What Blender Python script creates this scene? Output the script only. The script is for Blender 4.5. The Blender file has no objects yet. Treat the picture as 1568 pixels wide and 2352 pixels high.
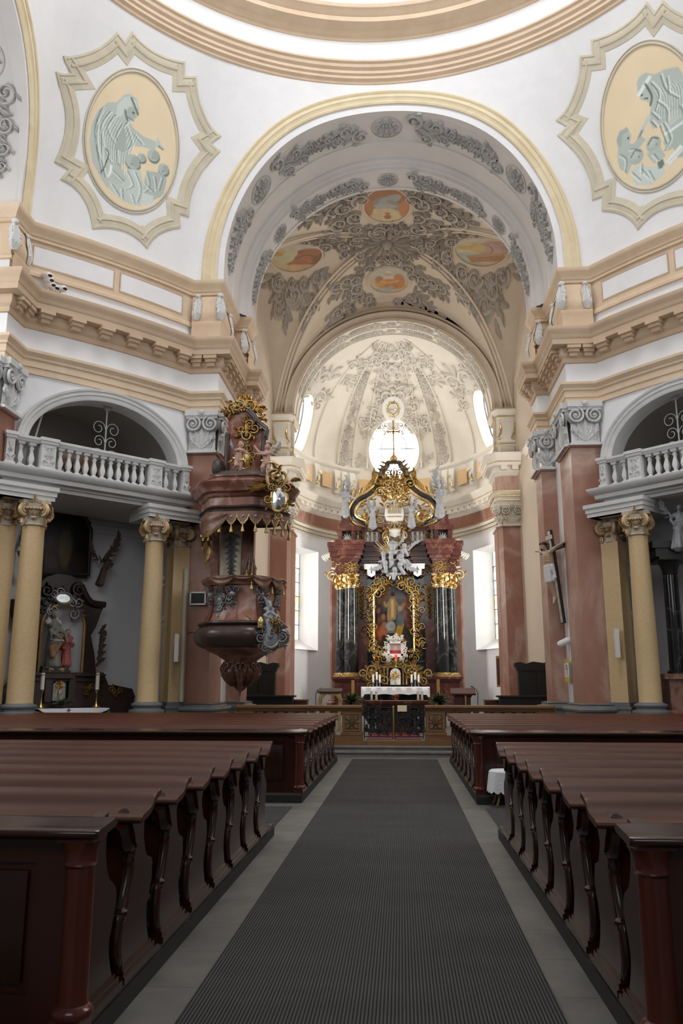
import bpy, math, random
import numpy as np
from math import sin, cos, pi, sqrt, atan2, radians as rad, tan
from mathutils import Vector, Matrix
rng = random.Random(7)
SC = bpy.context.scene
COL = SC.collection
# ------------------------------------------------------------------ camera model (28.6 mm, pitched up, turned a little left)
FPX = 1870.0
PITCH = math.atan(401 / FPX)
YAW = math.atan(137 / FPX * cos(PITCH))
CAM = np.array([0.20, 0.0, 1.62])
FW = np.array([-sin(YAW) * cos(PITCH), cos(YAW) * cos(PITCH), sin(PITCH)])
RT = np.array([cos(YAW), sin(YAW), 0.0])
UP = np.cross(RT, FW)
def ray(x, y):
    return FW + RT * (x - 784.0) / FPX - UP * (y - 1176.0) / FPX
def at(x, y, d):                      # point of the plane Y = d seen along a sight line (survey of the photograph)
    r = ray(x, y); return CAM + r * (d / r[1])
# ------------------------------------------------------------------ mesh builder
def stk(t): return np.stack(np.broadcast_arrays(*[np.asarray(q, float) for q in t]), -1)
class MB:
    def __init__(s, T=None):
        s.v = []; s.f = []; s.m = []; s.n = 0; s.T = T; s.col = None
    def add(s, vs, fs, mi=0):
        a = np.asarray(vs, float).reshape(-1, 3)
        if s.T is not None: a = s.T(a)
        b = s.n; s.v.append(a); s.n += len(a)
        s.f.extend([tuple(i + b for i in q) for q in fs]); s.m.extend([mi] * len(fs))
        return b
    def box(s, x0, y0, z0, x1, y1, z1, mi=0):
        v = [(x0,y0,z0),(x1,y0,z0),(x1,y1,z0),(x0,y1,z0),(x0,y0,z1),(x1,y0,z1),(x1,y1,z1),(x0,y1,z1)]
        s.add(v, [(3,2,1,0),(4,5,6,7),(0,1,5,4),(1,2,6,5),(2,3,7,6),(3,0,4,7)], mi)
    def obox(s, c, ax, ay, az, mi=0):          # box from a centre and three half-axis vectors
        c, ax, ay, az = [np.array(q, float) for q in (c, ax, ay, az)]
        v = [c + i*ax + j*ay + k*az for k in (-1,1) for i, j in ((-1,-1),(1,-1),(1,1),(-1,1))]
        s.add(v, [(3,2,1,0),(4,5,6,7),(0,1,5,4),(1,2,6,5),(2,3,7,6),(3,0,4,7)], mi)
    def grid(s, F, us, vs, mi=0, skip=None, closed_u=False):
        U, V = np.meshgrid(np.asarray(us, float), np.asarray(vs, float), indexing='ij')
        P = stk(F(U.ravel(), V.ravel()))
        nu, nv = len(us), len(vs); fs = []
        for i in range(nu if closed_u else nu - 1):
            i2 = (i + 1) % nu
            for j in range(nv - 1):
                if skip is not None and skip((us[i] + us[i2]) / 2, (vs[j] + vs[j+1]) / 2): continue
                fs.append((i*nv+j, i2*nv+j, i2*nv+j+1, i*nv+j+1))
        return s.add(P, fs, mi)
    def lathe(s, prof, c=(0,0,0), n=24, mi=0, a0=0, a1=2*pi, sx=1, sy=1, caps=True):
        full = abs(a1 - a0 - 2*pi) < 1e-6
        k = n if full else n + 1
        vs = []
        for i in range(k):
            a = a0 + (a1 - a0) * i / n
            for r, z in prof: vs.append((c[0] + r*cos(a)*sx, c[1] + r*sin(a)*sy, c[2] + z))
        m = len(prof); fs = []
        for i in range(n):
            i2 = (i + 1) % k
            for j in range(m - 1): fs.append((i*m+j, i2*m+j, i2*m+j+1, i*m+j+1))
        if full and caps:
            if prof[0][0] > 1e-4: fs.append(tuple(i*m for i in range(n))[::-1])
            if prof[-1][0] > 1e-4: fs.append(tuple(i*m+m-1 for i in range(n)))
        s.add(vs, fs, mi)
    def tube(s, pts, r, n=8, mi=0, closed=False, flat=1.0):
        P = np.asarray(pts, float); k = len(P)
        R = np.full(k, r, float) if np.isscalar(r) else np.asarray(r, float)
        D = np.gradient(P, axis=0)
        if closed: D = np.roll(P, -1, 0) - np.roll(P, 1, 0)
        D /= np.linalg.norm(D, axis=1)[:, None] + 1e-12
        up = np.array([0, 0, 1.0]) if abs(D[0][2]) < .9 else np.array([0, 1.0, 0])
        vs = []
        for i in range(k):
            b = up - D[i] * (up @ D[i]); b /= np.linalg.norm(b) + 1e-9; up = b
            c = np.cross(D[i], b)
            for j in range(n):
                a = 2*pi*j/n; vs.append(P[i] + R[i] * (b*cos(a) + c*sin(a)*flat))
        fs = []
        for i in range(k if closed else k - 1):
            i2 = (i + 1) % k
            for j in range(n): fs.append((i*n+j, i*n+(j+1)%n, i2*n+(j+1)%n, i2*n+j))
        if not closed:
            fs.append(tuple(range(n))[::-1]); fs.append(tuple((k-1)*n+j for j in range(n)))
        s.add(vs, fs, mi)
    def prism(s, poly, F0, F1, mi=0):          # poly of (a,b), mapped by F0 (bottom) and F1 (top) to xyz
        n = len(poly)
        v = [F0(*p) for p in poly] + [F1(*p) for p in poly]
        s.add(v, [tuple(range(n))[::-1], tuple(range(n, 2*n))] + [(i, (i+1) % n, n+(i+1) % n, n+i) for i in range(n)], mi)
    def sweep(s, prof, path, mi=0, closed=False, mat_of=None, zf=None):   # prof (d,z): d to the right of the path
        rows = [offset_path(path, d, closed) for d, z in prof]
        m = len(path); vs = []
        for (d, z), row in zip(prof, rows):
            for i, p in enumerate(row): vs.append((p[0], p[1], z + (zf(i) if zf else 0)))
        for j in range(len(prof) - 1): pass
        fs = []; ms = []
        for j in range(len(prof) - 1):
            for i in range(m if closed else m - 1):
                i2 = (i + 1) % m
                fs.append((j*m+i, j*m+i2, (j+1)*m+i2, (j+1)*m+i)); ms.append(mat_of[j] if mat_of else mi)
        b = s.add(vs, fs, mi); s.m[-len(fs):] = ms
    def sphere(s, c, r, n=12, mi=0, rot=None):
        r = (r, r, r) if np.isscalar(r) else r
        m = max(4, n // 2); vs = []
        for i in range(n):
            for j in range(m + 1):
                a = 2*pi*i/n; b = -pi/2 + pi*j/m
                p = np.array([r[0]*cos(b)*cos(a), r[1]*cos(b)*sin(a), r[2]*sin(b)])
                if rot is not None: p = np.array(rot @ Vector(p))
                vs.append(np.array(c) + p)
        fs = [(i*(m+1)+j, ((i+1) % n)*(m+1)+j, ((i+1) % n)*(m+1)+j+1, i*(m+1)+j+1) for i in range(n) for j in range(m)]
        s.add(vs, fs, mi)
    def capsule(s, p0, p1, r0, r1, n=10, mi=0):
        p0 = np.array(p0, float); p1 = np.array(p1, float); d = p1 - p0; L = np.linalg.norm(d); d = d / max(L, 1e-6)
        pts = []; rs = []
        for k in range(4): a = pi/2*k/4; pts.append(p0 - d*r0*cos(a)); rs.append(max(r0*sin(a), 1e-3))
        for k in range(4): t = k/3; pts.append(p0 + d*L*t); rs.append(r0 + (r1-r0)*t)
        for k in range(4): a = pi/2*(k+1)/4; pts.append(p1 + d*r1*sin(a)); rs.append(max(r1*cos(a), 1e-3))
        # keep the direction constant for every ring
        up = np.array([0, 0, 1.0]) if abs(d[2]) < .9 else np.array([0, 1.0, 0])
        b = up - d*(up@d); b /= np.linalg.norm(b); c = np.cross(d, b)
        vs = [P + R*(b*cos(2*pi*j/n) + c*sin(2*pi*j/n)) for P, R in zip(pts, rs) for j in range(n)]
        k = len(pts)
        fs = [(i*n+j, i*n+(j+1) % n, (i+1)*n+(j+1) % n, (i+1)*n+j) for i in range(k-1) for j in range(n)]
        fs += [tuple(range(n))[::-1], tuple((k-1)*n+j for j in range(n))]
        s.add(vs, fs, mi)
def offset_path(path, d, closed=False):
    P = [np.array(p[:2], float) for p in path]; n = len(P); out = []
    for i in range(n):
        a = P[i-1] if (i > 0 or closed) else None
        c = P[(i+1) % n] if (i < n-1 or closed) else None
        def nr(p, q):
            t = q - p; t = t / (np.linalg.norm(t) + 1e-12); return np.array([t[1], -t[0]])
        if a is None: m = nr(P[i], c); k = 1
        elif c is None: m = nr(a, P[i]); k = 1
        else:
            n1, n2 = nr(a, P[i]), nr(P[i], c); m = n1 + n2; L = np.linalg.norm(m)
            m = m / (L + 1e-9); k = 1 / max(.25, m @ n1)
        out.append(P[i] + m * d * k)
    return out
# ------------------------------------------------------------------ objects
WORLD = {}
def _link(o, parent):
    COL.objects.link(o)
    if parent is not None: o.parent = parent
def mk(name, mb, mats, parent=None, local=False, smooth=True, angle=38, colors=None):
    V = np.concatenate(mb.v) if mb.v else np.zeros((0, 3))
    if parent is not None and not local: V = V - WORLD.get(parent.name, np.zeros(3))
    me = bpy.data.meshes.new(name)
    me.from_pydata(V.tolist(), [], mb.f)
    if not isinstance(mats, (list, tuple)): mats = [mats]
    for m in mats: me.materials.append(m)
    if len(mats) > 1: me.polygons.foreach_set('material_index', mb.m)
    if smooth:
        me.polygons.foreach_set('use_smooth', [True] * len(me.polygons))
        try: me.set_sharp_from_angle(angle=rad(angle))
        except Exception: pass
    if colors is not None:
        ca = me.color_attributes.new('Col', 'FLOAT_COLOR', 'POINT')
        ca.data.foreach_set('color', np.concatenate([colors, np.ones((len(colors), 1))], 1).ravel())
    me.validate(); me.update()
    o = bpy.data.objects.new(name, me); _link(o, parent)
    WORLD[o.name] = WORLD.get(parent.name, np.zeros(3)) if parent is not None else np.zeros(3)
    return o
def recentre(o):                      # a single-mesh thing: put its origin at the middle of its base
    me = o.data; n = len(me.vertices); a = np.empty(n*3); me.vertices.foreach_get('co', a); a = a.reshape(-1, 3)
    c = np.array([(a[:,0].min()+a[:,0].max())/2, (a[:,1].min()+a[:,1].max())/2, a[:,2].min()])
    me.vertices.foreach_set('co', (a - c).ravel()); me.update(); o.location = Vector(c); WORLD[o.name] = c
    return o
def tag(o, label, cat, group=None):
    o['label'] = label; o['category'] = cat
    if group: o['group'] = group
    return o
def thing(name, label, cat, loc=(0, 0, 0), rz=0, group=None):
    o = bpy.data.objects.new(name, None); COL.objects.link(o)
    o.location = loc; o.rotation_euler = (0, 0, rz); o.empty_display_size = .2
    WORLD[o.name] = np.array(loc, float)
    return tag(o, label, cat, group)
def struct(name, mb, mats, parent=None, **k):
    o = mk(name, mb, mats, parent, **k)
    if parent is None: o['kind'] = 'structure'
    return o
def dup(root, loc, rz, label=None, group=None):
    r = root.copy(); COL.objects.link(r); r.location = loc; r.rotation_euler = (0, 0, rz)
    if label: r['label'] = label
    if group: r['group'] = group
    for ch in list(root.children):
        c = ch.copy(); COL.objects.link(c); c.parent = r
        for g in ch.children:
            d = g.copy(); COL.objects.link(d); d.parent = c
    return r
def MX(a):                            # mirror across the nave's axis
    a = a.copy(); a[:, 0] *= -1; return a
def side_T(s): return None if s < 0 else MX
def frame_T(o, ux, uy, uz=(0, 0, 1)):
    B = np.array([ux, uy, uz], float); o = np.array(o, float)
    return lambda a: o + a @ B
def smooth_curve(pts, n=6):
    P = [np.array(p, float) for p in pts]; out = []
    for i in range(len(P)-1):
        p0, p1, p2, p3 = P[max(i-1,0)], P[i], P[i+1], P[min(i+2,len(P)-1)]
        for k in range(n):
            t = k/n; out.append(.5*((2*p1) + (-p0+p2)*t + (2*p0-5*p1+4*p2-p3)*t*t + (-p0+3*p1-3*p2+p3)*t**3))
    out.append(P[-1]); return out
def chain(f, g): return (lambda a: g(f(a))) if (f and g) else (f or g)
# ------------------------------------------------------------------ relief ornament on any surface S(u,v,h)
def leaf(mb, S, u, v, ang, L, W, h=.03, curl=0., n=7, mi=0):
    rows = []
    a = ang; x, y = u, v
    for i in range(n + 1):
        t = i / n
        w = W * (sin(pi * min(1, t*.93 + .07))**.75) * (1 if i % 2 else .66) if i < n else W*.03
        e = h * (.45 + .55*sin(pi*t)) + h*.5*t*t
        px, py = -sin(a), cos(a)
        for k, hh in ((-1, 0.0), (-.5, .85), (0, .5), (.5, .85), (1, 0.0)):
            rows.append((x + px*w*k, y + py*w*k, e*hh if hh else -.004))
        x += cos(a)*L/n; y += sin(a)*L/n; a += curl/n
    R = np.array(rows)
    fs = [(i*5+k, i*5+k+1, (i+1)*5+k+1, (i+1)*5+k) for i in range(n) for k in range(4)]
    mb.add(stk(S(R[:,0], R[:,1], R[:,2])), fs, mi)
def spiral(mb, S, u, v, ang, R, turns=1.4, sg=1, th=.05, h=.04, mi=0, inner=.18):
    n = int(14*turns); cx, cy = u - sin(ang)*R*sg, v + cos(ang)*R*sg
    a0 = ang - pi/2*sg; rows = []
    for i in range(n + 1):
        t = i/n; r = R*(1 - (1-inner)*t); a = a0 + sg*2*pi*turns*t; w = th*(1-.55*t)
        for k, hh in ((-1, -.004), (-.45, h), (.45, h), (1, -.004)):
            rows.append((cx + cos(a)*(r + w*k*.5), cy + sin(a)*(r + w*k*.5), hh))
    R_ = np.array(rows)
    fs = [(i*4+k, i*4+k+1, (i+1)*4+k+1, (i+1)*4+k) for i in range(n) for k in range(3)]
    mb.add(stk(S(R_[:,0], R_[:,1], R_[:,2])), fs, mi)
    return cx, cy
def dome(mb, S, u, v, r, h, n=8, mi=0):
    rows = []
    for j in range(4):
        b = pi/2*j/3
        for i in range(n): rows.append((u + r*cos(b)*cos(2*pi*i/n), v + r*cos(b)*sin(2*pi*i/n), h*sin(b)))
    A = np.array(rows)
    fs = [(j*n+i, j*n+(i+1) % n, (j+1)*n+(i+1) % n, (j+1)*n+i) for j in range(3) for i in range(n)]
    mb.add(stk(S(A[:,0], A[:,1], A[:,2])), fs, mi)
def rosette(mb, S, u, v, R, h=.07, n=8, mi=0):
    for i in range(n):
        a = 2*pi*i/n; leaf(mb, S, u + cos(a)*R*.15, v + sin(a)*R*.15, a, R*.85, R*.3, h*.7, n=5, mi=mi)
    S2 = lambda a, b, c: S(a, b, c + h*.5)
    for i in range(n):
        a = 2*pi*(i+.5)/n; leaf(mb, S2, u + cos(a)*R*.1, v + sin(a)*R*.1, a, R*.5, R*.2, h*.6, n=4, mi=mi)
    dome(mb, S, u, v, R*.18, h*1.5, mi=mi)
def scroll(mb, S, u, v, ang, size, sg=1, h=.05, mi=0):
    cx, cy = spiral(mb, S, u, v, ang, size*.5, 1.35, sg, size*.2, h, mi)
    dome(mb, S, cx, cy, size*.13, h*1.5, 6, mi)
    leaf(mb, S, u, v, ang - sg*.55, size*.75, size*.17, h, -sg*.9, 6, mi)
    a = ang + sg*1.2
    leaf(mb, S, u + cos(ang)*size*.45, v + sin(ang)*size*.45, ang - sg*.2, size*.62, size*.16, h, -sg*.9, 6, mi)
    leaf(mb, S, cx + cos(a)*size*.35, cy + sin(a)*size*.35, a - sg*.5, size*.5, size*.14, h, -sg*.7, 5, mi)
def garland(mb, S, u0, u1, vc, w, h=.06, mi=0, r=None):
    r = r or rng; L = u1 - u0; d = 1 if L > 0 else -1; a0 = 0 if d > 0 else pi
    u = 0.0; sg = 1
    while u < abs(L):
        t = u / abs(L); s = w * (1.22 - .7*t)
        scroll(mb, S, u0 + d*u, vc - sg*s*.12, a0 + sg*.25, s*.8, sg, h, mi)
        for k in (-1, 1):
            leaf(mb, S, u0 + d*u, vc + k*s*.1, a0 + d*k*(.75 + .3*r.random()), s*.62, s*.16, h*.9, -d*k*.8, 6, mi)
        for k in (-1, 1): leaf(mb, S, u0 + d*(u + s*.3), vc + k*s*.22, a0 + d*k*(.2 + .5*r.random()), s*.55, s*.15, h*1.1, d*k*.9, 5, mi); dome(mb, S, u0 + d*(u + s*.2), vc - k*s*.34, s*.09, h*1.3, 6, mi)
        leaf(mb, S, u0 + d*(u + s*.1), vc, a0 + (r.random()-.5)*.6, s*.6, s*.15, h*1.2, (r.random()-.5), 6, mi)
        u += s*.52; sg = -sg
    leaf(mb, S, u0 + d*abs(L)*.97, vc, a0, w*.6, w*.09, h*.7, 0, 6, mi)
def foliage_patch(mb, S, pts, size, h=.06, mi=0, seed=1):       # leafy stucco spread over given (u,v,heading) points
    r = random.Random(seed)
    for (u, v, a) in pts:
        s = size*(.75 + .5*r.random()); sg = r.choice((-1, 1))
        scroll(mb, S, u, v, a, s, sg, h, mi)
        for k in range(3):
            leaf(mb, S, u, v, a + r.uniform(-1.6, 1.6), s*r.uniform(.6, 1.), s*.16, h, r.uniform(-1, 1), 6, mi)
# ------------------------------------------------------------------ sculpture: overlapping volumes fused into one skin
def fuse(name, mb, mat, voxel, parent=None, smooth=4, local=False):
    o = mk(name, mb, mat, parent, local=local, smooth=True, angle=180)
    m = o.modifiers.new('r', 'REMESH'); m.mode = 'VOXEL'; m.voxel_size = voxel; m.use_smooth_shade = True
    if smooth:
        k = o.modifiers.new('s', 'SMOOTH'); k.iterations = smooth; k.factor = .5
    dg = bpy.context.evaluated_depsgraph_get()
    me = bpy.data.meshes.new_from_object(o.evaluated_get(dg))
    old = o.data; o.modifiers.clear(); o.data = me; me.name = name
    bpy.data.meshes.remove(old)
    me.polygons.foreach_set('use_smooth', [True]*len(me.polygons))
    if not me.materials: me.materials.append(mat)
    return o
# ------------------------------------------------------------------ materials
def srgb(*c):
    return tuple(((v/255)/12.92 if v/255 <= .04045 else ((v/255+.055)/1.055)**2.4) for v in c)
def mat(name, c, rough=.7, metal=0., c2=None, scale=4., detail=4., contrast=(.35, .65), bump=0., bscale=30., spec=.5, coat=0., stretch=None, emit=None, es=1.):
    m = bpy.data.materials.new(name); m.use_nodes = True; nt = m.node_tree; N = nt.nodes; L = nt.links
    b = N['Principled BSDF']
    b.inputs['Base Color'].default_value = (*c, 1); b.inputs['Roughness'].default_value = rough
    b.inputs['Metallic'].default_value = metal; b.inputs['Specular IOR Level'].default_value = spec
    if coat: b.inputs['Coat Weight'].default_value = coat; b.inputs['Coat Roughness'].default_value = .12
    tc = N.new('ShaderNodeTexCoord'); co = tc.outputs['Object']
    if stretch:
        mp = N.new('ShaderNodeMapping'); mp.inputs['Scale'].default_value = stretch; L.new(co, mp.inputs['Vector']); co = mp.outputs['Vector']
    if c2 is not None:
        n = N.new('ShaderNodeTexNoise'); n.inputs['Scale'].default_value = scale; n.inputs['Detail'].default_value = detail
        n.inputs['Roughness'].default_value = .6; n.inputs['Distortion'].default_value = .6; L.new(co, n.inputs['Vector'])
        r = N.new('ShaderNodeValToRGB'); r.color_ramp.elements[0].position = contrast[0]; r.color_ramp.elements[1].position = contrast[1]
        r.color_ramp.elements[0].color = (*c, 1); r.color_ramp.elements[1].color = (*c2, 1)
        L.new(n.outputs['Fac'], r.inputs['Fac']); L.new(r.outputs['Color'], b.inputs['Base Color'])
    if bump:
        n2 = N.new('ShaderNodeTexNoise'); n2.inputs['Scale'].default_value = bscale; n2.inputs['Detail'].default_value = 3
        L.new(co, n2.inputs['Vector']); bp = N.new('ShaderNodeBump'); bp.inputs['Strength'].default_value = bump; bp.inputs['Distance'].default_value = .02
        L.new(n2.outputs['Fac'], bp.inputs['Height']); L.new(bp.outputs['Normal'], b.inputs['Normal'])
    if emit:
        b.inputs['Emission Color'].default_value = (*emit, 1); b.inputs['Emission Strength'].default_value = es
    return m
def marble(name, base, mid, vein, scale=.5, rough=.35, vpos=(.47, .5, .56), coat=0.):
    m = bpy.data.materials.new(name); m.use_nodes = True; nt = m.node_tree; N = nt.nodes; L = nt.links
    b = N['Principled BSDF']; b.inputs['Roughness'].default_value = rough
    if coat: b.inputs['Coat Weight'].default_value = coat
    tc = N.new('ShaderNodeTexCoord'); mp = N.new('ShaderNodeMapping'); mp.inputs['Rotation'].default_value = (.5, .35, .7); mp.inputs['Scale'].default_value = (1, 1, .75)
    L.new(tc.outputs['Object'], mp.inputs['Vector'])
    n = N.new('ShaderNodeTexNoise'); n.inputs['Scale'].default_value = scale; n.inputs['Detail'].default_value = 8; n.inputs['Roughness'].default_value = .55; n.inputs['Distortion'].default_value = .5
    L.new(mp.outputs['Vector'], n.inputs['Vector'])
    r = N.new('ShaderNodeValToRGB'); e = r.color_ramp.elements
    e[0].position = .30; e[0].color = (*base, 1); e[1].position = .78; e[1].color = (*base, 1)
    for p, c in ((vpos[0]-.05, base), (vpos[0], mid), (vpos[1]+.01, vein), (vpos[2], mid), (vpos[2]+.07, base)):
        k = e.new(p); k.color = (*c, 1)
    L.new(n.outputs['Fac'], r.inputs['Fac'])
    n2 = N.new('ShaderNodeTexNoise'); n2.inputs['Scale'].default_value = scale*9; n2.inputs['Detail'].default_value = 5; L.new(mp.outputs['Vector'], n2.inputs['Vector'])
    mx = N.new('ShaderNodeMix'); mx.data_type = 'RGBA'; mx.blend_type = 'MULTIPLY'; mx.inputs['Factor'].default_value = .35
    L.new(r.outputs['Color'], mx.inputs[6]); L.new(n2.outputs['Color'], mx.inputs[7])
    hs = N.new('ShaderNodeHueSaturation'); hs.inputs['Value'].default_value = 1.25; hs.inputs['Saturation'].default_value = 1.0
    bw = N.new('ShaderNodeRGBToBW'); L.new(n2.outputs['Color'], bw.inputs['Color']); L.new(bw.outputs['Val'], mx.inputs[7])
    L.new(mx.outputs[2], hs.inputs['Color']); L.new(hs.outputs['Color'], b.inputs['Base Color'])
    return m
def paint_mat(name, rough=.75):
    m = bpy.data.materials.new(name); m.use_nodes = True; N = m.node_tree.nodes; L = m.node_tree.links
    b = N['Principled BSDF']; b.inputs['Roughness'].default_value = rough; b.inputs['Specular IOR Level'].default_value = .2
    a = N.new('ShaderNodeVertexColor'); a.layer_name = 'Col'; L.new(a.outputs['Color'], b.inputs['Base Color'])
    return m
M = {}
M['white'] = mat('white_plaster', (.82,.82,.83), .85, c2=(.78,.78,.79), scale=1.3, bump=.08, bscale=14)
M['white_gal'] = mat('grey_white_plaster', (.82,.82,.84), .85, c2=(.76,.76,.78), scale=1.0, bump=.1, bscale=10)
M['cream'] = mat('cream_plaster', (.74,.69,.60), .85, c2=(.70,.65,.57), scale=1.2)
M['vault'] = mat('vault_plaster', (.66,.56,.45), .85, c2=(.62,.525,.42), scale=.9)
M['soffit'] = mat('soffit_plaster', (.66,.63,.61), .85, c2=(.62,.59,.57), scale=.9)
M['beige'] = mat('beige_trim_paint', (.72,.56,.40), .7, c2=(.66,.50,.35), scale=1.5)
M['beige2'] = mat('beige_cornice_paint', (.62,.46,.32), .7, c2=(.56,.41,.28), scale=1.5)
M['paleyellow'] = mat('pale_yellow_trim', (.78,.68,.47), .8, c2=(.70,.58,.38), scale=1.2)
M['greige'] = mat('greige_painted_moulding', (.66,.60,.46), .8, c2=(.58,.53,.42), scale=2)
M['stucco'] = mat('grey_stucco', (.50,.49,.47), .75, c2=(.44,.43,.41), scale=4)
M['stucco_apse'] = mat('pale_stucco', (.66,.62,.55), .75, c2=(.60,.56,.50), scale=4)
M['stucco_brown'] = mat('taupe_stucco', (.46,.41,.36), .75, c2=(.40,.36,.31), scale=3)
M['stucco_white'] = mat('white_stucco', (.72,.70,.66), .75)
M['bal'] = mat('pale_grey_stone', (.66,.66,.65), .75, c2=(.60,.60,.59), scale=3)
M['pink'] = marble('pink_stucco_marble', (.33,.155,.105), (.36,.185,.135), (.46,.30,.235), .42, .42, vpos=(.50,.55,.62))
M['pink2'] = marble('deep_pink_marble', (.33,.15,.10), (.37,.19,.14), (.46,.30,.24), .45, .42)
M['yellow'] = mat('ochre_column_paint', (.62,.45,.235), .55, c2=(.56,.40,.21), scale=18, detail=2)
M['ochre_panel'] = mat('orange_ochre_panel', (.62,.38,.17), .7, c2=(.70,.46,.24), scale=9)
M['basegrey'] = mat('grey_base_stone', (.17,.175,.175), .6, c2=(.13,.135,.135), scale=2)
M['gold'] = mat('gilding', (.80,.60,.29), .32, 1., c2=(.50,.34,.13), scale=9, contrast=(.4,.7))
M['oldgold'] = mat('worn_gilding', (.62,.44,.18), .42, .85, c2=(.36,.23,.09), scale=12)
M['dimgold'] = mat('ochre_gilded_capital', (.56,.44,.28), .5, .25, c2=(.60,.34,.12), scale=9, contrast=(.45,.6))
M['dimgold2'] = mat('dull_ochre_capital', (.60,.53,.42), .6, c2=(.52,.44,.33), scale=7)
M['lace'] = mat('white_lace', (.72,.72,.73), .9, bump=.5, bscale=60)
M['carvedwood'] = mat('carved_ochre_wood', (.24,.15,.07), .5, c2=(.16,.10,.05), scale=14)
M['bal2'] = mat('grey_gold_balusters', (.36,.33,.27), .5, c2=(.28,.22,.13), scale=6)
M['darkgilt'] = mat('dark_bronze_gilt', (.10,.08,.05), .4, .5, c2=(.22,.16,.08), scale=7)
M['redlining'] = mat('red_lining', (.30,.03,.03), .7)
M['pendant'] = mat('brown_carved_wood', (.16,.075,.045), .4, c2=(.11,.05,.03), scale=8)
M['silvermetal2'] = mat('tarnished_silver', (.40,.39,.38), .42, .35, c2=(.22,.21,.21), scale=9)
M['drape'] = mat('brown_silver_drapery', (.14,.065,.045), .4, .2, c2=(.22,.13,.09), scale=9)
M['drape2'] = mat('rose_brown_lambrequin', (.26,.14,.10), .5, .1, c2=(.18,.09,.065), scale=9)
M['creampanel'] = mat('cream_marbled_panel', (.62,.54,.40), .4, c2=(.46,.38,.26), scale=3)
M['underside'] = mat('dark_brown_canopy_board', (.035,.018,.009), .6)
M['darkstone'] = mat('dark_grey_brown_stone', (.075,.055,.05), .5, c2=(.05,.038,.034), scale=5)
M['pulpitpink2'] = marble('red_brown_panel_marble', (.22,.075,.045), (.25,.095,.06), (.36,.2,.15), 1.4, .3)
M['puttohair'] = mat('brown_curls', (.10,.055,.035), .6)
M['oldgold2'] = mat('ochre_gilt_frame', (.48,.29,.10), .42, .5, c2=(.36,.20,.07), scale=9)
M['robe_brown2'] = mat('dull_brown_figure', (.10,.06,.045), .55, c2=(.15,.10,.075), scale=7)
M['darkwood2'] = mat('nearly_black_wood', (.022,.014,.010), .45)
M['skin2'] = mat('pale_painted_skin', (.52,.38,.26), .45, c2=(.46,.33,.22), scale=7)
M['plasticcream'] = mat('cream_conduit', (.58,.56,.48), .5)
M['plasticgrey'] = mat('pale_grey_metal', (.5,.5,.5), .5)
M['redwood'] = mat('dark_red_wood', (.07,.010,.010), .4)
M['rosegrey'] = mat('pale_rose_backing', (.52,.36,.34), .7)
M['silver'] = mat('silver_grey_figure', (.34,.35,.37), .5, .15, c2=(.27,.28,.30), scale=5)
M['silvermetal'] = mat('silver_leaf', (.62,.62,.62), .3, .9, c2=(.4,.4,.4), scale=6)
M['red'] = marble('red_marble', (.068,.016,.010), (.085,.024,.015), (.15,.06,.04), 1.1, .22, coat=.2, vpos=(.52,.55,.58))
M['pulpitred'] = marble('brown_red_marble', (.15,.055,.035), (.19,.08,.055), (.30,.16,.12), .9, .3)
M['pulpitpink'] = marble('pink_brown_marble', (.25,.105,.07), (.29,.14,.10), (.40,.26,.21), .9, .32)
M['pulpitdark'] = mat('dark_brown_marble', (.045,.026,.021), .3, c2=(.07,.04,.032), scale=5)
M['black'] = marble('black_marble', (.010,.011,.012), (.02,.022,.022), (.085,.09,.085), 1.6, .09, vpos=(.49,.5,.52))
M['blackwood'] = mat('black_lacquered_wood', (.012,.011,.010), .4)
M['darkwood'] = mat('dark_brown_wood', (.045,.022,.015), .5, c2=(.028,.013,.009), scale=5, stretch=(1,1,.3))
M['pew'] = mat('dark_mahogany', (.040,.012,.0075), .20, c2=(.022,.007,.0045), scale=3, stretch=(1,1,.25), spec=.5)
M['pewpost'] = mat('lit_mahogany_post', (.11,.024,.014), .2, c2=(.06,.014,.009), scale=3, stretch=(1,1,.25))  # pew wood again, brighter and redder: the lit look of the post as colour
M['pewtop'] = mat('mahogany_board', (.085,.027,.014), .36, c2=(.05,.015,.008), scale=2.2, stretch=(.35,4,4), spec=.28)
M['pewback'] = mat('mahogany_panel', (.055,.013,.008), .24, c2=(.028,.008,.005), scale=1.6, stretch=(1,1,.3))
M['platform'] = mat('dark_platform_board', (.016,.014,.013), .6)
M['platformtop'] = mat('worn_brown_boards', (.10,.075,.06), .7, c2=(.07,.05,.04), scale=4, stretch=(.5,4,1))
M['railwood'] = mat('honey_brown_wood', (.19,.095,.038), .38, c2=(.14,.065,.026), scale=4, stretch=(.4,3,3))
M['stone'] = mat('worn_floor_stone', (.155,.142,.128), .6, c2=(.10,.092,.085), scale=2.0, detail=8)
M['step'] = mat('step_stone', (.20,.19,.17), .6, c2=(.14,.135,.125), scale=3, detail=6)
M['cloth'] = mat('white_cloth', (.80,.80,.82), .9, bump=.15, bscale=12)
M['wax'] = mat('white_wax', (.82,.78,.66), .5)
M['ochrewax'] = mat('amber_wax', (.72,.36,.07), .5)
M['brass'] = mat('brass', (.75,.52,.20), .28, 1.)
M['iron'] = mat('wrought_iron', (.03,.03,.032), .5, .5)
M['greyiron'] = mat('grey_iron', (.42,.42,.42), .5, .3)
M['skin'] = mat('painted_skin', (.56,.37,.27), .5, c2=(.52,.33,.24), scale=8)
M['puttoskin'] = mat('putto_skin', (.50,.30,.23), .45, c2=(.45,.26,.20), scale=6)
M['hair'] = mat('dark_hair', (.05,.03,.02), .6)
M['robe_green'] = mat('grey_green_robe', (.30,.30,.25), .55, c2=(.23,.225,.19), scale=6)
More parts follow.
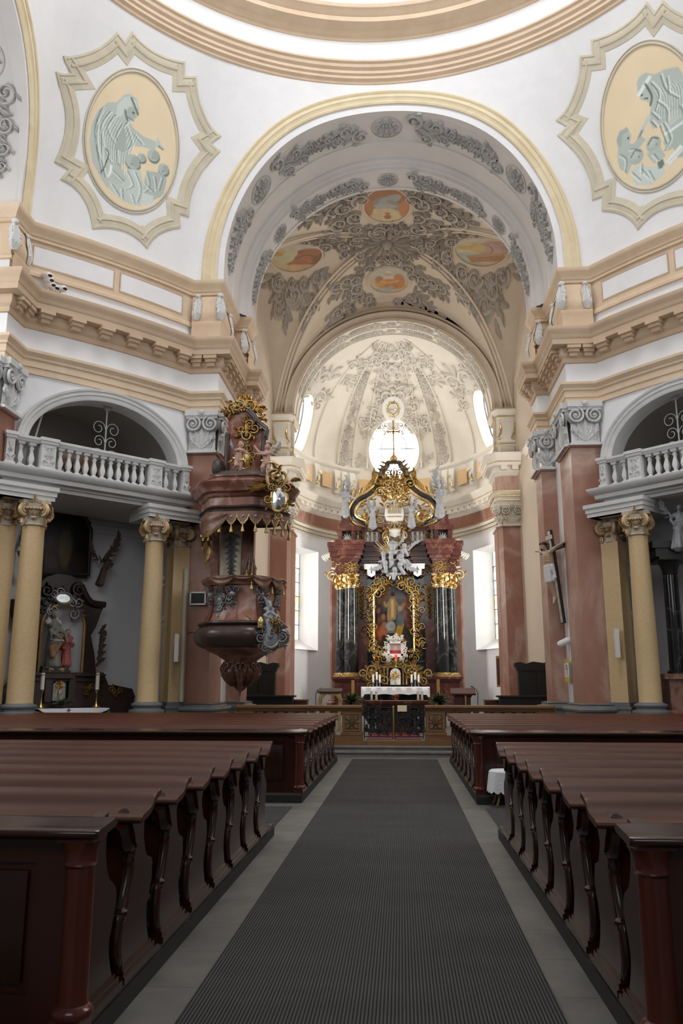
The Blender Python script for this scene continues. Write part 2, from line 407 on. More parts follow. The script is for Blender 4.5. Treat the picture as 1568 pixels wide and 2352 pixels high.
M['robe_brown'] = mat('brown_gold_mantle', (.28,.13,.06), .5, c2=(.38,.23,.09), scale=8)
M['robe_pink'] = mat('rose_dress', (.42,.10,.09), .5, c2=(.36,.08,.075), scale=6)
M['loin'] = mat('pale_loincloth', (.66,.66,.67), .7)
M['plasticwhite'] = mat('white_enamel', (.80,.80,.80), .4)
M['blackscreen'] = mat('black_panel', (.008,.008,.009), .25)
M['leafgreen'] = mat('dark_green_leaves', (.035,.075,.025), .5, c2=(.05,.10,.03), scale=8)
M['redcloth'] = mat('dark_red_cloth', (.14,.012,.014), .7)
M['redlamp'] = mat('red_glass_lamp', (.5,.02,.02), .2, emit=(1,.05,.03), es=1.0)
M['mirror'] = mat('mirror_glass', (.75,.76,.78), .08, .9)
M['paper'] = mat('cream_paper', (.72,.62,.38), .8)
M['dark'] = mat('dark_void', (.01,.01,.01), .9)
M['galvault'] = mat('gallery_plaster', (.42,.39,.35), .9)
M['paint'] = paint_mat('painted_surface')
M['oil'] = paint_mat('oil_painting', .45)
def carpet_mat():
    m = bpy.data.materials.new('ribbed_carpet'); m.use_nodes = True; N = m.node_tree.nodes; L = m.node_tree.links; b = N['Principled BSDF']
    b.inputs['Roughness'].default_value = .9; b.inputs['Specular IOR Level'].default_value = .25
    tc = N.new('ShaderNodeTexCoord'); w = N.new('ShaderNodeTexWave'); w.wave_type = 'BANDS'; w.bands_direction = 'X'
    w.inputs['Scale'].default_value = 2*pi/20/.019*1.0; w.inputs['Distortion'].default_value = .15; w.inputs['Detail'].default_value = 1; w.inputs['Detail Scale'].default_value = 3
    L.new(tc.outputs['Object'], w.inputs['Vector'])
    n = N.new('ShaderNodeTexNoise'); n.inputs['Scale'].default_value = 90; L.new(tc.outputs['Object'], n.inputs['Vector'])
    n3 = N.new('ShaderNodeTexNoise'); n3.inputs['Scale'].default_value = 1.3; n3.inputs['Detail'].default_value = 3
    mp = N.new('ShaderNodeMapping'); mp.inputs['Scale'].default_value = (.5, 1.6, 1); L.new(tc.outputs['Object'], mp.inputs['Vector']); L.new(mp.outputs['Vector'], n3.inputs['Vector'])
    ad = N.new('ShaderNodeMath'); ad.operation = 'MULTIPLY_ADD'; ad.inputs[1].default_value = .5; L.new(n.outputs['Fac'], ad.inputs[0]); L.new(w.outputs['Fac'], ad.inputs[2])
    r = N.new('ShaderNodeValToRGB'); e = r.color_ramp.elements
    e[0].position = .35; e[0].color = (.012,.0115,.0115,1); e[1].position = 1.1 if False else 1.0; e[1].color = (.085,.082,.08,1)
    L.new(ad.outputs[0], r.inputs['Fac'])
    mx = N.new('ShaderNodeMix'); mx.data_type = 'RGBA'; mx.blend_type = 'MULTIPLY'; mx.inputs['Factor'].default_value = .55
    r3 = N.new('ShaderNodeMapRange'); r3.inputs['From Min'].default_value = .3; r3.inputs['From Max'].default_value = .7; r3.inputs['To Min'].default_value = .65; r3.inputs['To Max'].default_value = 1.1
    L.new(n3.outputs['Fac'], r3.inputs['Value']); L.new(r.outputs['Color'], mx.inputs[6]); L.new(r3.outputs['Result'], mx.inputs[7])
    L.new(mx.outputs[2], b.inputs['Base Color'])
    bp = N.new('ShaderNodeBump'); bp.inputs['Strength'].default_value = .6; bp.inputs['Distance'].default_value = .004; L.new(w.outputs['Fac'], bp.inputs['Height']); L.new(bp.outputs['Normal'], b.inputs['Normal'])
    return m
M['carpet'] = carpet_mat()
def floor_mat():
    m = bpy.data.materials.new('stone_flags'); m.use_nodes = True; N = m.node_tree.nodes; L = m.node_tree.links; b = N['Principled BSDF']
    b.inputs['Roughness'].default_value = .55
    tc = N.new('ShaderNodeTexCoord'); br = N.new('ShaderNodeTexBrick'); br.inputs['Scale'].default_value = 1.0
    br.inputs['Brick Width'].default_value = 1.1; br.inputs['Row Height'].default_value = .62; br.inputs['Mortar Size'].default_value = .006; br.inputs['Mortar Smooth'].default_value = .3
    br.inputs['Color1'].default_value = (.135,.128,.115,1); br.inputs['Color2'].default_value = (.115,.109,.10,1); br.inputs['Mortar'].default_value = (.07,.066,.06,1)
    mp = N.new('ShaderNodeMapping'); mp.inputs['Rotation'].default_value = (0, 0, 0); mp.inputs['Location'].default_value = (.35, .1, 0)
    L.new(tc.outputs['Object'], mp.inputs['Vector']); L.new(mp.outputs['Vector'], br.inputs['Vector'])
    n = N.new('ShaderNodeTexNoise'); n.inputs['Scale'].default_value = 2.2; n.inputs['Detail'].default_value = 9; n.inputs['Roughness'].default_value = .65; L.new(tc.outputs['Object'], n.inputs['Vector'])
    r = N.new('ShaderNodeMapRange'); r.inputs['From Min'].default_value = .3; r.inputs['From Max'].default_value = .7; r.inputs['To Min'].default_value = .7; r.inputs['To Max'].default_value = 1.2; L.new(n.outputs['Fac'], r.inputs['Value'])
    mx = N.new('ShaderNodeMix'); mx.data_type = 'RGBA'; mx.blend_type = 'MULTIPLY'; mx.inputs['Factor'].default_value = 1
    L.new(br.outputs['Color'], mx.inputs[6]); L.new(r.outputs['Result'], mx.inputs[7]); L.new(mx.outputs[2], b.inputs['Base Color'])
    bp = N.new('ShaderNodeBump'); bp.inputs['Strength'].default_value = .25; bp.inputs['Distance'].default_value = .01; L.new(n.outputs['Fac'], bp.inputs['Height']); L.new(bp.outputs['Normal'], b.inputs['Normal'])
    return m
M['floor'] = floor_mat()
def glass_mat(name, strength, tint, lead=True, colour=.0):
    m = bpy.data.materials.new(name); m.use_nodes = True; N = m.node_tree.nodes; L = m.node_tree.links; b = N['Principled BSDF']
    b.inputs['Base Color'].default_value = (.2,.2,.2,1); b.inputs['Roughness'].default_value = .2
    tc = N.new('ShaderNodeTexCoord')
    v = N.new('ShaderNodeTexVoronoi'); v.inputs['Scale'].default_value = 4.5; L.new(tc.outputs['Object'], v.inputs['Vector'])
    hs = N.new('ShaderNodeMix'); hs.data_type = 'RGBA'; hs.inputs['Factor'].default_value = colour
    hs.inputs[6].default_value = (*tint, 1)
    sep = N.new('ShaderNodeSeparateColor'); L.new(v.outputs['Color'], sep.inputs['Color'])
    r = N.new('ShaderNodeValToRGB'); r.color_ramp.interpolation = 'CONSTANT'; e = r.color_ramp.elements
    e[0].position = 0; e[0].color = (1,1,.95,1); e[1].position = .62; e[1].color = (.95,.62,.12,1)
    for p, c in ((.74,(.75,.10,.08,1)), (.80,(1,1,1,1)), (.86,(.2,.45,.3,1)), (.9,(1,.95,.8,1))):
        k = e.new(p); k.color = c
    L.new(sep.outputs['Red'], r.inputs['Fac']); L.new(r.outputs['Color'], hs.inputs[7])
    L.new(hs.outputs[2], b.inputs['Emission Color']); b.inputs['Emission Strength'].default_value = strength
    return m
M['glass_side'] = glass_mat('coloured_leaded_glass', 2.0, (1,.97,.86), colour=.75)
M['glass_oval'] = glass_mat('bright_leaded_glass', 15.0, (1,1,1), colour=.10)
# ------------------------------------------------------------------ the crossing
YC = 12.9; Q = sqrt(.5)
PF = 9.3            # distance of the pier faces from the crossing's centre
HW = 5.0            # half width of the great arches
PO = 5.85           # where a pier meets the diagonal wall
SW = 10.72          # distance of the diagonal walls
_tn = [0]
def trim_name():
    _tn[0] += 1; return 'trim_%d' % _tn[0]
def conv(u): return -.16 * max(0, 1 - (u/2.44)**2)
def dg(u, s):       # a plan point of the left diagonal bay: u along the wall towards the choir, s away from the centre
    return ((u - s)*Q, YC + (u + s)*Q)
def dgT(s0=0.0):    # local (u, s, z) -> world
    def T(a):
        u, s, z = a[:,0], a[:,1], a[:,2]
        return np.stack([(u - s)*Q, YC + (u + s)*Q, z], 1)
    return T
def on_s(px, py, s):     # sight line meets the plane at distance s of the left bay -> (u, z)
    r = ray(px, py); t = (s*sqrt(2) + CAM[0] - CAM[1] + YC) / (r[1] - r[0])
    p = CAM + r*t; return ((p[0] + p[1] - YC)*Q, p[2])
US = [-2.44 + 4.88*i/10 for i in range(11)]
def chord(ds=0.0): return [dg(u, SW + ds + conv(u)) for u in US]
PATH = ([(-12.9, YC+4.62), (-11.8, YC+4.62), (-11.8, YC+HW), (-PF, YC+HW)] + [(-PF, YC+PO)] + chord()[1:-1] +
        [(-PO, YC+PF), (-HW, YC+PF), (-HW, YC+11.85), (-4.62, YC+11.85), (-4.62, YC+12.9)])
ARCHI = [(-.3,9.40),(.05,9.40),(.05,9.56),(.08,9.58),(.08,9.75),(.12,9.78),(.12,9.84),(.20,9.93),(.20,10.0),(-.02,10.03)]
FRIEZE = [(0,10.0),(0,10.66)]
CORN = [(-.02,10.60),(.05,10.62),(.07,10.68),(.07,10.74),(.13,10.80),(.16,10.84),(.16,11.03),(.40,11.05),(.41,11.20),(.43,11.22),(.44,11.28),(.47,11.36),(.52,11.42),(.54,11.48),(.54,11.54),(-.25,11.60)]
ATT_STRIP = [(-.16,11.55),(-.16,12.18)]
ATT_BASE = [(-.16,12.14),(-.08,12.14),(-.08,12.22),(-.11,12.25),(-.12,12.30),(-.14,12.30)]
ATT_WALL = [(-.14,12.28),(-.14,13.18)]
ATT_TOP = [(-.14,13.14),(-.08,13.16),(-.08,13.24),(-.05,13.26),(-.02,13.36),(.06,13.44),(.09,13.50),(.09,13.58),(-.5,13.62)]
for s in (-1, 1):
    T = side_T(s); nm = 'left' if s < 0 else 'right'
    b = MB(T); b.sweep(ARCHI, PATH); struct(trim_name(), b, M['beige'])
    b = MB(T); b.sweep(FRIEZE, PATH); struct('wall_%s_frieze' % nm, b, M['white'])
    # cornice with its brackets
    b = MB(T); b.sweep(CORN, PATH); cor = struct(trim_name(), b, M['beige2'])
    def bracket(b, p, n):       # one modillion: p plan point on the wall, n outward
        n = np.array(n); t = np.array([-n[1], n[0]]); p = np.array(p)
        prof = [(0.02,10.78),(.10,10.78),(.12,10.86),(.20,10.88),(.22,10.95),(.34,10.96),(.37,11.0),(.37,11.05),(.02,11.05)]
        for w, d0, d1, z0, z1 in ((.15,.0,.30,10.86,10.97),(.19,.0,.38,10.95,11.06),(.11,.0,.22,10.76,10.9)):
            c = p + n*(d0+d1)/2
            b.obox((c[0], c[1], (z0+z1)/2), (t[0]*w, t[1]*w, 0), (n[0]*(d1-d0)/2, n[1]*(d1-d0)/2, 0), (0, 0, (z1-z0)/2))
    br = []
    for i in range(6): br.append((dg(-2.0 + 4.0*i/5, SW + conv(-2.0 + .8*i) - .05), (Q, -Q)))
    br += [((-5.62, YC+PF), (0,-1)), ((-5.2, YC+PF), (0,-1)), ((-PF, YC+5.62), (1,0)), ((-PF, YC+5.2), (1,0))]
    br += [((-HW, YC+9.5+.55*i), (1,0)) for i in range(5)] + [((-4.62, YC+12.1), (1,0)), ((-4.62, YC+12.65), (1,0))]
    for p, n in br:
        b = MB(T); bracket(b, p, n); mk('bracket', b, M['beige2'], cor)
    # attic
    b = MB(T); b.sweep(ATT_STRIP, PATH); struct('wall_%s_attic_strip' % nm, b, M['white'])
    b = MB(T); b.sweep(ATT_BASE, PATH); struct(trim_name(), b, M['beige'])
    b = MB(T); b.sweep(ATT_WALL, PATH); att = struct('wall_%s_attic' % nm, b, M['beige'])
    b = MB(T); b.sweep(ATT_TOP, PATH); struct(trim_name(), b, M['beige'])
    for u0, u1 in ((-2.3, -.12), (.1, 2.12)):            # two white recessed panels with a beige moulding
        b = MB(T)
        us = np.linspace(u0, u1, 6)
        def F(u, z, off): 
            q = [dg(a, SW + conv(a) + .14 - off) for a in u]; q = np.array(q); return q[:,0], q[:,1], z
        b.grid(lambda u, z: F(u, z, .012), us, [12.47, 13.02]); mk('attic_panel', b, M['white'], att)
        b = MB(T)
        for (ua, ub, za, zb) in ((u0-.03,u1+.03,12.44,12.47),(u0-.03,u1+.03,13.02,13.05),(u0-.03,u0,12.47,13.02),(u1,u1+.03,12.47,13.02)):
            uu = np.linspace(ua, ub, 6 if ub-ua > .1 else 2)
            b.grid(lambda u, z: F(u, z, .03), uu, [za, zb])
            b.grid(lambda u, z: F(u, np.full_like(z, za), z), uu, [.0, .03]); b.grid(lambda u, z: F(u, np.full_like(z, zb), z), uu, [.0, .03])
        mk('panel_frame', b, M['beige2'], att)
    # bombe pedestals with acanthus on their corners
    ped = []
    for pa in ([(-PO-.02,YC+PF),(-HW,YC+PF),(-HW,YC+10.75)], [(-4.62,YC+11.75),(-4.62,YC+12.9)], [(-PF,YC+HW),(-PF,YC+PO+.02)]):
        b = MB(T)
        prof = [(-.14,11.55),(.0,11.55),(.0,12.14),(.03,12.19),(.03,12.26),(-.02,12.28),(.02,12.36),(.05,12.48),(.04,12.58),(.0,12.7),(-.05,12.9),(-.09,13.08),(-.14,13.16)]
        if pa[0][0] == -PF: b.sweep(prof, pa)
        else: b.sweep(prof, pa)
        mk('pedestal_face', b, M['beige'], att)
    def ac(p, n, sc=1.0):
        n = np.array([n[0], n[1], 0.]); n /= np.linalg.norm(n); t = np.array([-n[1], n[0], 0.])
        def S(u, v, h):
            zz = v; bul = np.interp(zz, [12.28,12.36,12.48,12.58,12.72,12.9,13.08,13.16], [-.0,.03,.06,.05,.02,-.02,-.05,-.08])
            q = np.array([p[0], p[1], 0.])[None] + t[None]*u[:,None] + n[None]*(bul + h)[:,None]
            return q[:,0], q[:,1], zz
        b = MB(T)
        leaf(b, S, 0, 12.29, pi/2, .84, .15*sc, .07, 0, 11)
        leaf(b, S, -.03, 12.3, pi/2+.35, .45, .09*sc, .05, -.8, 7); leaf(b, S, .03, 12.3, pi/2-.35, .45, .09*sc, .05, .8, 7)
        leaf(b, S, -.02, 12.58, pi/2+.45, .4, .07*sc, .05, -.8, 6); leaf(b, S, .02, 12.58, pi/2-.45, .4, .07*sc, .05, .8, 6)
        dome(b, S, 0, 13.1, .08*sc, .12)
        mk('acanthus', b, M['bal'], att)
    ac((-HW, YC+PF), (1,-1), 1.3); ac((-5.72, YC+PF), (-.2,-1)); ac((-HW, YC+10.7), (1,.15), 1.1); ac((-4.76, YC+11.8), (1,-1), 1.2); ac((-4.62, YC+12.85), (1,.1))
    ac((-PF, YC+HW), (1,-.7), 1.3); ac((-PF, YC+5.75), (1,.2))
# ------------------------------------------------------------------ great arches, pendentives, ring and dome
Z0 = 14.15; ZT = 20.1; ZB = 13.58; RR = 9.25; RIN = 4.95
def rot4(k):        # rotate by quarter turns about the crossing's centre
    c, s = [(1,0),(0,1),(-1,0),(0,-1)][k % 4]
    def T(a):
        x, y = a[:,0], a[:,1] - YC
        return np.stack([c*x - s*y, s*x + c*y + YC, a[:,2]], 1)
    return T
def r_oct(phi):     # plan radius of the walls above the attic; phi from the arch's axis
    p = np.abs(phi) % (pi/2); p = np.minimum(p, pi/2 - p)
    return np.where(p < math.atan2(PO, PF), PF/np.cos(p), SW/np.cos(pi/4 - p))
def pend(phi, z, h=0.0):   # phi from +Y towards -X; h = height of relief above the plaster
    t = np.clip((z - ZB)/(ZT - ZB), 0, 1); ro = r_oct(phi)
    r = ro + (RR - ro)*t**1.6 - h
    return -r*np.sin(phi), YC + r*np.cos(phi), z
def arch_z(x, R):   # height of a stilted half circle at x
    return np.where(np.abs(x) < R, Z0 + np.sqrt(np.maximum(R*R - x*x, 0)), ZB)
def hit_pend(px, py):
    r = ray(px, py); lo, hi = 12.0, 34.0
    def f(t):
        p = CAM + r*t; phi = atan2(-p[0], p[1]-YC); a = pend(np.array([phi]), np.array([p[2]]))
        return math.hypot(p[0], p[1]-YC) - math.hypot(a[0][0], a[1][0]-YC)
    ts = np.linspace(14, 34, 200)
    prev = ts[0]
    for t in ts[1:]:
        if f(t) > 0 and f(prev) <= 0:
            lo, hi = prev, t
            for _ in range(40):
                m = (lo+hi)/2
                if f(m) > 0: hi = m
                else: lo = m
            p = CAM + r*lo; return atan2(-p[0], p[1]-YC), p[2]
        prev = t
    return None
P1 = math.atan2(PO, PF)
names = {0: 'choir', 1: 'left', 2: 'nave', 3: 'right'}
for k in range(4):
    T = rot4(k)
    RI = RIN + (.15 if k in (1, 3) else 0)
    b = MB(T)             # wall over the arch
    xs = np.concatenate([[-PO, -5.4], -RI*np.cos(np.linspace(0, pi, 61)), [5.4, PO]])
    def F(x, t):
        zb = arch_z(x, RI*.99999); z = zb + (ZT - zb)*t
        tt = np.clip((z - ZB)/(ZT - ZB), 0, 1); phi = -np.arctan2(x, PF); ro = PF/np.cos(phi)
        r = ro + (RR - ro)*tt**1.6
        return -r*np.sin(phi), YC + r*np.cos(phi), z
    b.grid(F, xs, np.linspace(0, 1, 13)); struct('wall_%s_arch' % names[k], b, M['white'])
    b = MB(T)             # pendentive
    b.grid(lambda p, z: pend(p, z), np.linspace(P1 - .006, pi/2 - P1 + .006, 25), np.linspace(ZB, ZT, 25)); struct('ceiling_pendentive_%s' % names[k], b, M['white'])
    # painted moulding round the arch opening
    if k in (0, 1, 3):
        prof = [(5.18,0),(5.18,.05),(5.24,.07),(5.27,.05),(5.36,.06),(5.40,.09),(5.44,.06),(5.52,.05),(5.55,.08),(5.60,.09),(5.64,.06),(5.64,0)]
        b = MB(T); A = np.concatenate([[-.12], np.linspace(0, pi, 65), [pi+.12]])
        rows = []
        for R, h in prof:
            for a in A:
                if a < 0: x, z = R, ZB
                elif a > pi: x, z = -R, ZB
                else: x, z = R*cos(a), Z0 + R*sin(a)
                tt = max(0, min(1, (z-ZB)/(ZT-ZB))); phi = -atan2(x, PF); ro = PF/cos(phi); r = ro + (RR-ro)*tt**1.6 - h
                rows.append((-r*sin(phi), YC + r*cos(phi), z))
        n = len(A); b.add(rows, [(j*n+i, j*n+i+1, (j+1)*n+i+1, (j+1)*n+i) for j in range(len(prof)-1) for i in range(n-1)])
        struct(trim_name(), b, M['paleyellow'])
    # soffit: two stuccoed bands with a plain one between
    dk = .15 if k in (1, 3) else 0; RI = RIN + dk
    SOF = [(PF,RI),(PF+.10,RI),(PF+.12,4.97+dk),(PF+1.36,4.97+dk),(PF+1.38,4.93+dk),(PF+1.50,4.93+dk),(PF+1.52,4.93),(PF+2.22,4.93),(PF+2.24,4.86),(PF+2.32,4.82),(PF+2.36,4.74),(PF+2.46,4.70),(PF+2.48,4.62),(PF+2.56,4.60),(PF+2.58,4.62),(PF+3.38,4.62),(PF+3.40,4.58),(PF+3.52,4.58),(PF+3.52,5.4)]
    b = MB(T); A = np.concatenate([[-1], np.linspace(0, pi, 73), [9]]); rows = []
    for q, (y, R) in enumerate(SOF):
        for a in A:
            x, z = (R, ZB) if a < 0 else (-R, ZB) if a > 4 else (R*cos(a), Z0 + R*sin(a))
            if q == 0:
                tt = max(0, min(1, (z-ZB)/(ZT-ZB))); ph = -atan2(x, PF); ro = PF/cos(ph); rq = ro + (RR-ro)*tt**1.6; rows.append((-rq*sin(ph), YC + rq*cos(ph), z))
            else: rows.append((x, YC+y, z))
    n = len(A); b.add(rows, [(j*n+i, j*n+i+1, (j+1)*n+i+1, (j+1)*n+i) for j in range(len(SOF)-1) for i in range(n-1)])
    sof = struct('ceiling_%s_arch_soffit' % names[k], b, M['soffit'])
    if k in (0, 1):
        for (yc, R, w) in ((PF+.74, 4.97 + dk, .86), (PF+2.98, 4.62, .62)):
            S = lambda u, v, h, R=R, yc=yc: ((R-h)*np.cos(u/R), YC + yc + v, Z0 + (R-h)*np.sin(u/R))
            L = pi*R
            mm = M['stucco']
            for f in (.5, .2, .8):
                b = MB(T); rosette(b, S, L*f, 0, w*.48, .13, 10)
                ring = [S(np.array([L*f + w*.56*cos(a)]), np.array([w*.56*sin(a)]), np.array([.01])) for a in np.linspace(0, 2*pi, 29)[:-1]]
                b.tube([(q[0][0], q[1][0], q[2][0]) for q in ring], .018, 5, closed=True)
                mk('rosette', b, mm, sof)
            for a0, a1 in ((.5+.06,.5+.145), (.5-.06,.5-.145), (.2+.055,.2+.14), (.8-.055,.8-.14), (.2-.055,.02), (.8+.055,.98)):
                b = MB(T); garland(b, S, L*a0, L*a1, 0, w*.74, .10, r=random.Random(int(a0*100)+k)); mk('garland', b, mm, sof)
            for f in (-1, 1):
                for m in (.015, .985): pass
RING = [(9.30,20.02),(9.22,20.06),(9.20,20.14),(9.12,20.17),(9.12,20.26),(9.06,20.30),(9.06,20.40),(8.98,20.46),(8.96,20.56),(8.90,20.60),(8.90,20.66)]
b = MB(); b.lathe(RING, (0,YC,0), 120, caps=False); struct(trim_name(), b, M['beige'], angle=30)
b = MB(); b.lathe([(8.90,20.64),(8.93,20.70),(8.93,21.32)], (0,YC,0), 120, caps=False); struct('wall_dome_drum', b, M['white'])
RING2 = [(8.96,21.30),(8.90,21.33),(8.88,21.42),(8.78,21.46),(8.74,21.56),(8.70,21.58),(8.50,21.62),(8.46,21.64),(8.46,21.80),(8.42,21.83),(8.36,21.92),(8.28,21.98),(8.26,22.05),(8.26,22.10),(8.8,22.16)]
b = MB(); b.lathe(RING2, (0,YC,0), 120, caps=False); struct(trim_name(), b, M['beige'], angle=30)
b = MB(); DR = [(8.75*cos(a), 22.1 + 6.4*sin(a)) for a in np.linspace(0, 1.22, 20)]
b.lathe(DR, (0,YC,0), 96, caps=False); dm = struct('ceiling_dome', b, M['white'])
for a0 in (-2.02, -1.12, -2.9):      # beige painted figures at the foot of the dome
    b = MB()
    S = lambda u, v, h: ((8.72-h)*np.cos(v)*np.cos(a0 + pi + u/8.7), YC - (8.72-h)*np.cos(v)*np.sin(a0 + pi + u/8.7)*-1, 22.1 + 6.38*np.sin(v))
    leaf(b, S, -.1, .06, pi/2, .5, .55, .02, 0, 9); leaf(b, S, .5, .05, pi/2+.2, .4, .3, .02, 0, 9); mk('painted_ornament', b, M['beige'], dm)
# ------------------------------------------------------------------ pictures painted on plaster or canvas
class Paint:
    def __init__(s, w, h, col):
        s.w, s.h = w, h; s.a = np.empty((h, w, 3)); s.a[:] = srgb(*col)
        s.Y, s.X = np.mgrid[0:h, 0:w]; s.X = (s.X + .5)/w; s.Y = (s.Y + .5)/h; s.asp = h/w
    def _mix(s, m, col, al=1.):
        m = np.clip(m, 0, 1)[..., None]*al; s.a = s.a*(1-m) + np.array(srgb(*col))*m
    def ell(s, cx, cy, rx, ry, col, rot=0., soft=.15, al=1.):
        dx, dy = s.X-cx, (s.Y-cy)*s.asp; c, q = cos(rot), sin(rot)
        u, v = (dx*c + dy*q)/rx, (-dx*q + dy*c)/(ry*s.asp)
        s._mix((1 - np.sqrt(u*u + v*v))/soft + .5, col, al)
    def poly(s, pts, col, al=1., soft=.004):
        n = len(pts); ins = np.zeros(s.X.shape, bool); dist = np.full(s.X.shape, 9.)
        for i in range(n):
            (x0, y0), (x1, y1) = pts[i], pts[(i+1) % n]
            c = ((y0 > s.Y) != (y1 > s.Y)) & (s.X < (x1-x0)*(s.Y-y0)/((y1-y0) or 1e-9) + x0); ins ^= c
            dist = np.minimum(dist, s._seg(x0, y0, x1, y1))
        s._mix(np.where(ins, .5 + dist/soft, .5 - dist/soft), col, al)
    def _seg(s, x0, y0, x1, y1):
        dx, dy = x1-x0, (y1-y0)*s.asp; L = dx*dx + dy*dy + 1e-9
        t = np.clip(((s.X-x0)*dx + (s.Y-y0)*s.asp*dy)/L, 0, 1)
        return np.hypot(s.X - x0 - t*dx, (s.Y - y0)*s.asp - t*dy)
    def line(s, pts, w, col, al=1., soft=.006):
        if len(pts) > 2: pts = [tuple(q) for q in smooth_curve(pts, 4)]
        d = np.full(s.X.shape, 9.)
        for i in range(len(pts)-1): d = np.minimum(d, s._seg(*pts[i], *pts[i+1]))
        s._mix((w - d)/soft + .5, col, al)
    def mottle(s, amt, seed=1, sc=6):
        r = np.random.RandomState(seed); k = r.rand(sc+2, sc+2)
        fx, fy = s.X*sc, s.Y*sc; ix, iy = fx.astype(int), fy.astype(int); tx, ty = fx-ix, fy-iy
        tx = tx*tx*(3-2*tx); ty = ty*ty*(3-2*ty)
        v = (k[iy,ix]*(1-tx) + k[iy,ix+1]*tx)*(1-ty) + (k[iy+1,ix]*(1-tx) + k[iy+1,ix+1]*tx)*ty
        s.a = np.clip(s.a*(1 + (v[...,None]-.5)*amt), 0, 1)
    def sample(s, x, y):
        i = np.clip((x*s.w).astype(int), 0, s.w-1); j = np.clip((y*s.h).astype(int), 0, s.h-1); return s.a[j, i]
def painted_oval(name, P, S, u, v, ru, rv, parent=None, nr=40, na=96, h=.012, mat_=None):
    rr = np.concatenate([[.001], np.linspace(1/nr, 1, nr)]); aa = np.linspace(0, 2*pi, na+1)[:-1]
    Rg, Ag = np.meshgrid(rr, aa, indexing='ij'); x, y = (Rg*np.cos(Ag)).ravel(), (Rg*np.sin(Ag)).ravel()
    b = MB(); n = len(rr)
    b.add(stk(S(u + x*ru, v + y*rv, np.full_like(x, h))), [(i*na+j, i*na+(j+1) % na, (i+1)*na+(j+1) % na, (i+1)*na+j) for i in range(n-1) for j in range(na)])
    return mk(name, b, mat_ or M['paint'], parent, colors=P.sample((x+1)/2, (1-y)/2))
def painted_rect(name, P, F, parent=None, nu=110, nv=170, mat_=None):
    U, V = np.meshgrid(np.linspace(0, 1, nu), np.linspace(0, 1, nv), indexing='ij'); u, v = U.ravel(), V.ravel()
    b = MB(); b.add(stk(F(u, v)), [(i*nv+j, (i+1)*nv+j, (i+1)*nv+j+1, i*nv+j+1) for i in range(nu-1) for j in range(nv-1)])
    return mk(name, b, mat_ or M['oil'], parent, colors=P.sample(u, 1-v))
def ring_pts(S, u, v, ru, rv, h=0, n=48):
    a = np.linspace(0, 2*pi, n+1)[:-1]; return stk(S(u + ru*np.cos(a), v + rv*np.sin(a), np.full(n, h)))
# ------------------------------------------------------------------ choir bay: walls, groin vault
CY0, CY1, CA, CB = 25.78, 33.2, 5.75, 3.75
CM = (CY0 + CY1)/2; CZS, CZC = 12.3, 19.0
def cha(y): return 6.9 - .25*(np.asarray(y, float) - CY0)     # the choir narrows towards the apse
def vault_z(x, y):
    X = np.clip(np.abs(x)/cha(y), 0, 1); Y = np.clip(np.abs(y-CM)/CB, 0, 1)
    z1 = CZS + (CZC-CZS)*np.sqrt(1 - X*X); z2 = CZS + (CZC-CZS)*np.sqrt(1 - Y*Y)
    return np.maximum(z1, z2) - .8*np.where(y > CM, Y, 0)**2
def SV(u, v, h): return u, v, vault_z(u, v) - h
def hit_vault(px, py):
    r = ray(px, py); t = 20.0
    while t < 45:
        p = CAM + r*t
        if CY0 < p[1] < CY1 and abs(p[0]) < cha(p[1]) and p[2] > vault_z(np.array([p[0]]), np.array([p[1]]))[0]: return p[0], p[1]
        t += .01
    return None
b = MB(); b.grid(lambda x, y: SV(x*cha(y), y, 0), np.sin(np.linspace(-pi/2, pi/2, 97)), CM + CB*np.sin(np.linspace(-pi/2, pi/2, 73))); vault = struct('ceiling_choir_vault', b, M['vault'], angle=25)
for sx in (-1, 1):                  # groin ribs
    for sy in (-1, 1):
        b = MB(); t = np.linspace(.05, .995, 40)
        for off, r in ((-.16, .05), (.16, .05), (0, .03)):
            y = CM + sy*CB*t - off*sx*sy*.8; x = sx*cha(CM + sy*CB*t)*t + off*.8
            b.tube(stk((x, y, vault_z(sx*cha(CM + sy*CB*t)*t, CM + sy*CB*t) - .02)), r, 6)
        mk('groin_rib', b, M['vault'], vault)
for s in (-1, 1):
    T = side_T(s); nm = 'left' if s < 0 else 'right'
    b = MB(T); b.grid(lambda y, t: (-cha(y), y, t*(CZS + (CZC-CZS)*np.sqrt(np.clip(1 - ((y-CM)/CB)**2, 0, 1)) + .12)), CM + CB*np.sin(np.linspace(-pi/2, pi/2, 25)), [0, .65, 1]); 
    b.box(-7.4, CY0-.05, 0, -5.0, CY0, 14.2)
    struct('wall_%s_choir' % nm, b, M['vault'])
b = MB()                            # wall over the apse arch
AZ0, AR = 13.05, 4.22
xs = np.concatenate([[-5.1, -4.9], -AR*np.cos(np.linspace(0, pi, 51)), [4.9, 5.1]])
def F(x, t):
    zb = np.where(np.abs(x) < AR*.99999, AZ0 + np.sqrt(np.maximum(AR*AR - x*x, 0)), 0.0); zt = np.maximum(vault_z(x, np.full_like(x, CY1)) + .05, zb)
    return x, np.full_like(x, CY1), zb + (zt-zb)*t
b.grid(F, xs, [0, .5, 1]); struct('wall_apse_arch', b, M['vault'])
b = MB(); A = np.linspace(0, pi, 65)
prof = [(4.22,0),(4.22,.06),(4.34,.08),(4.36,.04),(4.52,.04),(4.54,.10),(4.62,.14),(4.66,.10),(4.70,0),(4.72,.0),(4.74,.05),(4.82,.06),(4.84,0)]
rows = [(R*cos(a), CY1 - h, AZ0 + R*sin(a)) for R, h in prof for a in A]; n = len(A)
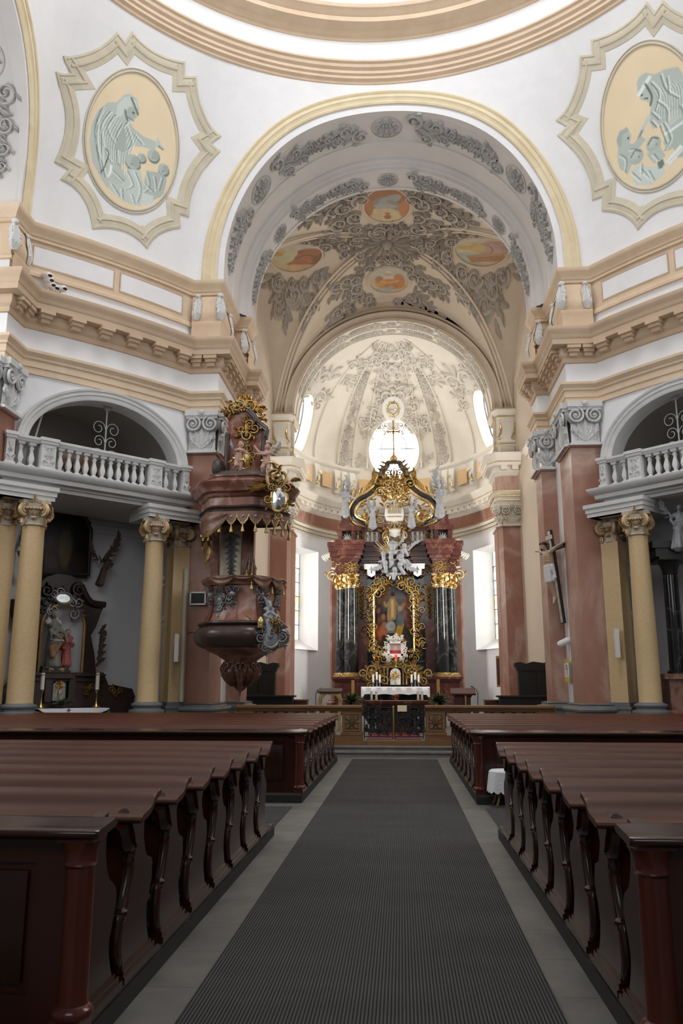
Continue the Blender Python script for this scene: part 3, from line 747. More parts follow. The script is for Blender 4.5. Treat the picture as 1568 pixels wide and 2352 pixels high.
b.add(rows, [(j*n+i, j*n+i+1, (j+1)*n+i+1, (j+1)*n+i) for j in range(len(prof)-1) for i in range(n-1)]); struct(trim_name(), b, M['vault'])
SOF = [(0,4.22),(.06,4.22),(.08,4.26),(.62,4.26),(.64,4.20),(.74,4.20),(.76,4.24),(1.3,4.24),(1.32,4.18),(1.42,4.18)]
b = MB(); rows = [(R*cos(a), CY1 + y, AZ0 + R*sin(a)) for y, R in SOF for a in A]
b.add(rows, [(j*n+i, j*n+i+1, (j+1)*n+i+1, (j+1)*n+i) for j in range(len(SOF)-1) for i in range(n-1)]); asof = struct('ceiling_apse_arch_soffit', b, M['cream'])
for yc in (.35, 1.03):
    S = lambda u, v, h, yc=yc: ((4.25-h)*np.cos(u/4.25), CY1 + yc + v, AZ0 + (4.25-h)*np.sin(u/4.25))
    L = pi*4.25
    for f in (.5,):
        b = MB(); rosette(b, S, L*f, 0, .24, .06, 8); mk('rosette', b, M['stucco_apse'], asof)
    for a0, a1 in ((.53,.63),(.47,.37),(.66,.76),(.34,.24),(.78,.9),(.22,.1)):
        b = MB(); garland(b, S, L*a0, L*a1, 0, .42, .06, r=random.Random(int(a0*100))); mk('garland', b, M['stucco_apse'], asof)
# ------------------------------------------------------------------ apse: half elliptical wall and half dome
EY, EA, EB, EZ, EH = 34.62, 5.35, 8.3, 13.1, 4.35
def SA(u, v, h=0):      # u = angle from +X towards the back, v = height over the springing (negative: wall)
    be = np.clip(v, 0, None)/EH; k = np.cos(be); z = np.where(v < 0, EZ + v, EZ + EH*np.sin(be))
    c, s_ = np.cos(u), np.sin(u); nl = np.sqrt((c/EA)**2 + (s_/EB)**2); kk = np.cos(be)
    return k*EA*c - h*kk*c/EA/nl, EY + k*EB*s_ - h*kk*s_/EB/nl, z - h*np.sin(be)
OV = [(pi/2, 1.10, .25, 1.48), (.42, 1.15, .155, 1.35), (pi-.42, 1.15, .155, 1.35)]
def in_ov(u, v): return any(((u-a)/ra)**2 + ((v-c)/rc)**2 < 1 for a, c, ra, rc in OV)
b = MB(); b.grid(lambda u, v: SA(u, v), np.linspace(0, pi, 301), np.linspace(-2.0, EH*pi/2, 141), skip=in_ov); ad = struct('ceiling_apse', b, M['cream'])
for i, (a, c, ra, rc) in enumerate(OV):
    t = np.linspace(0, 2*pi, 65)[:-1]; b = MB()
    prof = [(1.0, -.55),(1.0,.0),(1.02,.06),(1.08,.10),(1.13,.06),(1.16,.08),(1.20,.05),(1.21,-.02)]
    rows = np.concatenate([stk(SA(a + ra*k*np.cos(t), c + rc*k*np.sin(t), np.full_like(t, h))) for k, h in prof]); n = 64
    b.add(rows, [(j*n+q, j*n+(q+1) % n, (j+1)*n+(q+1) % n, (j+1)*n+q) for j in range(len(prof)-1) for q in range(n)])
    w = struct('window_%d' % (i+1), b, M['cream'])
    b = MB(); rows = np.concatenate([stk(SA(a + ra*k*np.cos(t), c + rc*k*np.sin(t), np.full_like(t, -.5))) for k in (1.0, .66, .33, .01)])
    b.add(rows, [(j*n+q, j*n+(q+1) % n, (j+1)*n+(q+1) % n, (j+1)*n+q) for j in range(3) for q in range(n)]); mk('pane', b, M['glass_oval'], w)
    b = MB()
    def bar(p, q, r=.028): b.tube([stk(SA(np.array([a + ra*x]), np.array([c + rc*y]), np.array([-.46])))[0] for x, y in (p, q)], r, 5)
    bar((-.99,0), (.99,0)); bar((0,-.99), (0,.99)); 
    for x in (-1, 1):
        for y in (-1, 1): bar((x*.5,y*.84), (x*.38,y*.64), .035)
    b.tube([stk(SA(np.array([a + ra*.98*cos(q)]), np.array([c + rc*.98*sin(q)]), np.array([-.46])))[0] for q in t], .035, 5, closed=True)
    b.tube([stk(SA(np.array([a + ra*.48*cos(q)]), np.array([c + rc*.60*sin(q)]), np.array([-.46])))[0] for q in t], .024, 5, closed=True)
    mk('glazing_bar', b, M['iron'], w)
# meridian ribs and stuccoed bands of the half dome
SD = lambda u0: (lambda u, v, h: SA(u0 + u/(EA*1.0)/np.maximum(.2, np.cos(np.clip(v,0,None)/EH)), v, h))
for u0 in (1.14, pi-1.14, .70, pi-.70, .98, pi-.98, 1.29, pi-1.29):
    b = MB(); v = np.linspace(.05, 6.2, 40)
    b.tube(stk(SA(np.full(40, u0), v, .02)), np.linspace(.07, .03, 40), 6); mk('dome_rib', b, M['cream'], ad)
for s in (0, 1):
    mir = (lambda x: x) if s == 0 else (lambda x: pi - x)
    uc = mir(1.06); k = 1 if s == 0 else -1
    S = SD(uc)
    for v0, v1, w in ((.1, 1.2, .44), (1.3, 2.05, .4), (3.3, 2.75, .34), (3.4, 4.6, .36)):
        b = MB(); garland(b, S, 0, 0, 0, .1) if False else None
        Sr = lambda u, v, h, S=S: S(v, u, h)
        garland(b, Sr, v0, v1, 0, w, .06, r=random.Random(int(v0*10))); mk('garland', b, M['stucco_apse'], ad)
    b = MB(); rosette(b, S, 0, 2.45, .25, .07, 10); mk('rosette', b, M['stucco_apse'], ad)
    # stucco over the side ovals and small pieces near the crown
    b = MB(); us = mir(.45); S3 = SD(us)
    foliage_patch(b, S3, [(k*.1, 2.6, 1.2), (k*-.9, 2.5, 2.0), (k*-1.1, 2.0, 3.6), (k*.8, 2.7, .6), (k*-1.4, 1.6, 4.2), (k*-.4, 3.2, 1.9), (k*-.9, 3.4, 2.4), (k*-1.3, 2.9, 2.9), (k*.3, 3.6, 1.3), (k*-1.5, 2.2, 3.3)], .75, .09, seed=5)
    dome(b, S3, k*-.1, 3.0, .45, .10, 12)
    mk('stucco_foliage', b, M['stucco_apse'], ad)
    b = MB(); foliage_patch(b, SD(mir(.86)), [(0, 4.6, 2.0), (.1, 4.25, 4.8), (-.2, 4.8, 2.6), (.2, 4.8, .9), (0, 3.95, 4.7)], .42, .06, seed=8); mk('stucco_foliage', b, M['stucco_apse'], ad)
    b = MB(); foliage_patch(b, SD(mir(1.24)), [(0, .15, 1.7), (0, .5, 1.4)], .4, .05, seed=3); mk('stucco_foliage', b, M['stucco_apse'], ad)
S = SD(pi/2)
b = MB(); foliage_patch(b, S, [(x, 5.55 + .05*abs(x), pi/2 + .5*x) for x in (-.9,-.5,-.15,.15,.5,.9)] + [(x, 5.2, -pi/2 + .6*x) for x in (-.5, 0, .5)], .55, .08, seed=4)
for x in np.linspace(-1.0, 1.0, 9): leaf(b, S, x*.55, 5.25, -pi/2 + x*.55, .55, .07, .05, 0, 6)
mk('stucco_foliage', b, M['stucco_apse'], ad)
b = MB(); foliage_patch(b, S, [(-.5,4.45,2.2),(.5,4.45,.9),(0,4.7,1.57),(-.65,4.15,4.2),(.65,4.15,5.2),(-.25,4.75,2),(.25,4.75,1.1)], .5, .07, seed=6)
dome(b, S, 0, 4.55, .2, .09); mk('stucco_foliage', b, M['stucco_apse'], ad)
# the big cartouche with a gilt sun over the middle window
b = MB(); t = np.linspace(0, 2*pi, 41)[:-1]
rows = np.concatenate([stk(S(k*.62*np.cos(t), 3.12 + k*.62*np.sin(t), np.full_like(t, h))) for k, h in ((1.0, .0), (.98, .14), (.86, .18), (.4, .12), (.02, .11))])
b.add(rows, [(j*40+q, j*40+(q+1) % 40, (j+1)*40+(q+1) % 40, (j+1)*40+q) for j in range(4) for q in range(40)])
b.add(stk(S(np.array([-.3,.3,.22,-.22]), np.array([2.5,2.5,2.1,2.1]), np.array([.1]*4))), [(0,1,2,3)])
mk('cartouche_shield', b, M['stucco_white'], ad)
b = MB(); 
for k in (-1, 1):
    scroll(b, S, k*.55, 2.55, pi/2 - k*2.0, .62, -k, .12); scroll(b, S, k*.6, 3.6, pi/2 - k*.2, .62, k, .12); spiral(b, S, k*.32, 2.4, pi/2+k*1.2, .16, 1.3, k, .1, .1)
foliage_patch(b, S, [(k*x, y, a if k > 0 else pi - a) for k in (-1, 1) for x, y, a in ((.75,3.2,.3),(.95,2.9,-.6),(1.2,2.55,-.7),(.85,2.6,-.4),(1.4,2.2,-1.0),(.6,3.9,1.2),(.3,4.0,1.6),(1.05,2.25,-1.2),(1.5,1.9,-1.3))], .55, .09, seed=9)
for k in (-1, 1): leaf(b, S, k*.1, 3.95, pi/2 - k*1.0, .7, .14, .14, -k*.6, 8); leaf(b, S, k*.12, 3.8, pi/2 - k*1.35, .55, .11, .12, -k*.6, 8)
dome(b, S, 0, 3.92, .15, .25, 10)
mk('cartouche_foliage', b, M['stucco_apse'], ad)
b = MB()
for i in range(18):
    a = 2*pi*i/18; leaf(b, lambda u, v, h: S(u, v, h + .17), .27*cos(a), 3.12 + .27*sin(a), a, .16 if i % 2 else .11, .05, .02, 0, 4)
ringp = ring_pts(lambda u, v, h: S(u, v, h), 0, 3.12, .27, .27, .18, 32); b.tube(ringp, .03, 6, closed=True)
b.tube(stk(S(np.linspace(-.16,.16,9), 3.1 + .03*np.sin(np.linspace(0,9,9)), np.full(9,.18))), .015, 5)
mk('gilt_sun', b, M['gold'], ad)
# ------------------------------------------------------------------ choir and apse entablature, attic, marble pilasters
def ell(u, d=0.0): q = SA(np.array([u]), np.array([-3.0]), np.array([d])); return (float(q[0][0]), float(q[1][0]))
ch = [(-6.85, CY0+.05), (-5.75, CY1-2.2), (-5.75, CY1-.06), (-5.18, CY1-.06), (-5.18, CY1-.28), (-4.42, CY1-.28), (-4.26, CY1-.08), (-4.26, CY1+1.38)]
ap = [ell(pi - t) for t in np.linspace(0.02, pi/2, 40)]
PA = ch + ap; PAT = PA + [(-x, y) for x, y in PA[::-1][1:]]
CARCH = [(-.05,8.92),(.06,8.92),(.06,9.06),(.10,9.08),(.10,9.24),(.14,9.26),(.22,9.38),(.22,9.46),(0,9.5)]
CCORN = [(0,10.12),(.05,10.16),(.08,10.22),(.14,10.27),(.14,10.46),(.36,10.50),(.38,10.64),(.40,10.66),(.43,10.76),(.5,10.86),(.52,10.92),(.52,11.0),(-.4,11.08)]
b = MB(); b.sweep(CARCH, PAT); struct(trim_name(), b, M['cream'])
b = MB(); b.sweep([(.0,9.48),(.0,10.14)], PAT); struct('wall_apse_frieze', b, M['pink2'])
b = MB(); b.sweep(CCORN, PAT); cc = struct(trim_name(), b, M['cream'])
for z, d in ((9.07,.11),(9.25,.15),(10.64,.39),(9.42,.23)):       # gilt fillets
    b = MB(); b.sweep([(d-.01,z-.018),(d+.012,z-.018),(d+.012,z+.018),(d-.01,z+.018)], PAT); mk('gilt_fillet', b, M['gold'], cc)
for s in (-1, 1):
    for t in np.linspace(.06, 1.25, 18):
        p = np.array(ell(pi - t)); q = np.array(ell(pi - t - .01)); tt = (q-p)/np.linalg.norm(q-p); nn = np.array([tt[1], -tt[0]])
        b = MB(side_T(s)); c = p + nn*.24; b.obox((c[0], c[1], 10.40), (tt[0]*.13, tt[1]*.13, 0), (nn[0]*.11, nn[1]*.11, 0), (0,0,.09)); mk('bracket', b, M['cream'], cc)
    for i in range(2):
        b = MB(side_T(s)); b.box(-5.1+.45*i, CY1-.65, 10.31, -4.86+.45*i, CY1-.36, 10.5); mk('bracket', b, M['cream'], cc)
    for i in range(8):
        b = MB(side_T(s)); x0 = -6.85 + .15*(.4+.58*i)*1.36; b.box(x0+.1, CY0+.4+.58*i, 10.31, x0+.36, CY0+.64+.58*i, 10.5); mk('bracket', b, M['cream'], cc)
b = MB(); b.sweep([(-.12,11.0),(-.12,11.45)], PAT); struct('wall_apse_attic_strip', b, M['cream'])
b = MB(); b.sweep([(-.12,11.42),(-.02,11.44),(-.02,11.52),(-.08,11.56),(-.1,12.66),(-.02,12.7),(.0,12.82),(.08,12.9),(.10,12.98),(.10,13.06),(-.3,13.10)], PAT[:len(PA)-9] ); 
b.T = MX; b.sweep([(-.12,11.42),(-.02,11.44),(-.02,11.52),(-.08,11.56),(-.1,12.66),(-.02,12.7),(.0,12.82),(.08,12.9),(.10,12.98),(.10,13.06),(-.3,13.10)], PAT[:len(PA)-9]); att = struct('wall_apse_attic', b, M['cream'])
for s in (-1, 1):
    for u0, u1 in ((.50,.66),(.78,.90),(1.20,1.36)):
        b = MB(side_T(s)); b.grid(lambda u, z: SA(pi - u, z - EZ, .14), np.linspace(u0, u1, 8), [11.72, 12.5]); mk('ochre_panel', b, M['ochre_panel'], att)
    for u0 in (.34,.44,.71,.95,1.03,1.12):
        b = MB(side_T(s)); c = ell(pi-u0); 
        b.grid(lambda u, z: SA(pi - u, z - EZ, .18 + .05*np.sin((z-11.5)*2.6)), np.linspace(u0-.03, u0+.03, 3), np.linspace(11.5, 12.75, 9)); mk('attic_pilaster', b, M['cream'], att)
        b = MB(side_T(s)); S = lambda u, v, h, u0=u0: SA(pi - u0 + u/5.5, v - EZ, .22 + h + .05*np.sin((v-11.5)*2.6))
        spiral(b, S, -.05, 12.3, pi/2, .09, 1.1, 1, .04, .03); leaf(b, S, .0, 12.1, -pi/2, .45, .05, .03, .6, 6); leaf(b, S, .06, 12.1, -pi/2-.3, .35, .04, .03, -.6, 6); spiral(b, S, .04, 11.7, -pi/2, .07, 1., 1, .03, .03)
        mk('gilt_ornament', b, M['gold'], att)
    # choir pier attic: gilt fillets and leaves
    b = MB(side_T(s)); pth = [(-5.18, CY1-.06), (-5.18, CY1-.28), (-4.42, CY1-.28), (-4.26, CY1-.08), (-4.26, CY1+1.3)]
    for z, d in ((11.5,.0),(12.7,.0),(13.02,.11)): b.sweep([(d-.04,z-.02),(d+.015,z-.02),(d+.015,z+.02),(d-.04,z+.02)], pth)
    for x in (-5.08, -4.5):
        S = lambda u, v, h, x=x: (x + u, CY1 - .26 - h, v)
        leaf(b, S, 0, 11.9, pi/2+.2, .55, .05, .03, -.5, 6); leaf(b, S, 0, 12.2, -pi/2, .5, .05, .03, .8, 6); spiral(b, S, 0, 11.75, -pi/2, .09, 1, 1, .03, .03)
    mk('gilt_ornament', b, M['gold'], att)
# lower apse wall with the two tall windows
WU, WD, WZ0, WZ1 = .608, .158, 3.35, 8.25
def in_win(u, v): 
    z = EZ + v; return WZ0 < z < WZ1 and (abs(u-WU) < WD or abs(u-(pi-WU)) < WD)
us = sorted(set(list(np.linspace(0, pi, 121)) + [WU-WD, WU+WD, pi-WU-WD, pi-WU+WD])); zs = [v - EZ for v in (0, 1.5, WZ0, 5, 6.6, WZ1, 8.95)]
b = MB(); b.grid(lambda u, v: SA(u, v, 0), us, zs, skip=in_win); struct('wall_apse', b, M['white'])
for i, uw in enumerate((pi-WU, WU)):
    b = MB(); rows = []
    for k, h, dz in ((1.0, 0, 0), (.75, -1.0, .1)):
        for x, z in ((-1, WZ0 + (.55 if h else 0)), (1, WZ0 + (.55 if h else 0)), (1, WZ1 - dz), (-1, WZ1 - dz)):
            q = SA(np.array([uw + x*WD*k]), np.array([z - EZ]), np.array([h])); rows.append((q[0][0], q[1][0], q[2][0]))
    b.add(rows, [(q, (q+1) % 4, 4+(q+1) % 4, 4+q) for q in range(4)]); w = struct('window_%d' % (i+4), b, M['white'])
    P0, P1_, P2_, P3_ = [np.array(r) for r in rows[4:]]
    b = MB(); b.add([P0, P1_, P2_, P3_], [(0,1,2,3)]); mk('pane', b, M['glass_side'], w)
    b = MB(); inn = -np.array([P0[0], 0, 0])/abs(P0[0])*.03
    for k in range(1, 6): 
        f = k/6; b.tube([P0 + (P3_-P0)*f + inn, P1_ + (P2_-P1_)*f + inn], .02, 4)
    for f in (.02, .34, .67, .98): b.tube([P0 + (P1_-P0)*f + inn, P3_ + (P2_-P3_)*f + inn], .012, 4)
    mk('glazing_bar', b, M['iron'], w)
# ------------------------------------------------------------------ pilasters with composite capitals
def capital(b, o, ux, n, w, z0, z1, k=1.0, edge=(1, 1)):
    o = np.array([o[0], o[1], 0.]); ux = np.array([ux[0], ux[1], 0.]); n = np.array([n[0], n[1], 0.]); H = z1 - z0
    def S(u, v, h):
        u = np.asarray(u, float); h = np.asarray(h, float) + np.interp(v, [z0, z0+H*.1, z1], [.03, .02, .09])
        q = o + ux*u[:,None] + n*h[:,None]; return q[:,0], q[:,1], np.asarray(v, float)
    hw = w/2
    b.grid(lambda u, v: S(u, v, 0*u), [-hw, hw], [z0, z0+H*.1, z1])
    for h, za, zb in ((.06, z0-.02, z0+.05), (.07, z1-.20*H, z1-.13*H), (.12, z1-.13*H, z1), (.09, z1-.15*H, z1-.10*H)):
        c = o + n*(h/2 + .05); b.obox((c[0], c[1], (za+zb)/2), ux*(hw+.02+h*.6), n*(h/2+.05), (0,0,(zb-za)/2))
    r = H*.20
    for sg in (-1, 1):
        c = sg*(hw - r*.55)
        for j in range(2): dome(b, lambda u, v, h: S(u, v, h*1.0), c, z1-.13*H-r*.95, r*1.02, .07, 14)
        spiral(b, lambda u, v, h: S(u, v, h + .075), c, z1-.13*H+r*.02, 0 if sg < 0 else pi, r*.95, 1.9, -sg*-1 if False else (-1 if sg < 0 else 1), r*.34, .05)
        dome(b, lambda u, v, h: S(u, v, h + .08), c, z1-.13*H-r*.95, r*.2, .06, 8)
        leaf(b, S, sg*hw*.85, z1-.13*H-r*1.9, -pi/2 - sg*.3, H*.3, H*.08, .09, 0, 6)
    m = max(3, int(w/.13))
    for i in range(m):
        u = -hw*.55 + hw*1.1*i/(m-1); dome(b, S, u, z1-.28*H, .042, .07, 8)
    dome(b, lambda u, v, h: S(u, v, h + .1), 0, z1-.06*H, .10, .10, 8)
    for sg in (-1, 0, 1): leaf(b, lambda u, v, h: S(u, v, h + .09), sg*.03, z1-.1*H, pi/2 + sg*1.0, .16, .05, .06, 0, 5)
    for a, L in ((0, .52), (.45, .46), (-.45, .46), (.85, .40), (-.85, .40)):
        leaf(b, S, 0, z0+.12*H, pi/2 + a, H*L, H*.09, .06, -a*.4, 7)
    for sg in (-1, 1):
        for q in (.5, .75): leaf(b, S, sg*hw*q*.9, z0+.12*H, pi/2 + sg*.05, H*.42, H*.08, .05, sg*.6, 6)
        spiral(b, S, sg*hw*.5, z0+.35*H, pi/2, H*.09, 1.1, -sg, H*.05, .04)
def pilaster(name, label, faces, foot, z0, z1, zc, mats_, T, base=True, group=None):
    # foot: plan polygon path of the marble faces; faces: (centre, ux, n, width) for the capitals
    loc = np.array([foot[0][0], foot[0][1], 0.]); 
    if T is MX: loc[0] *= -1
    r = thing(name, label, 'pilaster', loc, group=group)
    b = MB(T); b.sweep([(0, z0), (0, z1)], foot); b.sweep([(0,z1),(.05,z1+.01),(.07,z1+.05),(.05,z1+.09),(0,z1+.1)], foot); mk('shaft', b, mats_[0], r)
    if base:
        b = MB(T); b.sweep([(.20,.0),(.20,z0-.22),(.26,z0-.20),(.28,z0-.15),(.26,z0-.10),(.17,z0-.09),(.15,z0-.05),(.17,z0-.02),(.10,z0+.0),(.0,z0+.01)], foot); mk('base', b, mats_[2], r)
    b = MB(T)
    for f in faces: capital(b, f[0], f[1], f[2], f[3], z1+.06, zc)
    mk('capital', b, mats_[1], r); return r
for s in (-1, 1):
    T = side_T(s); nm = 'left' if s < 0 else 'right'; where = 'under the brown pulpit canopy' if s < 0 else 'beside the tall crucifix'
    b = MB(T); b.box(-6.25, YC+PF+.05, 0, -HW-.07, YC+12.9, 11.6); b.box(-12.9, YC+HW+.07, 0, -PF-.05, YC+6.25, 11.6); struct('wall_%s_pier' % nm, b, M['white'])
    pilaster('pilaster', 'broad pink marble pilaster with grey capital ' + ('beside the pulpit' if s < 0 else 'between the crucifix and the right gallery'),
        [((-5.42, YC+PF), (1,0), (0,-1), .78), ((-HW, YC+10.07), (0,1), (1,0), 1.5)],
        [(-5.84, YC+PF+.3), (-5.84, YC+PF), (-HW, YC+PF), (-HW, YC+10.85), (-HW-.3, YC+10.85)], 1.18, 8.12, 9.42, (M['pink'], M['bal'], M['basegrey']), T)
    pilaster('pilaster', 'pink marble pilaster with grey capital at the outer end of the %s gallery' % nm, [((-PF, YC+5.42), (0,1), (1,0), .78), ((-PF-.75, YC+HW), (1,0), (0,-1), 1.4)],
        [(-PF-1.5, YC+HW), (-PF, YC+HW), (-PF, YC+PO-.01), (-PF-.3, YC+PO-.01)], 1.18, 8.12, 9.42, (M['pink'], M['bal'], M['basegrey']), T)
    pilaster('pilaster', 'narrow pink marble pilaster on the inner side of the choir arch, ' + ('behind the pulpit' if s < 0 else 'behind the crucifix'),
        [((-4.80, YC+11.85), (1,0), (0,-1), .34), ((-4.62, YC+12.37), (0,1), (1,0), 1.0)],
        [(-HW-.1, YC+11.85), (-4.62, YC+11.85), (-4.62, YC+12.9), (-4.9, YC+12.9)], 1.18, 8.12, 9.42, (M['pink'], M['bal'], M['basegrey']), T)
    pilaster('pilaster', 'dark pink marble pilaster with white and gold capital, ' + ('far left of the altar' if s < 0 else 'far right of the altar'),
        [((-4.80, CY1-.28), (1,0), (0,-1), .74), ((-5.46, CY1-.06), (1,0), (0,-1), .5), ((-4.34, CY1-.18), (.62,.78), (.78,-.62), .24)],
        [(-CA, CY1-.06), (-5.18, CY1-.06), (-5.18, CY1-.28), (-4.42, CY1-.28), (-4.26, CY1-.08), (-4.26, CY1+1.38)], 1.0, 7.95, 8.93, (M['pink2'], M['cream'], M['basegrey']), T)
    for j, u in enumerate((.965, .26)):
        pth = [ell(pi - u + .065 - .13*i/4 , .12) for i in range(5)]; pth = [ell(pi-u+.065, 0)] + pth + [ell(pi-u-.065, 0)]
        c = ell(pi-u, .12); tt = np.array(pth[4]) - np.array(pth[2]); tt /= np.linalg.norm(tt); nn = (tt[1], -tt[0])
        pilaster('pilaster', 'slim pink marble pilaster in the apse, ' + ('left' if s < 0 else 'right') + (' of the black altar columns' if j == 0 else ' end of the apse wall by the arch'), [(c, tt, nn, .8)], pth, 1.0, 7.95, 8.93, (M['pink2'], M['cream'], M['pink2']), T)
# ------------------------------------------------------------------ stucco and frescoes of the choir vault
def fresco(seed, kind):
    P = Paint(150, 150, (196, 180, 140)); r = random.Random(seed)
    if kind == 0:
        P.ell(.5,.35,.6,.3,(150,85,40)); P.ell(.5,.72,.5,.3,(205,190,150)); P.ell(.42,.42,.32,.16,(120,130,140),-.3); P.ell(.55,.36,.28,.12,(150,160,165),-.5); P.ell(.66,.5,.2,.1,(130,140,140),.8)
        P.poly([(.2,.5),(.45,.42),(.75,.52),(.6,.6),(.3,.6)],(165,168,165)); P.ell(.88,.6,.12,.25,(190,110,60)); P.ell(.1,.5,.12,.3,(170,95,50)); P.ell(.5,.78,.1,.07,(175,95,50)); P.ell(.52,.86,.08,.06,(150,70,40))
        for x in (.3,.42,.62,.72): P.ell(x,.72+r.random()*.1,.06,.05,(215,190,150))
    elif kind == 1:
        P.ell(.5,.3,.5,.3,(190,190,180)); P.ell(.25,.6,.35,.35,(125,55,35)); P.ell(.45,.66,.25,.22,(160,85,50)); P.ell(.2,.42,.2,.14,(150,80,55)); P.ell(.62,.4,.16,.18,(200,190,150)); P.ell(.72,.52,.2,.22,(190,195,160)); P.ell(.85,.38,.12,.1,(190,140,60)); P.ell(.75,.3,.07,.07,(205,165,120)); P.poly([(.1,.85),(.6,.78),(.7,.95),(.2,1)],(205,165,130)); P.line([(.1,.6),(.3,.5),(.5,.62)],.02,(90,40,30)); P.line([(.2,.75),(.4,.6)],.015,(185,110,80))
    elif kind == 2:
        P.ell(.3,.35,.4,.3,(195,195,170)); P.ell(.25,.8,.3,.2,(170,180,175)); P.ell(.72,.45,.3,.3,(170,140,140)); P.ell(.68,.52,.2,.2,(185,150,150)); P.ell(.42,.45,.15,.16,(200,180,110)); P.ell(.2,.42,.14,.08,(200,160,70)); P.ell(.38,.3,.07,.07,(205,165,120)); P.poly([(.2,.7),(.9,.62),(.95,.85),(.3,.9)],(165,115,75)); P.line([(.4,.72),(.85,.66)],.025,(190,150,110)); P.line([(.6,.3),(.7,.5),(.66,.62)],.012,(130,95,100))
    else:
        P.ell(.5,.3,.5,.35,(180,185,175)); P.ell(.5,.45,.13,.15,(205,200,190)); P.ell(.48,.27,.08,.08,(200,165,125)); P.ell(.48,.19,.07,.05,(215,210,200)); P.ell(.55,.66,.36,.2,(190,115,45)); P.ell(.75,.5,.14,.26,(185,110,55)); P.ell(.3,.62,.15,.14,(200,140,60)); P.ell(.25,.45,.1,.12,(170,100,55)); P.line([(.3,.55),(.5,.62),(.72,.52)],.03,(205,150,90)); P.line([(.4,.72),(.6,.66),(.7,.78)],.012,(140,75,30)); P.line([(.35,.8),(.75,.82)],.02,(150,150,150)); P.ell(.3,.9,.3,.1,(160,165,165))
    P.mottle(.25, seed, 9); P.a = P.a*.66 + np.array(srgb(196,176,148))*.34; return P
MED = [(1106,571,62,30,2,'right ceiling fresco oval with pale violet and yellow figures'), (888,472,53,39,0,'uppermost ceiling fresco oval with a grey robed figure on orange cloud'), (679,585,58,34,1,'left ceiling fresco oval with red robed figures'), (893,645,46,29,3,'lowest ceiling fresco oval with a white bearded figure in orange')]
for (px, py, hw, hh, k, lab) in MED:
    c = hit_vault(px, py)
    up, dn = hit_vault(px, py-hh), hit_vault(px, py+hh); lf, rt_ = hit_vault(px-hw, py), hit_vault(px+hw, py)
    if not (c and up and dn and lf and rt_): 
        print('MED miss', px, c, up, dn, lf, rt_)
    if k == 1: rt_, lf, up, dn = [(c[0] - (q[0]-C2[0]), c[1] + q[1]-C2[1]) for q in (R2[1], R2[0], R2[2], R2[3])]
    if k == 2: C2, R2 = c, (lf, rt_, up, dn)
    e1 = (np.array(rt_) - np.array(lf))/2; e2 = (np.array(up) - np.array(dn))/2; c = (np.array(lf) + np.array(rt_))/2
    S = lambda u, v, h, c=c, e1=e1, e2=e2: SV(c[0] + u*e1[0] + v*e2[0], c[1] + u*e1[1] + v*e2[1], h)
    o = painted_oval('ceiling_fresco', fresco(3+k, k), S, 0, 0, 1, 1, h=.04); WORLD[o.name] = np.zeros(3)
    tag(o, lab, 'fresco', 'oval frescoes of the choir vault'); 
    b = MB(); 
    for rr, hh_, tr in ((1.03,.05,.05),(1.12,.03,.035)): b.tube(ring_pts(S, 0, 0, rr, rr, hh_, 48), tr, 6, closed=True)
    fr = mk('fresco_frame', b, M['vault'], o)
    # stucco foliage round the oval
    m1, m2 = np.linalg.norm(e1), np.linalg.norm(e2)
    d1, d2 = e1/m1, e2/m2
    S2 = lambda u, v, h, c=c, d1=d1, d2=d2: SV(np.clip(c[0] + u*d1[0] + v*d2[0], -6.5, 6.5), np.clip(c[1] + u*d1[1] + v*d2[1], CY0, CY1), h)
    pts = []
    if k in (0, 3):
        for sg in (-1, 1):
            for a, rr, da in ((.1,1.35,.6),(.6,1.4,.9),(1.1,1.4,1.2),(-.5,1.4,-.4),(-1.0,1.4,-.9)):
                x, y = m1*rr*cos(a), m2*rr*1.15*sin(a); pts.append((sg*x, y, da if sg > 0 else pi - da))
            for i in range(5 if k == 0 else 6):
                x, y = m1*1.5 + .36*i, (m2*.6 - .12*i if k == 0 else -m2*.9 - .30*i); pts.append((sg*x, y, (-.2 if k == 0 else -.75) if sg > 0 else pi + (.2 if k == 0 else .75)))
            for i in range(3): pts.append((sg*(m1*1.5 + .4*i), -m2*.9 - .1*i if k == 0 else m2*.1, -.3 if sg > 0 else pi+.3))
        sz = .72 if k == 0 else .62
    else:
        sg = 1 if k == 1 else -1; pts = []
        for a in np.linspace(-2.4, 2.4, 13):
            x, y = m1*1.28*cos(a), m2*1.5*sin(a); pts.append((sg*x, y, a if sg > 0 else pi - a))
        for i in range(4): pts.append((sg*(m1*(.9 - .5*i)), -m2*1.9 - .1*(i % 2), -1.6))
        for i in range(2): pts.append((sg*(m1*(.5 - .9*i)), -m2*2.5, -1.4))
        for i in range(3): pts.append((sg*(m1*1.6 + .3*i), -m2*.2 + .25*i, 0 if sg > 0 else pi))
        sz = .62
    b = MB(); foliage_patch(b, S2, pts, sz*.92, .15, seed=20+k); mk('stucco_foliage', b, M['stucco_brown'], vault)
c = hit_vault(888, 555); S = lambda u, v, h: SV(c[0] + u, c[1] + v, h)
b = MB()
for r0, nn, L, w, hh in ((.25, 14, .75, .13, .22), (.75, 18, .55, .13, .14), (1.1, 22, .5, .12, .1)):
    for i in range(nn): a = 2*pi*(i + .5*(nn % 4))/nn; leaf(b, S, r0*cos(a), r0*sin(a), a, L, w, hh, rng.uniform(-.3,.3), 7)
pts = [(1.25*cos(a), 1.0*sin(a), a) for a in np.linspace(0, 2*pi, 17)[:-1]] + [(s*1.7, q, 0 if s > 0 else pi) for s in (-1,1) for q in (-.25,.25)]
foliage_patch(b, S, pts, .5, .14, seed=31); dome(b, S, 0, 0, .22, .35, 12); o = mk('vault_boss', b, M['stucco_brown'], vault)
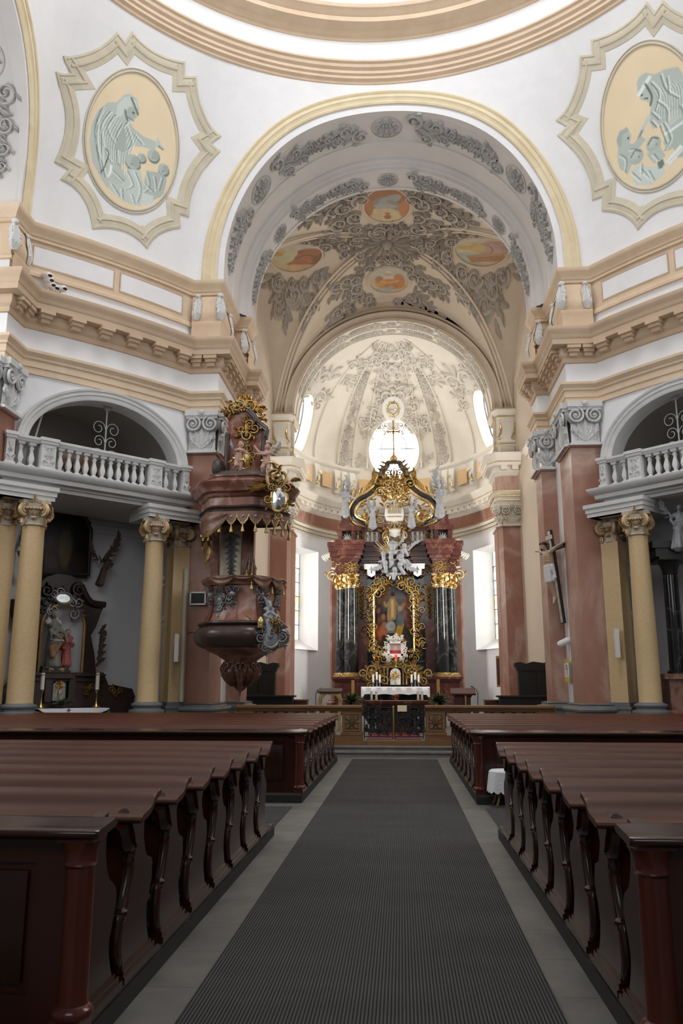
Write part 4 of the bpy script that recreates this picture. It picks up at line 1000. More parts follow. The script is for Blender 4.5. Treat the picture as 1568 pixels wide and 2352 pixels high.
# ------------------------------------------------------------------ floor
b = MB(); b.box(-16, -4, -.2, 16, 44, 0); struct('floor', b, M['floor'])
b = MB(); b.box(-.93, -3, .0, .99, 19.25, .012); o = recentre(mk('carpet_runner', b, M['carpet'])); tag(o, 'long dark grey ribbed carpet runner in the middle of the aisle', 'carpet')
# ------------------------------------------------------------------ diagonal bays: gallery over a side chapel
OA, OB, OZ = 2.12, 1.46, 7.62
def open_z(u, k=0.0): 
    a, bb = OA + k, OB + k
    return np.where(np.abs(u) < a, OZ + bb*np.sqrt(np.maximum(1 - (u/a)**2, 0)), 6.4)
def baluster_mb(h):
    b = MB(); k = h
    b.box(-.085,-.085,0,.085,.085,.07*k)
    b.lathe([(.07,.07*k),(.075,.10*k),(.05,.13*k),(.06,.18*k),(.088,.28*k),(.092,.36*k),(.075,.48*k),(.052,.60*k),(.045,.70*k),(.06,.74*k),(.072,.78*k),(.05,.82*k),(.05,.90*k)], (0,0,0), 4, a0=pi/4, a1=pi/4+2*pi)
    b.box(-.08,-.08,.89*k,.08,.08,k); return b
def volute_cap(b, z0, z1, r, square=False):       # ochre and gilt capital of the chapel columns
    H = z1 - z0
    b.lathe([(r*.98,z0),(r*1.08,z0+.02),(r*1.08,z0+.05),(r*.96,z0+.07)], (0,0,0), 24, 0)
    b.lathe([(r*.92,z0+.07),(r*.95,z0+H*.4),(r*1.2,z0+H*.8),(r*1.25,z0+H*.84)], (0,0,0), 24, 0)
    for k in range(4):
        a = pi/4 + k*pi/2; c, s_ = cos(a), sin(a)
        b.obox((c*r*.55, s_*r*.55, z1-H*.10), (c*r*.95, s_*r*.95, 0), (-s_*r*.32, c*r*.32, 0), (0,0,H*.07), 0)
        S = lambda u, v, h, c=c, s_=s_: (c*(r*1.28 + u) - s_*h, s_*(r*1.28 + u) + c*h, v)
        for sg in (-1, 1):
            Sq = lambda u, v, h, S=S, sg=sg: S(u, v, sg*(h + .05))
            spiral(b, Sq, 0, z1-H*.20, 0, H*.24, 1.7, -1, H*.15, .05, 1); dome(b, Sq, 0, z1-H*.44, H*.25, .03, 12, 1)
        a2 = k*pi/2; c2, s2 = cos(a2), sin(a2)
        S3 = lambda u, v, h, c2=c2, s2=s2: (c2*(r*1.02 + h) - s2*u, s2*(r*1.02 + h) + c2*u, v)
        for m in range(5): dome(b, S3, (m-2)*r*.26, z1-H*.36, .045, .10, 6, 1 if m % 2 else 0)
        for sg in (-1, 1): 
            leaf(b, S3, sg*r*.45, z1-H*.42, -pi/2 - sg*.9, r*.6, r*.14, .10, sg*1.0, 6, 1); dome(b, S3, sg*r*.1, z1-H*.72, .05, .10, 6, 1)
        leaf(b, S3, 0, z1-H*.16, pi/2, .2, .07, .10, 0, 6, 1); leaf(b, S, .0, z1-H*.72, -pi/2, .2, .06, .05, 0, 5, 1)
    b.lathe([(r*1.3,z1-H*.12),(r*1.42,z1-H*.05),(r*1.42,z1)], (0,0,0), 4, 0, a0=pi/4, a1=pi/4+2*pi)
for s in (-1, 1):
    nm = 'left' if s < 0 else 'right'; G = chain(dgT(), side_T(s))
    # upper wall with the elliptical opening and its archivolt
    b = MB(G); us = np.concatenate([[-2.46], -OA*np.cos(np.linspace(0, pi, 41)), [2.46]])
    b.grid(lambda u, t: (u, np.array([SW + conv(q) for q in u]), open_z(u*.99999) + (9.45 - open_z(u*.99999))*t), us, [0, .5, 1]); 
    struct('wall_%s_gallery' % nm, b, M['white'])
    b = MB(G); A = np.linspace(0, pi, 49); prof = [(0,.5),(0,-.05),(.04,-.07),(.12,-.07),(.14,-.10),(.22,-.10),(.24,-.13),(.29,-.14),(.31,-.10),(.31,.05)]
    rows = []
    for k, h in prof:
        rows.append((-(OA+k), SW+h, 6.9)); 
        for a in A[::-1]: rows.append(((OA+k)*cos(a), SW + h + conv((OA)*cos(a)), OZ + (OB+k)*sin(a)))
        rows.append((OA+k, SW+h, 6.9))
    n = len(A) + 2; b.add(rows, [(j*n+i, j*n+i+1, (j+1)*n+i+1, (j+1)*n+i) for j in range(len(prof)-1) for i in range(n-1)]); struct(trim_name(), b, M['bal'])
    # gallery interior
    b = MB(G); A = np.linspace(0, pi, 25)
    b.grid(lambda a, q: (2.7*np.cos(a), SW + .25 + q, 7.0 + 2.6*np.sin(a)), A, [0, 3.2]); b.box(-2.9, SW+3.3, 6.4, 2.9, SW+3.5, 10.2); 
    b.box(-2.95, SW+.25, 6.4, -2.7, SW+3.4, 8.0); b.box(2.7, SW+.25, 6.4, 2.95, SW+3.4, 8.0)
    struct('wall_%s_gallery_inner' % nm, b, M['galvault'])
    # slab with its moulded edge
    SF = 10.42; FP = [dg(-2.6, SF+.3), dg(-2.6, SF), dg(2.02, SF), dg(2.02, SF+.3)]
    b = MB(side_T(s)); b.sweep([(-.4,6.36),(.10,6.36),(.10,6.44),(.16,6.46),(.18,6.50),(.34,6.52),(.36,6.62),(.40,6.64),(.46,6.70),(.50,6.76),(.50,6.80),(-.2,6.82)], FP); 
    b.T = G; b.box(-2.6, SF-.1, 6.38, 2.02, SW, 6.82); b.box(-2.95, SW-.05, 6.38, 2.95, SW+3.4, 6.82); gs = struct('floor_%s_gallery' % nm, b, M['bal'])
    # balustrade
    root = thing('balustrade', 'stone balustrade with carved pedestals on the %s gallery' % nm, 'balustrade', (*(dg(0, SF) if s < 0 else (-dg(0, SF)[0], dg(0, SF)[1])), 6.82), 0, 'gallery balustrades')
    b = MB(side_T(s)); RP = [dg(-2.75, SF+.02), dg(2.32, SF+.02)]
    b.sweep([(-.13,6.80),(.14,6.80),(.14,6.90),(.10,6.92),(-.10,6.92),(-.13,6.9),(-.13,6.8)], RP); mk('base_rail', b, M['bal'], root)
    b = MB(side_T(s)); b.sweep([(-.12,7.53),(.11,7.53),(.13,7.57),(.17,7.60),(.17,7.66),(-.17,7.66),(-.17,7.60),(-.12,7.53)], RP); mk('handrail', b, M['bal'], root)
    peds = [(-2.64, .26), (-1.70, .42), (1.27, .42), (2.20, .24)]
    for pu, pw in peds:
        b = MB(G); b.box(pu-pw/2, SF-.19, 6.82, pu+pw/2, SF+.2, 6.93); b.box(pu-pw/2+.03, SF-.16, 6.93, pu+pw/2-.03, SF+.16, 7.53); b.box(pu-pw/2, SF-.2, 7.53, pu+pw/2, SF+.2, 7.60); b.box(pu-pw/2-.03, SF-.23, 7.60, pu+pw/2+.03, SF+.22, 7.68)
        p = mk('pedestal', b, M['bal'], root)
        b = MB(G); S = lambda u, v, h, pu=pu: (pu + u, SF - .165 - h, v)
        w = pw/2 - .07
        for z in (7.0, 7.46): b.box(pu-w, SF-.175, z-.012, pu+w, SF-.155, z+.012)
        rosette(b, S, 0, 7.23, min(w, .12), .03, 6)
        for a in (pi/2, -pi/2): leaf(b, S, 0, 7.23 + .06*sin(a), a, .17, .05, .03, 0, 6)
        for sx in (-1, 1):
            for sz in (-1, 1): spiral(b, S, sx*w*.5, 7.23 + sz*.17, pi/2, .05, 1.1, sx*sz, .03, .025)
        mk('carved_panel', b, M['bal'], p)
    bp = None
    for a0, a1, n in ((-2.48,-1.94,2), (-1.46,1.03,11), (1.50,2.06,2)):
        for i in range(n):
            u = a0 + (a1-a0)*(i+.5)/n; q = dg(u, SF+.02); q = (q[0] if s < 0 else -q[0], q[1])
            if bp is None: bp = mk('baluster', baluster_mb(.63), M['bal'], root, local=True); o = bp
            else: o = bp.copy(); COL.objects.link(o)
            o.location = (q[0] - root.location.x, q[1] - root.location.y, 6.90 - 6.82); o.rotation_euler = (0, 0, pi/4)
    # chapel below
    b = MB(G); b.box(-3.6, SW+2.35, 0, 3.6, SW+2.5, 6.4); b.box(-3.6, SW+.1, 0, -3.0, SW+2.4, 6.4); b.box(3.0, SW+.1, 0, 3.6, SW+2.4, 6.4); struct('wall_%s_chapel' % nm, b, M['white_gal'])
    b = MB(G); b.box(-3.1, SW+2.26, 6.0, 3.1, SW+2.36, 6.1); b.box(-3.1, SW+2.2, 6.1, 3.1, SW+2.36, 6.2); struct(trim_name(), b, M['white_gal'])
    # entablature blocks and columns
    cols = [(-1.92, .30, 'ochre column with gilded capital, nearer of the two in front of the %s chapel altar' % nm if s < 0 else 'ochre column with gilded capital, further from the crucifix, in front of the right chapel'), (1.34, .275, 'ochre column with gilded capital, next to the pink pilaster by the pulpit' if s < 0 else 'ochre column with gilded capital, second ochre shaft right of the crucifix')]
    cz0, cz1 = 5.40, 6.04
    for cu, cr, lab in cols:
        q = dg(cu, 10.30); loc = (q[0] if s < 0 else -q[0], q[1], 0)
        sl = 'narrow' ; r = thing('column', lab, 'column', loc, (.38 if s < 0 else -.38), 'ochre chapel columns')
        b = MB(); b.box(-.44,-.44,0,.44,.44,.94); b.lathe([(.42,.94),(.45,.96),(.46,1.0),(.45,1.04),(.36,1.06),(.345,1.11),(.39,1.13),(.40,1.17),(.385,1.20),(.32,1.22),(cr+.012,1.24)], (0,0,0), 32); mk('base', b, M['basegrey'], r, local=True)
        b = MB(); b.lathe([(cr+.01,1.23),(cr,1.27),(cr*.995,2.4),(cr*.96,3.5),(cr*.90,4.6),(cr*.865,5.42)], (0,0,0), 40); mk('shaft', b, M['yellow'], r, local=True)
        b = MB(); volute_cap(b, cz0, cz1, cr*.95); mk('capital', b, [M['dimgold2'], M['dimgold']], r, local=True)
    for cu, w0, w1 in ((-1.92,-2.9,-1.55), (1.34,1.0,2.6)):
        b = MB(side_T(s)); pth = [dg(w0, 10.6), dg(w0, 10.02), dg(w1, 10.02), dg(w1, 10.6), dg(w1, SW+.6)]
        b.sweep([(-.2,6.04),(.0,6.04),(.0,6.14),(.03,6.15),(.03,6.24),(.07,6.28),(.07,6.38)], pth); b.T = G; b.box(w0+.02, 10.04, 6.04, w1-.02, SW+.5, 6.38); mk('architrave_block', b, M['bal'], gs)
    # square ochre pilasters at both ends of the opening
    for cu, lab in ((2.30, 'square ochre pilaster with gilded capital beside the broad pink pilaster'), (-2.5, 'square ochre pilaster with gilded capital at the outer end')):
        q = dg(cu, 10.72); loc = (q[0] if s < 0 else -q[0], q[1], 0)
        r = thing('square_column', lab + ' of the %s chapel' % nm, 'pilaster', loc, (pi/4 if s < 0 else -pi/4), 'square ochre pilasters')
        b = MB(); b.box(-.36,-.3,0,.36,.3,.94); b.box(-.33,-.27,.94,.33,.27,1.05); b.box(-.36,-.3,1.05,.36,.3,1.12); b.box(-.29,-.24,1.12,.29,.24,1.22); mk('base', b, M['basegrey'], r, local=True)
        b = MB(); b.box(-.25,-.21,1.2,.25,.21,5.42); mk('shaft', b, M['yellow'], r, local=True)
        b = MB(); volute_cap(b, cz0, cz1, .235); mk('capital', b, [M['dimgold2'], M['dimgold']], r, local=True)
for s in (-1, 1):                   # plain outer walls of the two shallow transepts
    b = MB(side_T(s)); b.box(-13.7, YC-9.3, 0, -13.5, YC+9.3, 21); b.box(-13.5, YC+5.2, 11, -12.7, YC+5.4, 20); b.box(-13.5, YC-5.4, 0, -9.4, YC-5.2, 20); b.box(-13.5, YC-5.4, 19.6, -9.5, YC+5.4, 19.8); struct('wall_%s_transept' % ('left' if s < 0 else 'right'), b, M['white'])
# iron scroll stands behind the balustrades
for s, lab in ((-1, 'grey wrought iron scroll stand behind the left balustrade'), (1, 'grey wrought iron scroll stand behind the right balustrade')):
    u, z = on_s(240, 1040, SF + .45); q = dg(u if s < 0 else .3, SF + .45); r = thing('scroll_stand', lab, 'stand', (q[0] if s < 0 else -q[0], q[1], 6.82), (pi/4 if s < 0 else -pi/4))
    b = MB(); b.tube([(0,0,0),(0,0,2.25)], .022, 6); mk('rod', b, M['greyiron'], r, local=True)
    b = MB(); Sx = lambda a, v, h: (a, h*0, v)
    for sg in (-1, 1):
        for z0, R in ((.85,.20),(1.25,.16),(1.62,.19)):
            t = np.linspace(0, 2.6*pi, 26); rr = R*(1 - .7*t/t[-1]); b.tube(stk((sg*(.02 + R - rr*np.cos(t)), 0*t, z0 + rr*np.sin(t)*1.1)), .011, 5)
    mk('scrollwork', b, M['greyiron'], r, local=True)
    b = MB(); rosette(b, lambda a, v, h: (a, -h, 2.25 + v), 0, 0, .14, .06, 6); mk('finial', b, M['greyiron'], r, local=True)
# ------------------------------------------------------------------ pews on their low platforms
ORD = ['first','second','third','fourth','fifth','sixth','seventh','eighth','ninth']
REAR = smooth_curve([(.05,.06),(.0,.16),(.02,.28),(.10,.40),(.15,.52),(.155,.64),(.11,.74),(.03,.83)], 5)
FRONT = smooth_curve([(.50,.06),(.45,.14),(.42,.24),(.46,.34),(.50,.42),(.47,.50),(.37,.56),(.31,.66),(.30,.76),(.31,.88)], 5)
def make_pew(T, L=6.8):
    r = thing('pew', 'pew', 'pew', (0,0,0), group='mahogany pews beside the aisle')
    b = MB(T); poly = [tuple(p) for p in REAR] + [tuple(p) for p in FRONT[::-1]]
    b.prism(poly, lambda y, z: (.035, y, z), lambda y, z: (.095, y, z)); mk('end_panel', b, M['pew'], r, local=True)
    b = MB(T); 
    b.tube([(.065, y-.012, z) for y, z in REAR], [.03 + (.008 if i % 11 == 0 else 0) for i in range(len(REAR))], 10)
    for i in (12, 25): b.sphere((.065, REAR[i][0]-.012, REAR[i][1]), (.045,.042,.028), 10)
    b.tube([(.065, y, z) for y, z in FRONT[18:]], .022, 8)
    mk('carved_edge', b, M['pew'], r, local=True)
    b = MB(T); t = np.linspace(0, 2.2*2*pi/1.6, 18); b.tube(stk((.065 + 0*t, .49 + (.045 - .0045*t)*np.cos(t), .47 + (.045 - .0045*t)*np.sin(t))), .02, 6); mk('scroll', b, M['pew'], r, local=True)
    b = MB(T); 
    for x0, y0, z0, x1, y1, z1 in ((.0,-.02,0,.13,.56,.035),(.015,.0,.035,.115,.54,.06),(.03,.02,.06,.10,.52,.075)): b.box(x0,y0,z0,x1,y1,z1)
    mk('foot', b, M['pew'], r, local=True)
    # sloping book rest with a rounded ogee edge
    prof = smooth_curve([(-.03,.785),(-.05,.80),(-.035,.822),(.04,.832),(.13,.85),(.21,.905),(.30,.925),(.325,.915),(.315,.895),(.22,.872),(.12,.81),(-.03,.785)], 4)
    b = MB(T); n = len(prof); rows = []
    for x, k in ((-.055,.0),(-.05,.9),(-.03,1.0),(0.10,1.0),(L,1.0)):
        c = np.array([.14,.855])
        for p in prof: q = c + (np.array(p)-c)*(.9 + .1*k); rows.append((x, q[0], q[1]))
    b.add(rows, [(i*n+j, i*n+(j+1) % n, (i+1)*n+(j+1) % n, (i+1)*n+j) for i in range(4) for j in range(n-1)] + [tuple(range(n))]); mk('book_rest', b, M['pewtop'], r, local=True)
    b = MB(T); 
    cp = smooth_curve([(-.02,.78),(.03,.72),(.06,.67),(.10,.65),(.14,.68),(.19,.76),(.25,.845),(.12,.80),(-.02,.785)], 4); nn = len(cp)
    b.prism([tuple(p) for p in cp[:-1]], lambda y, z: (.0, y, z), lambda y, z: (.12, y, z)); b.tube([(.06, y, z) for y, z in cp[:16]], .04, 8); mk('end_bracket', b, M['pew'], r, local=True)
    b = MB(T); b.obox((.1 + L/2, .235, .62), (L/2,0,0), (0,.012,0), (0,.03,.25)); b.box(.1,.20,.30,L,.24,.38); mk('backrest', b, M['pewback'], r, local=True)
    b = MB(T); b.box(.095,.22,.40,L,.50,.435); mk('seat', b, M['pewtop'], r, local=True)
    b = MB(T); b.box(.095,.02,.10,L,.16,.13); mk('kneeler', b, M['platformtop'], r, local=True)
    return r
def make_rear(T, label, L=6.8):
    r = thing('pew_rear_panel', label, 'pew panel', (0,0,0), group='closing panels of the pew blocks')
    b = MB(T); b.box(.10,.04,0,L,.10,.86); b.box(.1,.015,.0,L,.04,.14); b.box(.1,.015,.70,L,.04,.86)
    for x in np.arange(.1, L, 1.35): b.box(x,.015,.14,x+.16,.04,.70)
    mk('panelling', b, M['pewback'], r, local=True)
    for i, x in enumerate(np.arange(.1, L-1.3, 1.35)):
        b = MB(T); x0, x1, z0, z1 = x+.2, x+1.31, .18, .66
        b.add([(x0,.02,z0),(x1,.02,z0),(x1,.02,z1),(x0,.02,z1),(x0+.07,-.0,z0+.07),(x1-.07,-.0,z0+.07),(x1-.07,-.0,z1-.07),(x0+.07,-.0,z1-.07)], [(0,1,5,4),(1,2,6,5),(2,3,7,6),(3,0,4,7),(4,5,6,7)]); mk('raised_panel', b, M['pew'], r, local=True)
    b = MB(T); b.box(-.01,-.04,0,.13,.11,.06); b.lathe([(.09,.06),(.095,.075),(.088,.095),(.07,.11),(.066,.14),(.066,.68),(.078,.695),(.072,.71),(.08,.76),(.10,.80)], (.055,.03,0), 20); b.box(-.03,-.06,.80,.14,.12,.835); mk('corner_post', b, M['pewpost'], r, local=True)
    b = MB(T); poly = [(.06,.06),(.06,.83)] + [tuple(p) for p in FRONT[::-1]]; b.prism(poly, lambda y, z: (.035, y, z), lambda y, z: (.095, y, z)); mk('end_panel', b, M['pew'], r, local=True)
    b = MB(T); b.box(.0,.08,0,.13,.56,.035); b.box(.015,.08,.035,.115,.54,.06); b.box(.03,.08,.06,.10,.52,.075); mk('foot', b, M['pew'], r, local=True)
    b = MB(T); b.box(.095,.22,.40,L,.50,.435); mk('seat', b, M['pewtop'], r, local=True)
    b = MB(T); prof = smooth_curve([(-.075,.815),(-.095,.835),(-.08,.858),(.0,.865),(.10,.875),(.16,.88),(.18,.865),(.16,.84),(-.075,.815)], 4); n = len(prof); rows = []
    for x in (-.06, -.04, .2, L):
        k = .9 if x == -.06 else 1
        for p in prof: rows.append((x, .04 + (p[0]-.04)*k, .85 + (p[1]-.85)*k))
    b.add(rows, [(i*n+j, i*n+(j+1) % n, (i+1)*n+(j+1) % n, (i+1)*n+j) for i in range(3) for j in range(n-1)] + [tuple(range(n))]); mk('cap_rail', b, M['pew'], r, local=True)
    return r
NEAR = [4.51, 5.2, 5.89, 6.58, 7.27, 7.96, 8.66]; FAR = [12.95, 13.75, 14.6, 15.45, 16.3, 17.15, 18.0]
for s in (-1, 1):
    T = side_T(-s); nm = 'left' if s < 0 else 'right'; X = s*1.235
    for (y0, y1, key) in ((3.0, 9.55, 'near'), (12.12, 18.75, 'far')):
        b = MB(); b.box(min(X, s*8.2), y0, 0, max(X, s*8.2), y1, .10, 0); b.box(min(X + s*.015, s*8.2), y0+.01, .10, max(X + s*.015, s*8.2), y1-.01, .125, 1)
        struct('floor_%s_%s_platform' % (nm, key), b, [M['platform'], M['platformtop']])
    pw = make_pew(T); first = True
    for key, ys in (('near', NEAR), ('far', FAR)):
        for i, y in enumerate(ys):
            lab = '%s mahogany pew of the %s %s block, counted from the camera' % (ORD[i], 'near' if key == 'near' else 'far', nm)
            loc = (X + s*.0, y, .125)
            if first: pw.location = loc; WORLD[pw.name] = np.array(loc); pw['label'] = lab; first = False
            else: dup(pw, loc, 0, lab)
    r = make_rear(T, 'panelled back of the near %s pew block with a round reddish corner post' % nm); r.location = (X, 3.90, .125)
    dup(r, (X, 12.2, .125), 0, 'panelled dark back of the far %s pew block with a round corner post' % nm)
    b = MB(); b.box(min(s*1.32, s*7), 9.85, 0, max(s*1.32, s*7), 11.7, .012); o = recentre(mk('floor_mat', b, M['carpet'])); tag(o, 'dark mat in the cross aisle between the pew blocks on the %s' % nm, 'mat', 'cross aisle mats')
# lace covered stool by the right far block
r = thing('stool', 'small wooden stool under a white lace cloth beside the far right pew block', 'stool', (1.62, 11.95, 0))
b = MB(); b.lathe([(.0,.44),(.19,.44),(.2,.47),(.0,.48)], (0,0,0), 24); mk('seat', b, M['railwood'], r, local=True)
for a in (.8, 2.4, 4.0, 5.6):
    b = MB(); b.tube(smooth_curve([(.12*cos(a),.12*sin(a),.44),(.17*cos(a),.17*sin(a),.3),(.16*cos(a),.16*sin(a),.14),(.22*cos(a),.22*sin(a),.02)], 4), [.022]*6 + [.017]*7, 8); mk('leg', b, M['railwood'], r, local=True)
b = MB(); n = 64; rows = []
for k, (rr, z) in enumerate(((.02,.492),(.12,.492),(.20,.49),(.222,.47),(.23,.40),(.24,.30),(.25,.22))):
    for i in range(n):
        a = 2*pi*i/n; f = 1 + (.05*sin(7*a)*(k-3)/3 if k > 3 else 0); rows.append((rr*f*cos(a), rr*f*sin(a), z - (.035*abs(sin(8*a)) if k == 6 else 0)))
b.add(rows, [(j*n+i, j*n+(i+1) % n, (j+1)*n+(i+1) % n, (j+1)*n+i) for j in range(6) for i in range(n)])
o = mk('lace_cloth', b, M['lace'], None); o.location = (1.62, 11.95, 0); tag(o, 'white lace cloth hanging over the small stool', 'cloth')
# ------------------------------------------------------------------ steps, altar rail, iron gates
b = MB()
for y, z in ((19.95,.12),(20.28,.22)):
    b.box(-6, y, z-.12, 6, 21.2, z-.035); b.box(-6.02, y-.03, z-.035, 6.02, 21.2, z)
struct('floor_steps', b, M['step'])
b = MB(); b.box(-9, 20.55, 0, 9, 44, .32); struct('floor_sanctuary', b, M['step'])
b = MB(); b.box(-4.2, 20.52, .22, 4.2, 20.56, .33); struct(trim_name(), b, M['railwood'])
RY = 20.72
def rail_baluster():
    b = MB(); b.box(-.07,-.07,0,.07,.07,.06); b.lathe([(.06,.06),(.065,.09),(.04,.12),(.07,.2),(.085,.28),(.075,.36),(.045,.46),(.05,.5),(.065,.53),(.06,.56)], (0,0,0), 16); b.box(-.07,-.07,.55,.07,.07,.6); return b
for s in (-1, 1):
    nm = 'left' if s < 0 else 'right'
    root = thing('altar_rail', 'honey brown altar rail with balusters, %s of the iron gates' % nm, 'altar rail', (s*2.3, RY, .32), group='altar rails')
    lo, hi = (-3.9, -.76) if s < 0 else (.76, 3.9)
    b = MB(); b.box(lo, RY-.16, .32, hi, RY+.16, .42); b.box(lo, RY-.14, .42, hi, RY+.14, .46); mk('plinth', b, M['railwood'], root)
    b = MB(); b.sweep([(-.13,1.02),(.13,1.02),(.15,1.05),(.17,1.09),(.20,1.11),(.20,1.15),(.17,1.17),(-.17,1.17),(-.20,1.15),(-.20,1.11),(-.13,1.02)], [(lo, RY), (hi, RY)]); 
    b.box(lo, RY-.2, 1.04, lo+.01, RY+.2, 1.17); b.box(hi-.01, RY-.2, 1.04, hi, RY+.2, 1.17); mk('handrail', b, M['railwood'], root)
    for c in (s*1.02, s*3.7):
        b = MB(); b.box(c-.24, RY-.13, .46, c+.24, RY+.13, 1.02); b.box(c-.27, RY-.15, .46, c+.27, RY+.15, .53); p = mk('pedestal', b, M['railwood'], root)
        b = MB(); S = lambda u, v, h, c=c: (c + u, RY - .132 - h, .76 + v)
        for q in (-1, 1): b.box(c+q*.19-.012, RY-.145, .56, c+q*.19+.012, RY-.13, .98); b.box(c-.19, RY-.145, .77+q*.2-.012, c+.19, RY-.13, .77+q*.2+.012)
        rosette(b, S, 0, .01, .10, .05, 8)
        for q in range(4): a = pi/4 + q*pi/2; leaf(b, S, .06*cos(a), .01+.06*sin(a), a, .16, .05, .04, 0, 6); leaf(b, S, .05*cos(a+pi/4), .01+.05*sin(a+pi/4), a+pi/4, .13, .04, .035, 0, 6)
        mk('carved_panel', b, M['oldgold'] if False else M['carvedwood'], p)
    o = None
    for x in np.arange(1.5, 3.4, .26):
        if o is None: o = mk('baluster', rail_baluster(), M['bal2'], root, local=True); q = o
        else: q = o.copy(); COL.objects.link(q)
        q.location = (s*x - s*2.3, 0, .46-.32+.0)
        q.scale = (1, 1, .94)
for s in (-1, 1):
    nm = 'left' if s < 0 else 'right'
    r = thing('iron_gate', 'black wrought iron gate leaf with scrolls, %s leaf of the altar rail gate' % nm, 'gate', (s*.36, RY, .32), group='altar rail gates')
    b = MB(); x0, x1 = sorted((s*.02, s*.72))
    for z in (.42, .56, 1.12): b.box(x0, RY-.012, z-.012, x1, RY+.012, z+.012)
    for x in (x0, x1): b.box(x-.014, RY-.014, .36, x+.014, RY+.014, 1.14)
    mk('frame', b, M['iron'], r)
    b = MB(); S = lambda u, v, h: (x0 + u, RY - .01 - h*.3, .56 + v)
    w = x1 - x0
    for fx, fz, R, sg in ((.5,.22,.2,1),(.05,.34,.1,1),(.95,.34,.1,-1),(.5,.34,.14,-1),(.08,.08,.09,-1),(.92,.08,.09,1),(.3,.10,.17,1),(.7,.10,.17,-1),(.3,.32,.14,-1),(.7,.32,.14,1),(.15,.22,.1,1),(.85,.22,.1,-1),(.5,.46,.12,1),(.5,.05,.1,-1),(.12,.46,.08,1),(.88,.46,.08,-1)):
        for g in (1, -1): spiral(b, S, fx*w, fz, 0 if g > 0 else pi, R*.62, 1.6, sg*g, .032, .04)
        leaf(b, S, fx*w, fz, pi/2, R*.9, .045, .03, .6*sg, 5); leaf(b, S, fx*w, fz, -pi/2, R*.7, .04, .03, -.6*sg, 5)
    S2 = lambda u, v, h: (x0 + u, RY - .01 - h*.3, .42 + v)
    for fx in (.2,.5,.8): spiral(b, S2, fx*w, .02, 0, .05, 1.2, 1, .02, .04); spiral(b, S2, fx*w, .12, pi, .05, 1.2, 1, .02, .04)
    mk('scrollwork', b, M['iron'], r)
    if s > 0: b = MB(); b.tube([(0, RY-.02, .34 + .03*i) for i in range(28)], [.020 if i % 2 else .026 for i in range(28)], 8); mk('gilt_closing_bar', b, M['brass'], r)
b = MB(); b.box(.10, RY-.05, 1.02, .33, RY-.035, 1.17); 
o = recentre(mk('notice_card', b, M['paper'])); tag(o, 'small cream notice card hung on the right iron gate', 'notice')
b = MB(); b.box(-.7, RY+.3, .321, .7, 26, .328); o = recentre(mk('red_carpet', b, M['redcloth'])); tag(o, 'dark red carpet strip behind the iron gates', 'carpet')
# ------------------------------------------------------------------ figures
def robed(b, P0, h, ry=0.0, arms=(), lean=0.0, head=(0,0), seed=0, skirt=1.0, arm_r=1.0):
    """a standing draped figure; arms: two (elbow, wrist) pairs in units of height (right, forward, up)"""
    r = random.Random(seed); c, s = cos(ry), sin(ry); P0 = np.array(P0, float)
    def W(u, f, z): u += lean*z; return P0 + np.array([c*u - s*f, s*u + c*f, z])*h
    cap = lambda p, q, a, bb: b.capsule(W(*p), W(*q), a*h, bb*h, 10)
    cap((0,0,.50),(0,0,.60),.088,.078); cap((0,0,.58),(0,.01,.76),.078,.088); cap((-.085,0,.78),(.085,0,.78),.05,.05); cap((0,0,.80),(0,.015,.87),.036,.034)
    hx, hf = head
    b.sphere(W(hx, .03+hf, .925), (.052*h,.060*h,.070*h), 12); b.sphere(W(hx, .09+hf, .918), (.012*h,.018*h,.018*h), 6); b.sphere(W(hx, .07+hf, .882), (.025*h,.022*h,.02*h), 8)
    b.sphere(W(hx, .0+hf, .95), (.058*h,.062*h,.058*h), 10)
    cap((0,0,.52),(.02,0,.30),.10,.115*skirt); cap((.0,0,.32),(0,0,.07),.115*skirt,.15*skirt)
    for i in range(11):
        a = 2*pi*i/11 + r.uniform(-.2,.2); k = r.uniform(.75,1.05)
        cap((.075*cos(a),.075*sin(a),.56),(.15*skirt*k*cos(a+.3),.15*skirt*k*sin(a+.3),.03),.018,.03)
    for i in range(4): a = r.uniform(0, 6.3); cap((-.11,.07,.70 - .06*i),(.11,.08 + .02*sin(a),.62 - .05*i),.018,.02)
    for k, (e, w) in enumerate(arms):
        sg = -1 if k == 0 else 1
        cap((sg*.115,0,.775), e, .042*arm_r, .036*arm_r); cap(e, w, .034*arm_r, .022*arm_r)
        d = np.array(w) - np.array(e); d = d/np.linalg.norm(d)
        for q in (-1, 0, 1): cap(w, tuple(np.array(w) + d*.055 + np.array([q*.012, 0, q*.006])), .014, .008)
        cap(e, (e[0]*.9, e[1], e[2]-.10), .034*arm_r, .014)
    return W
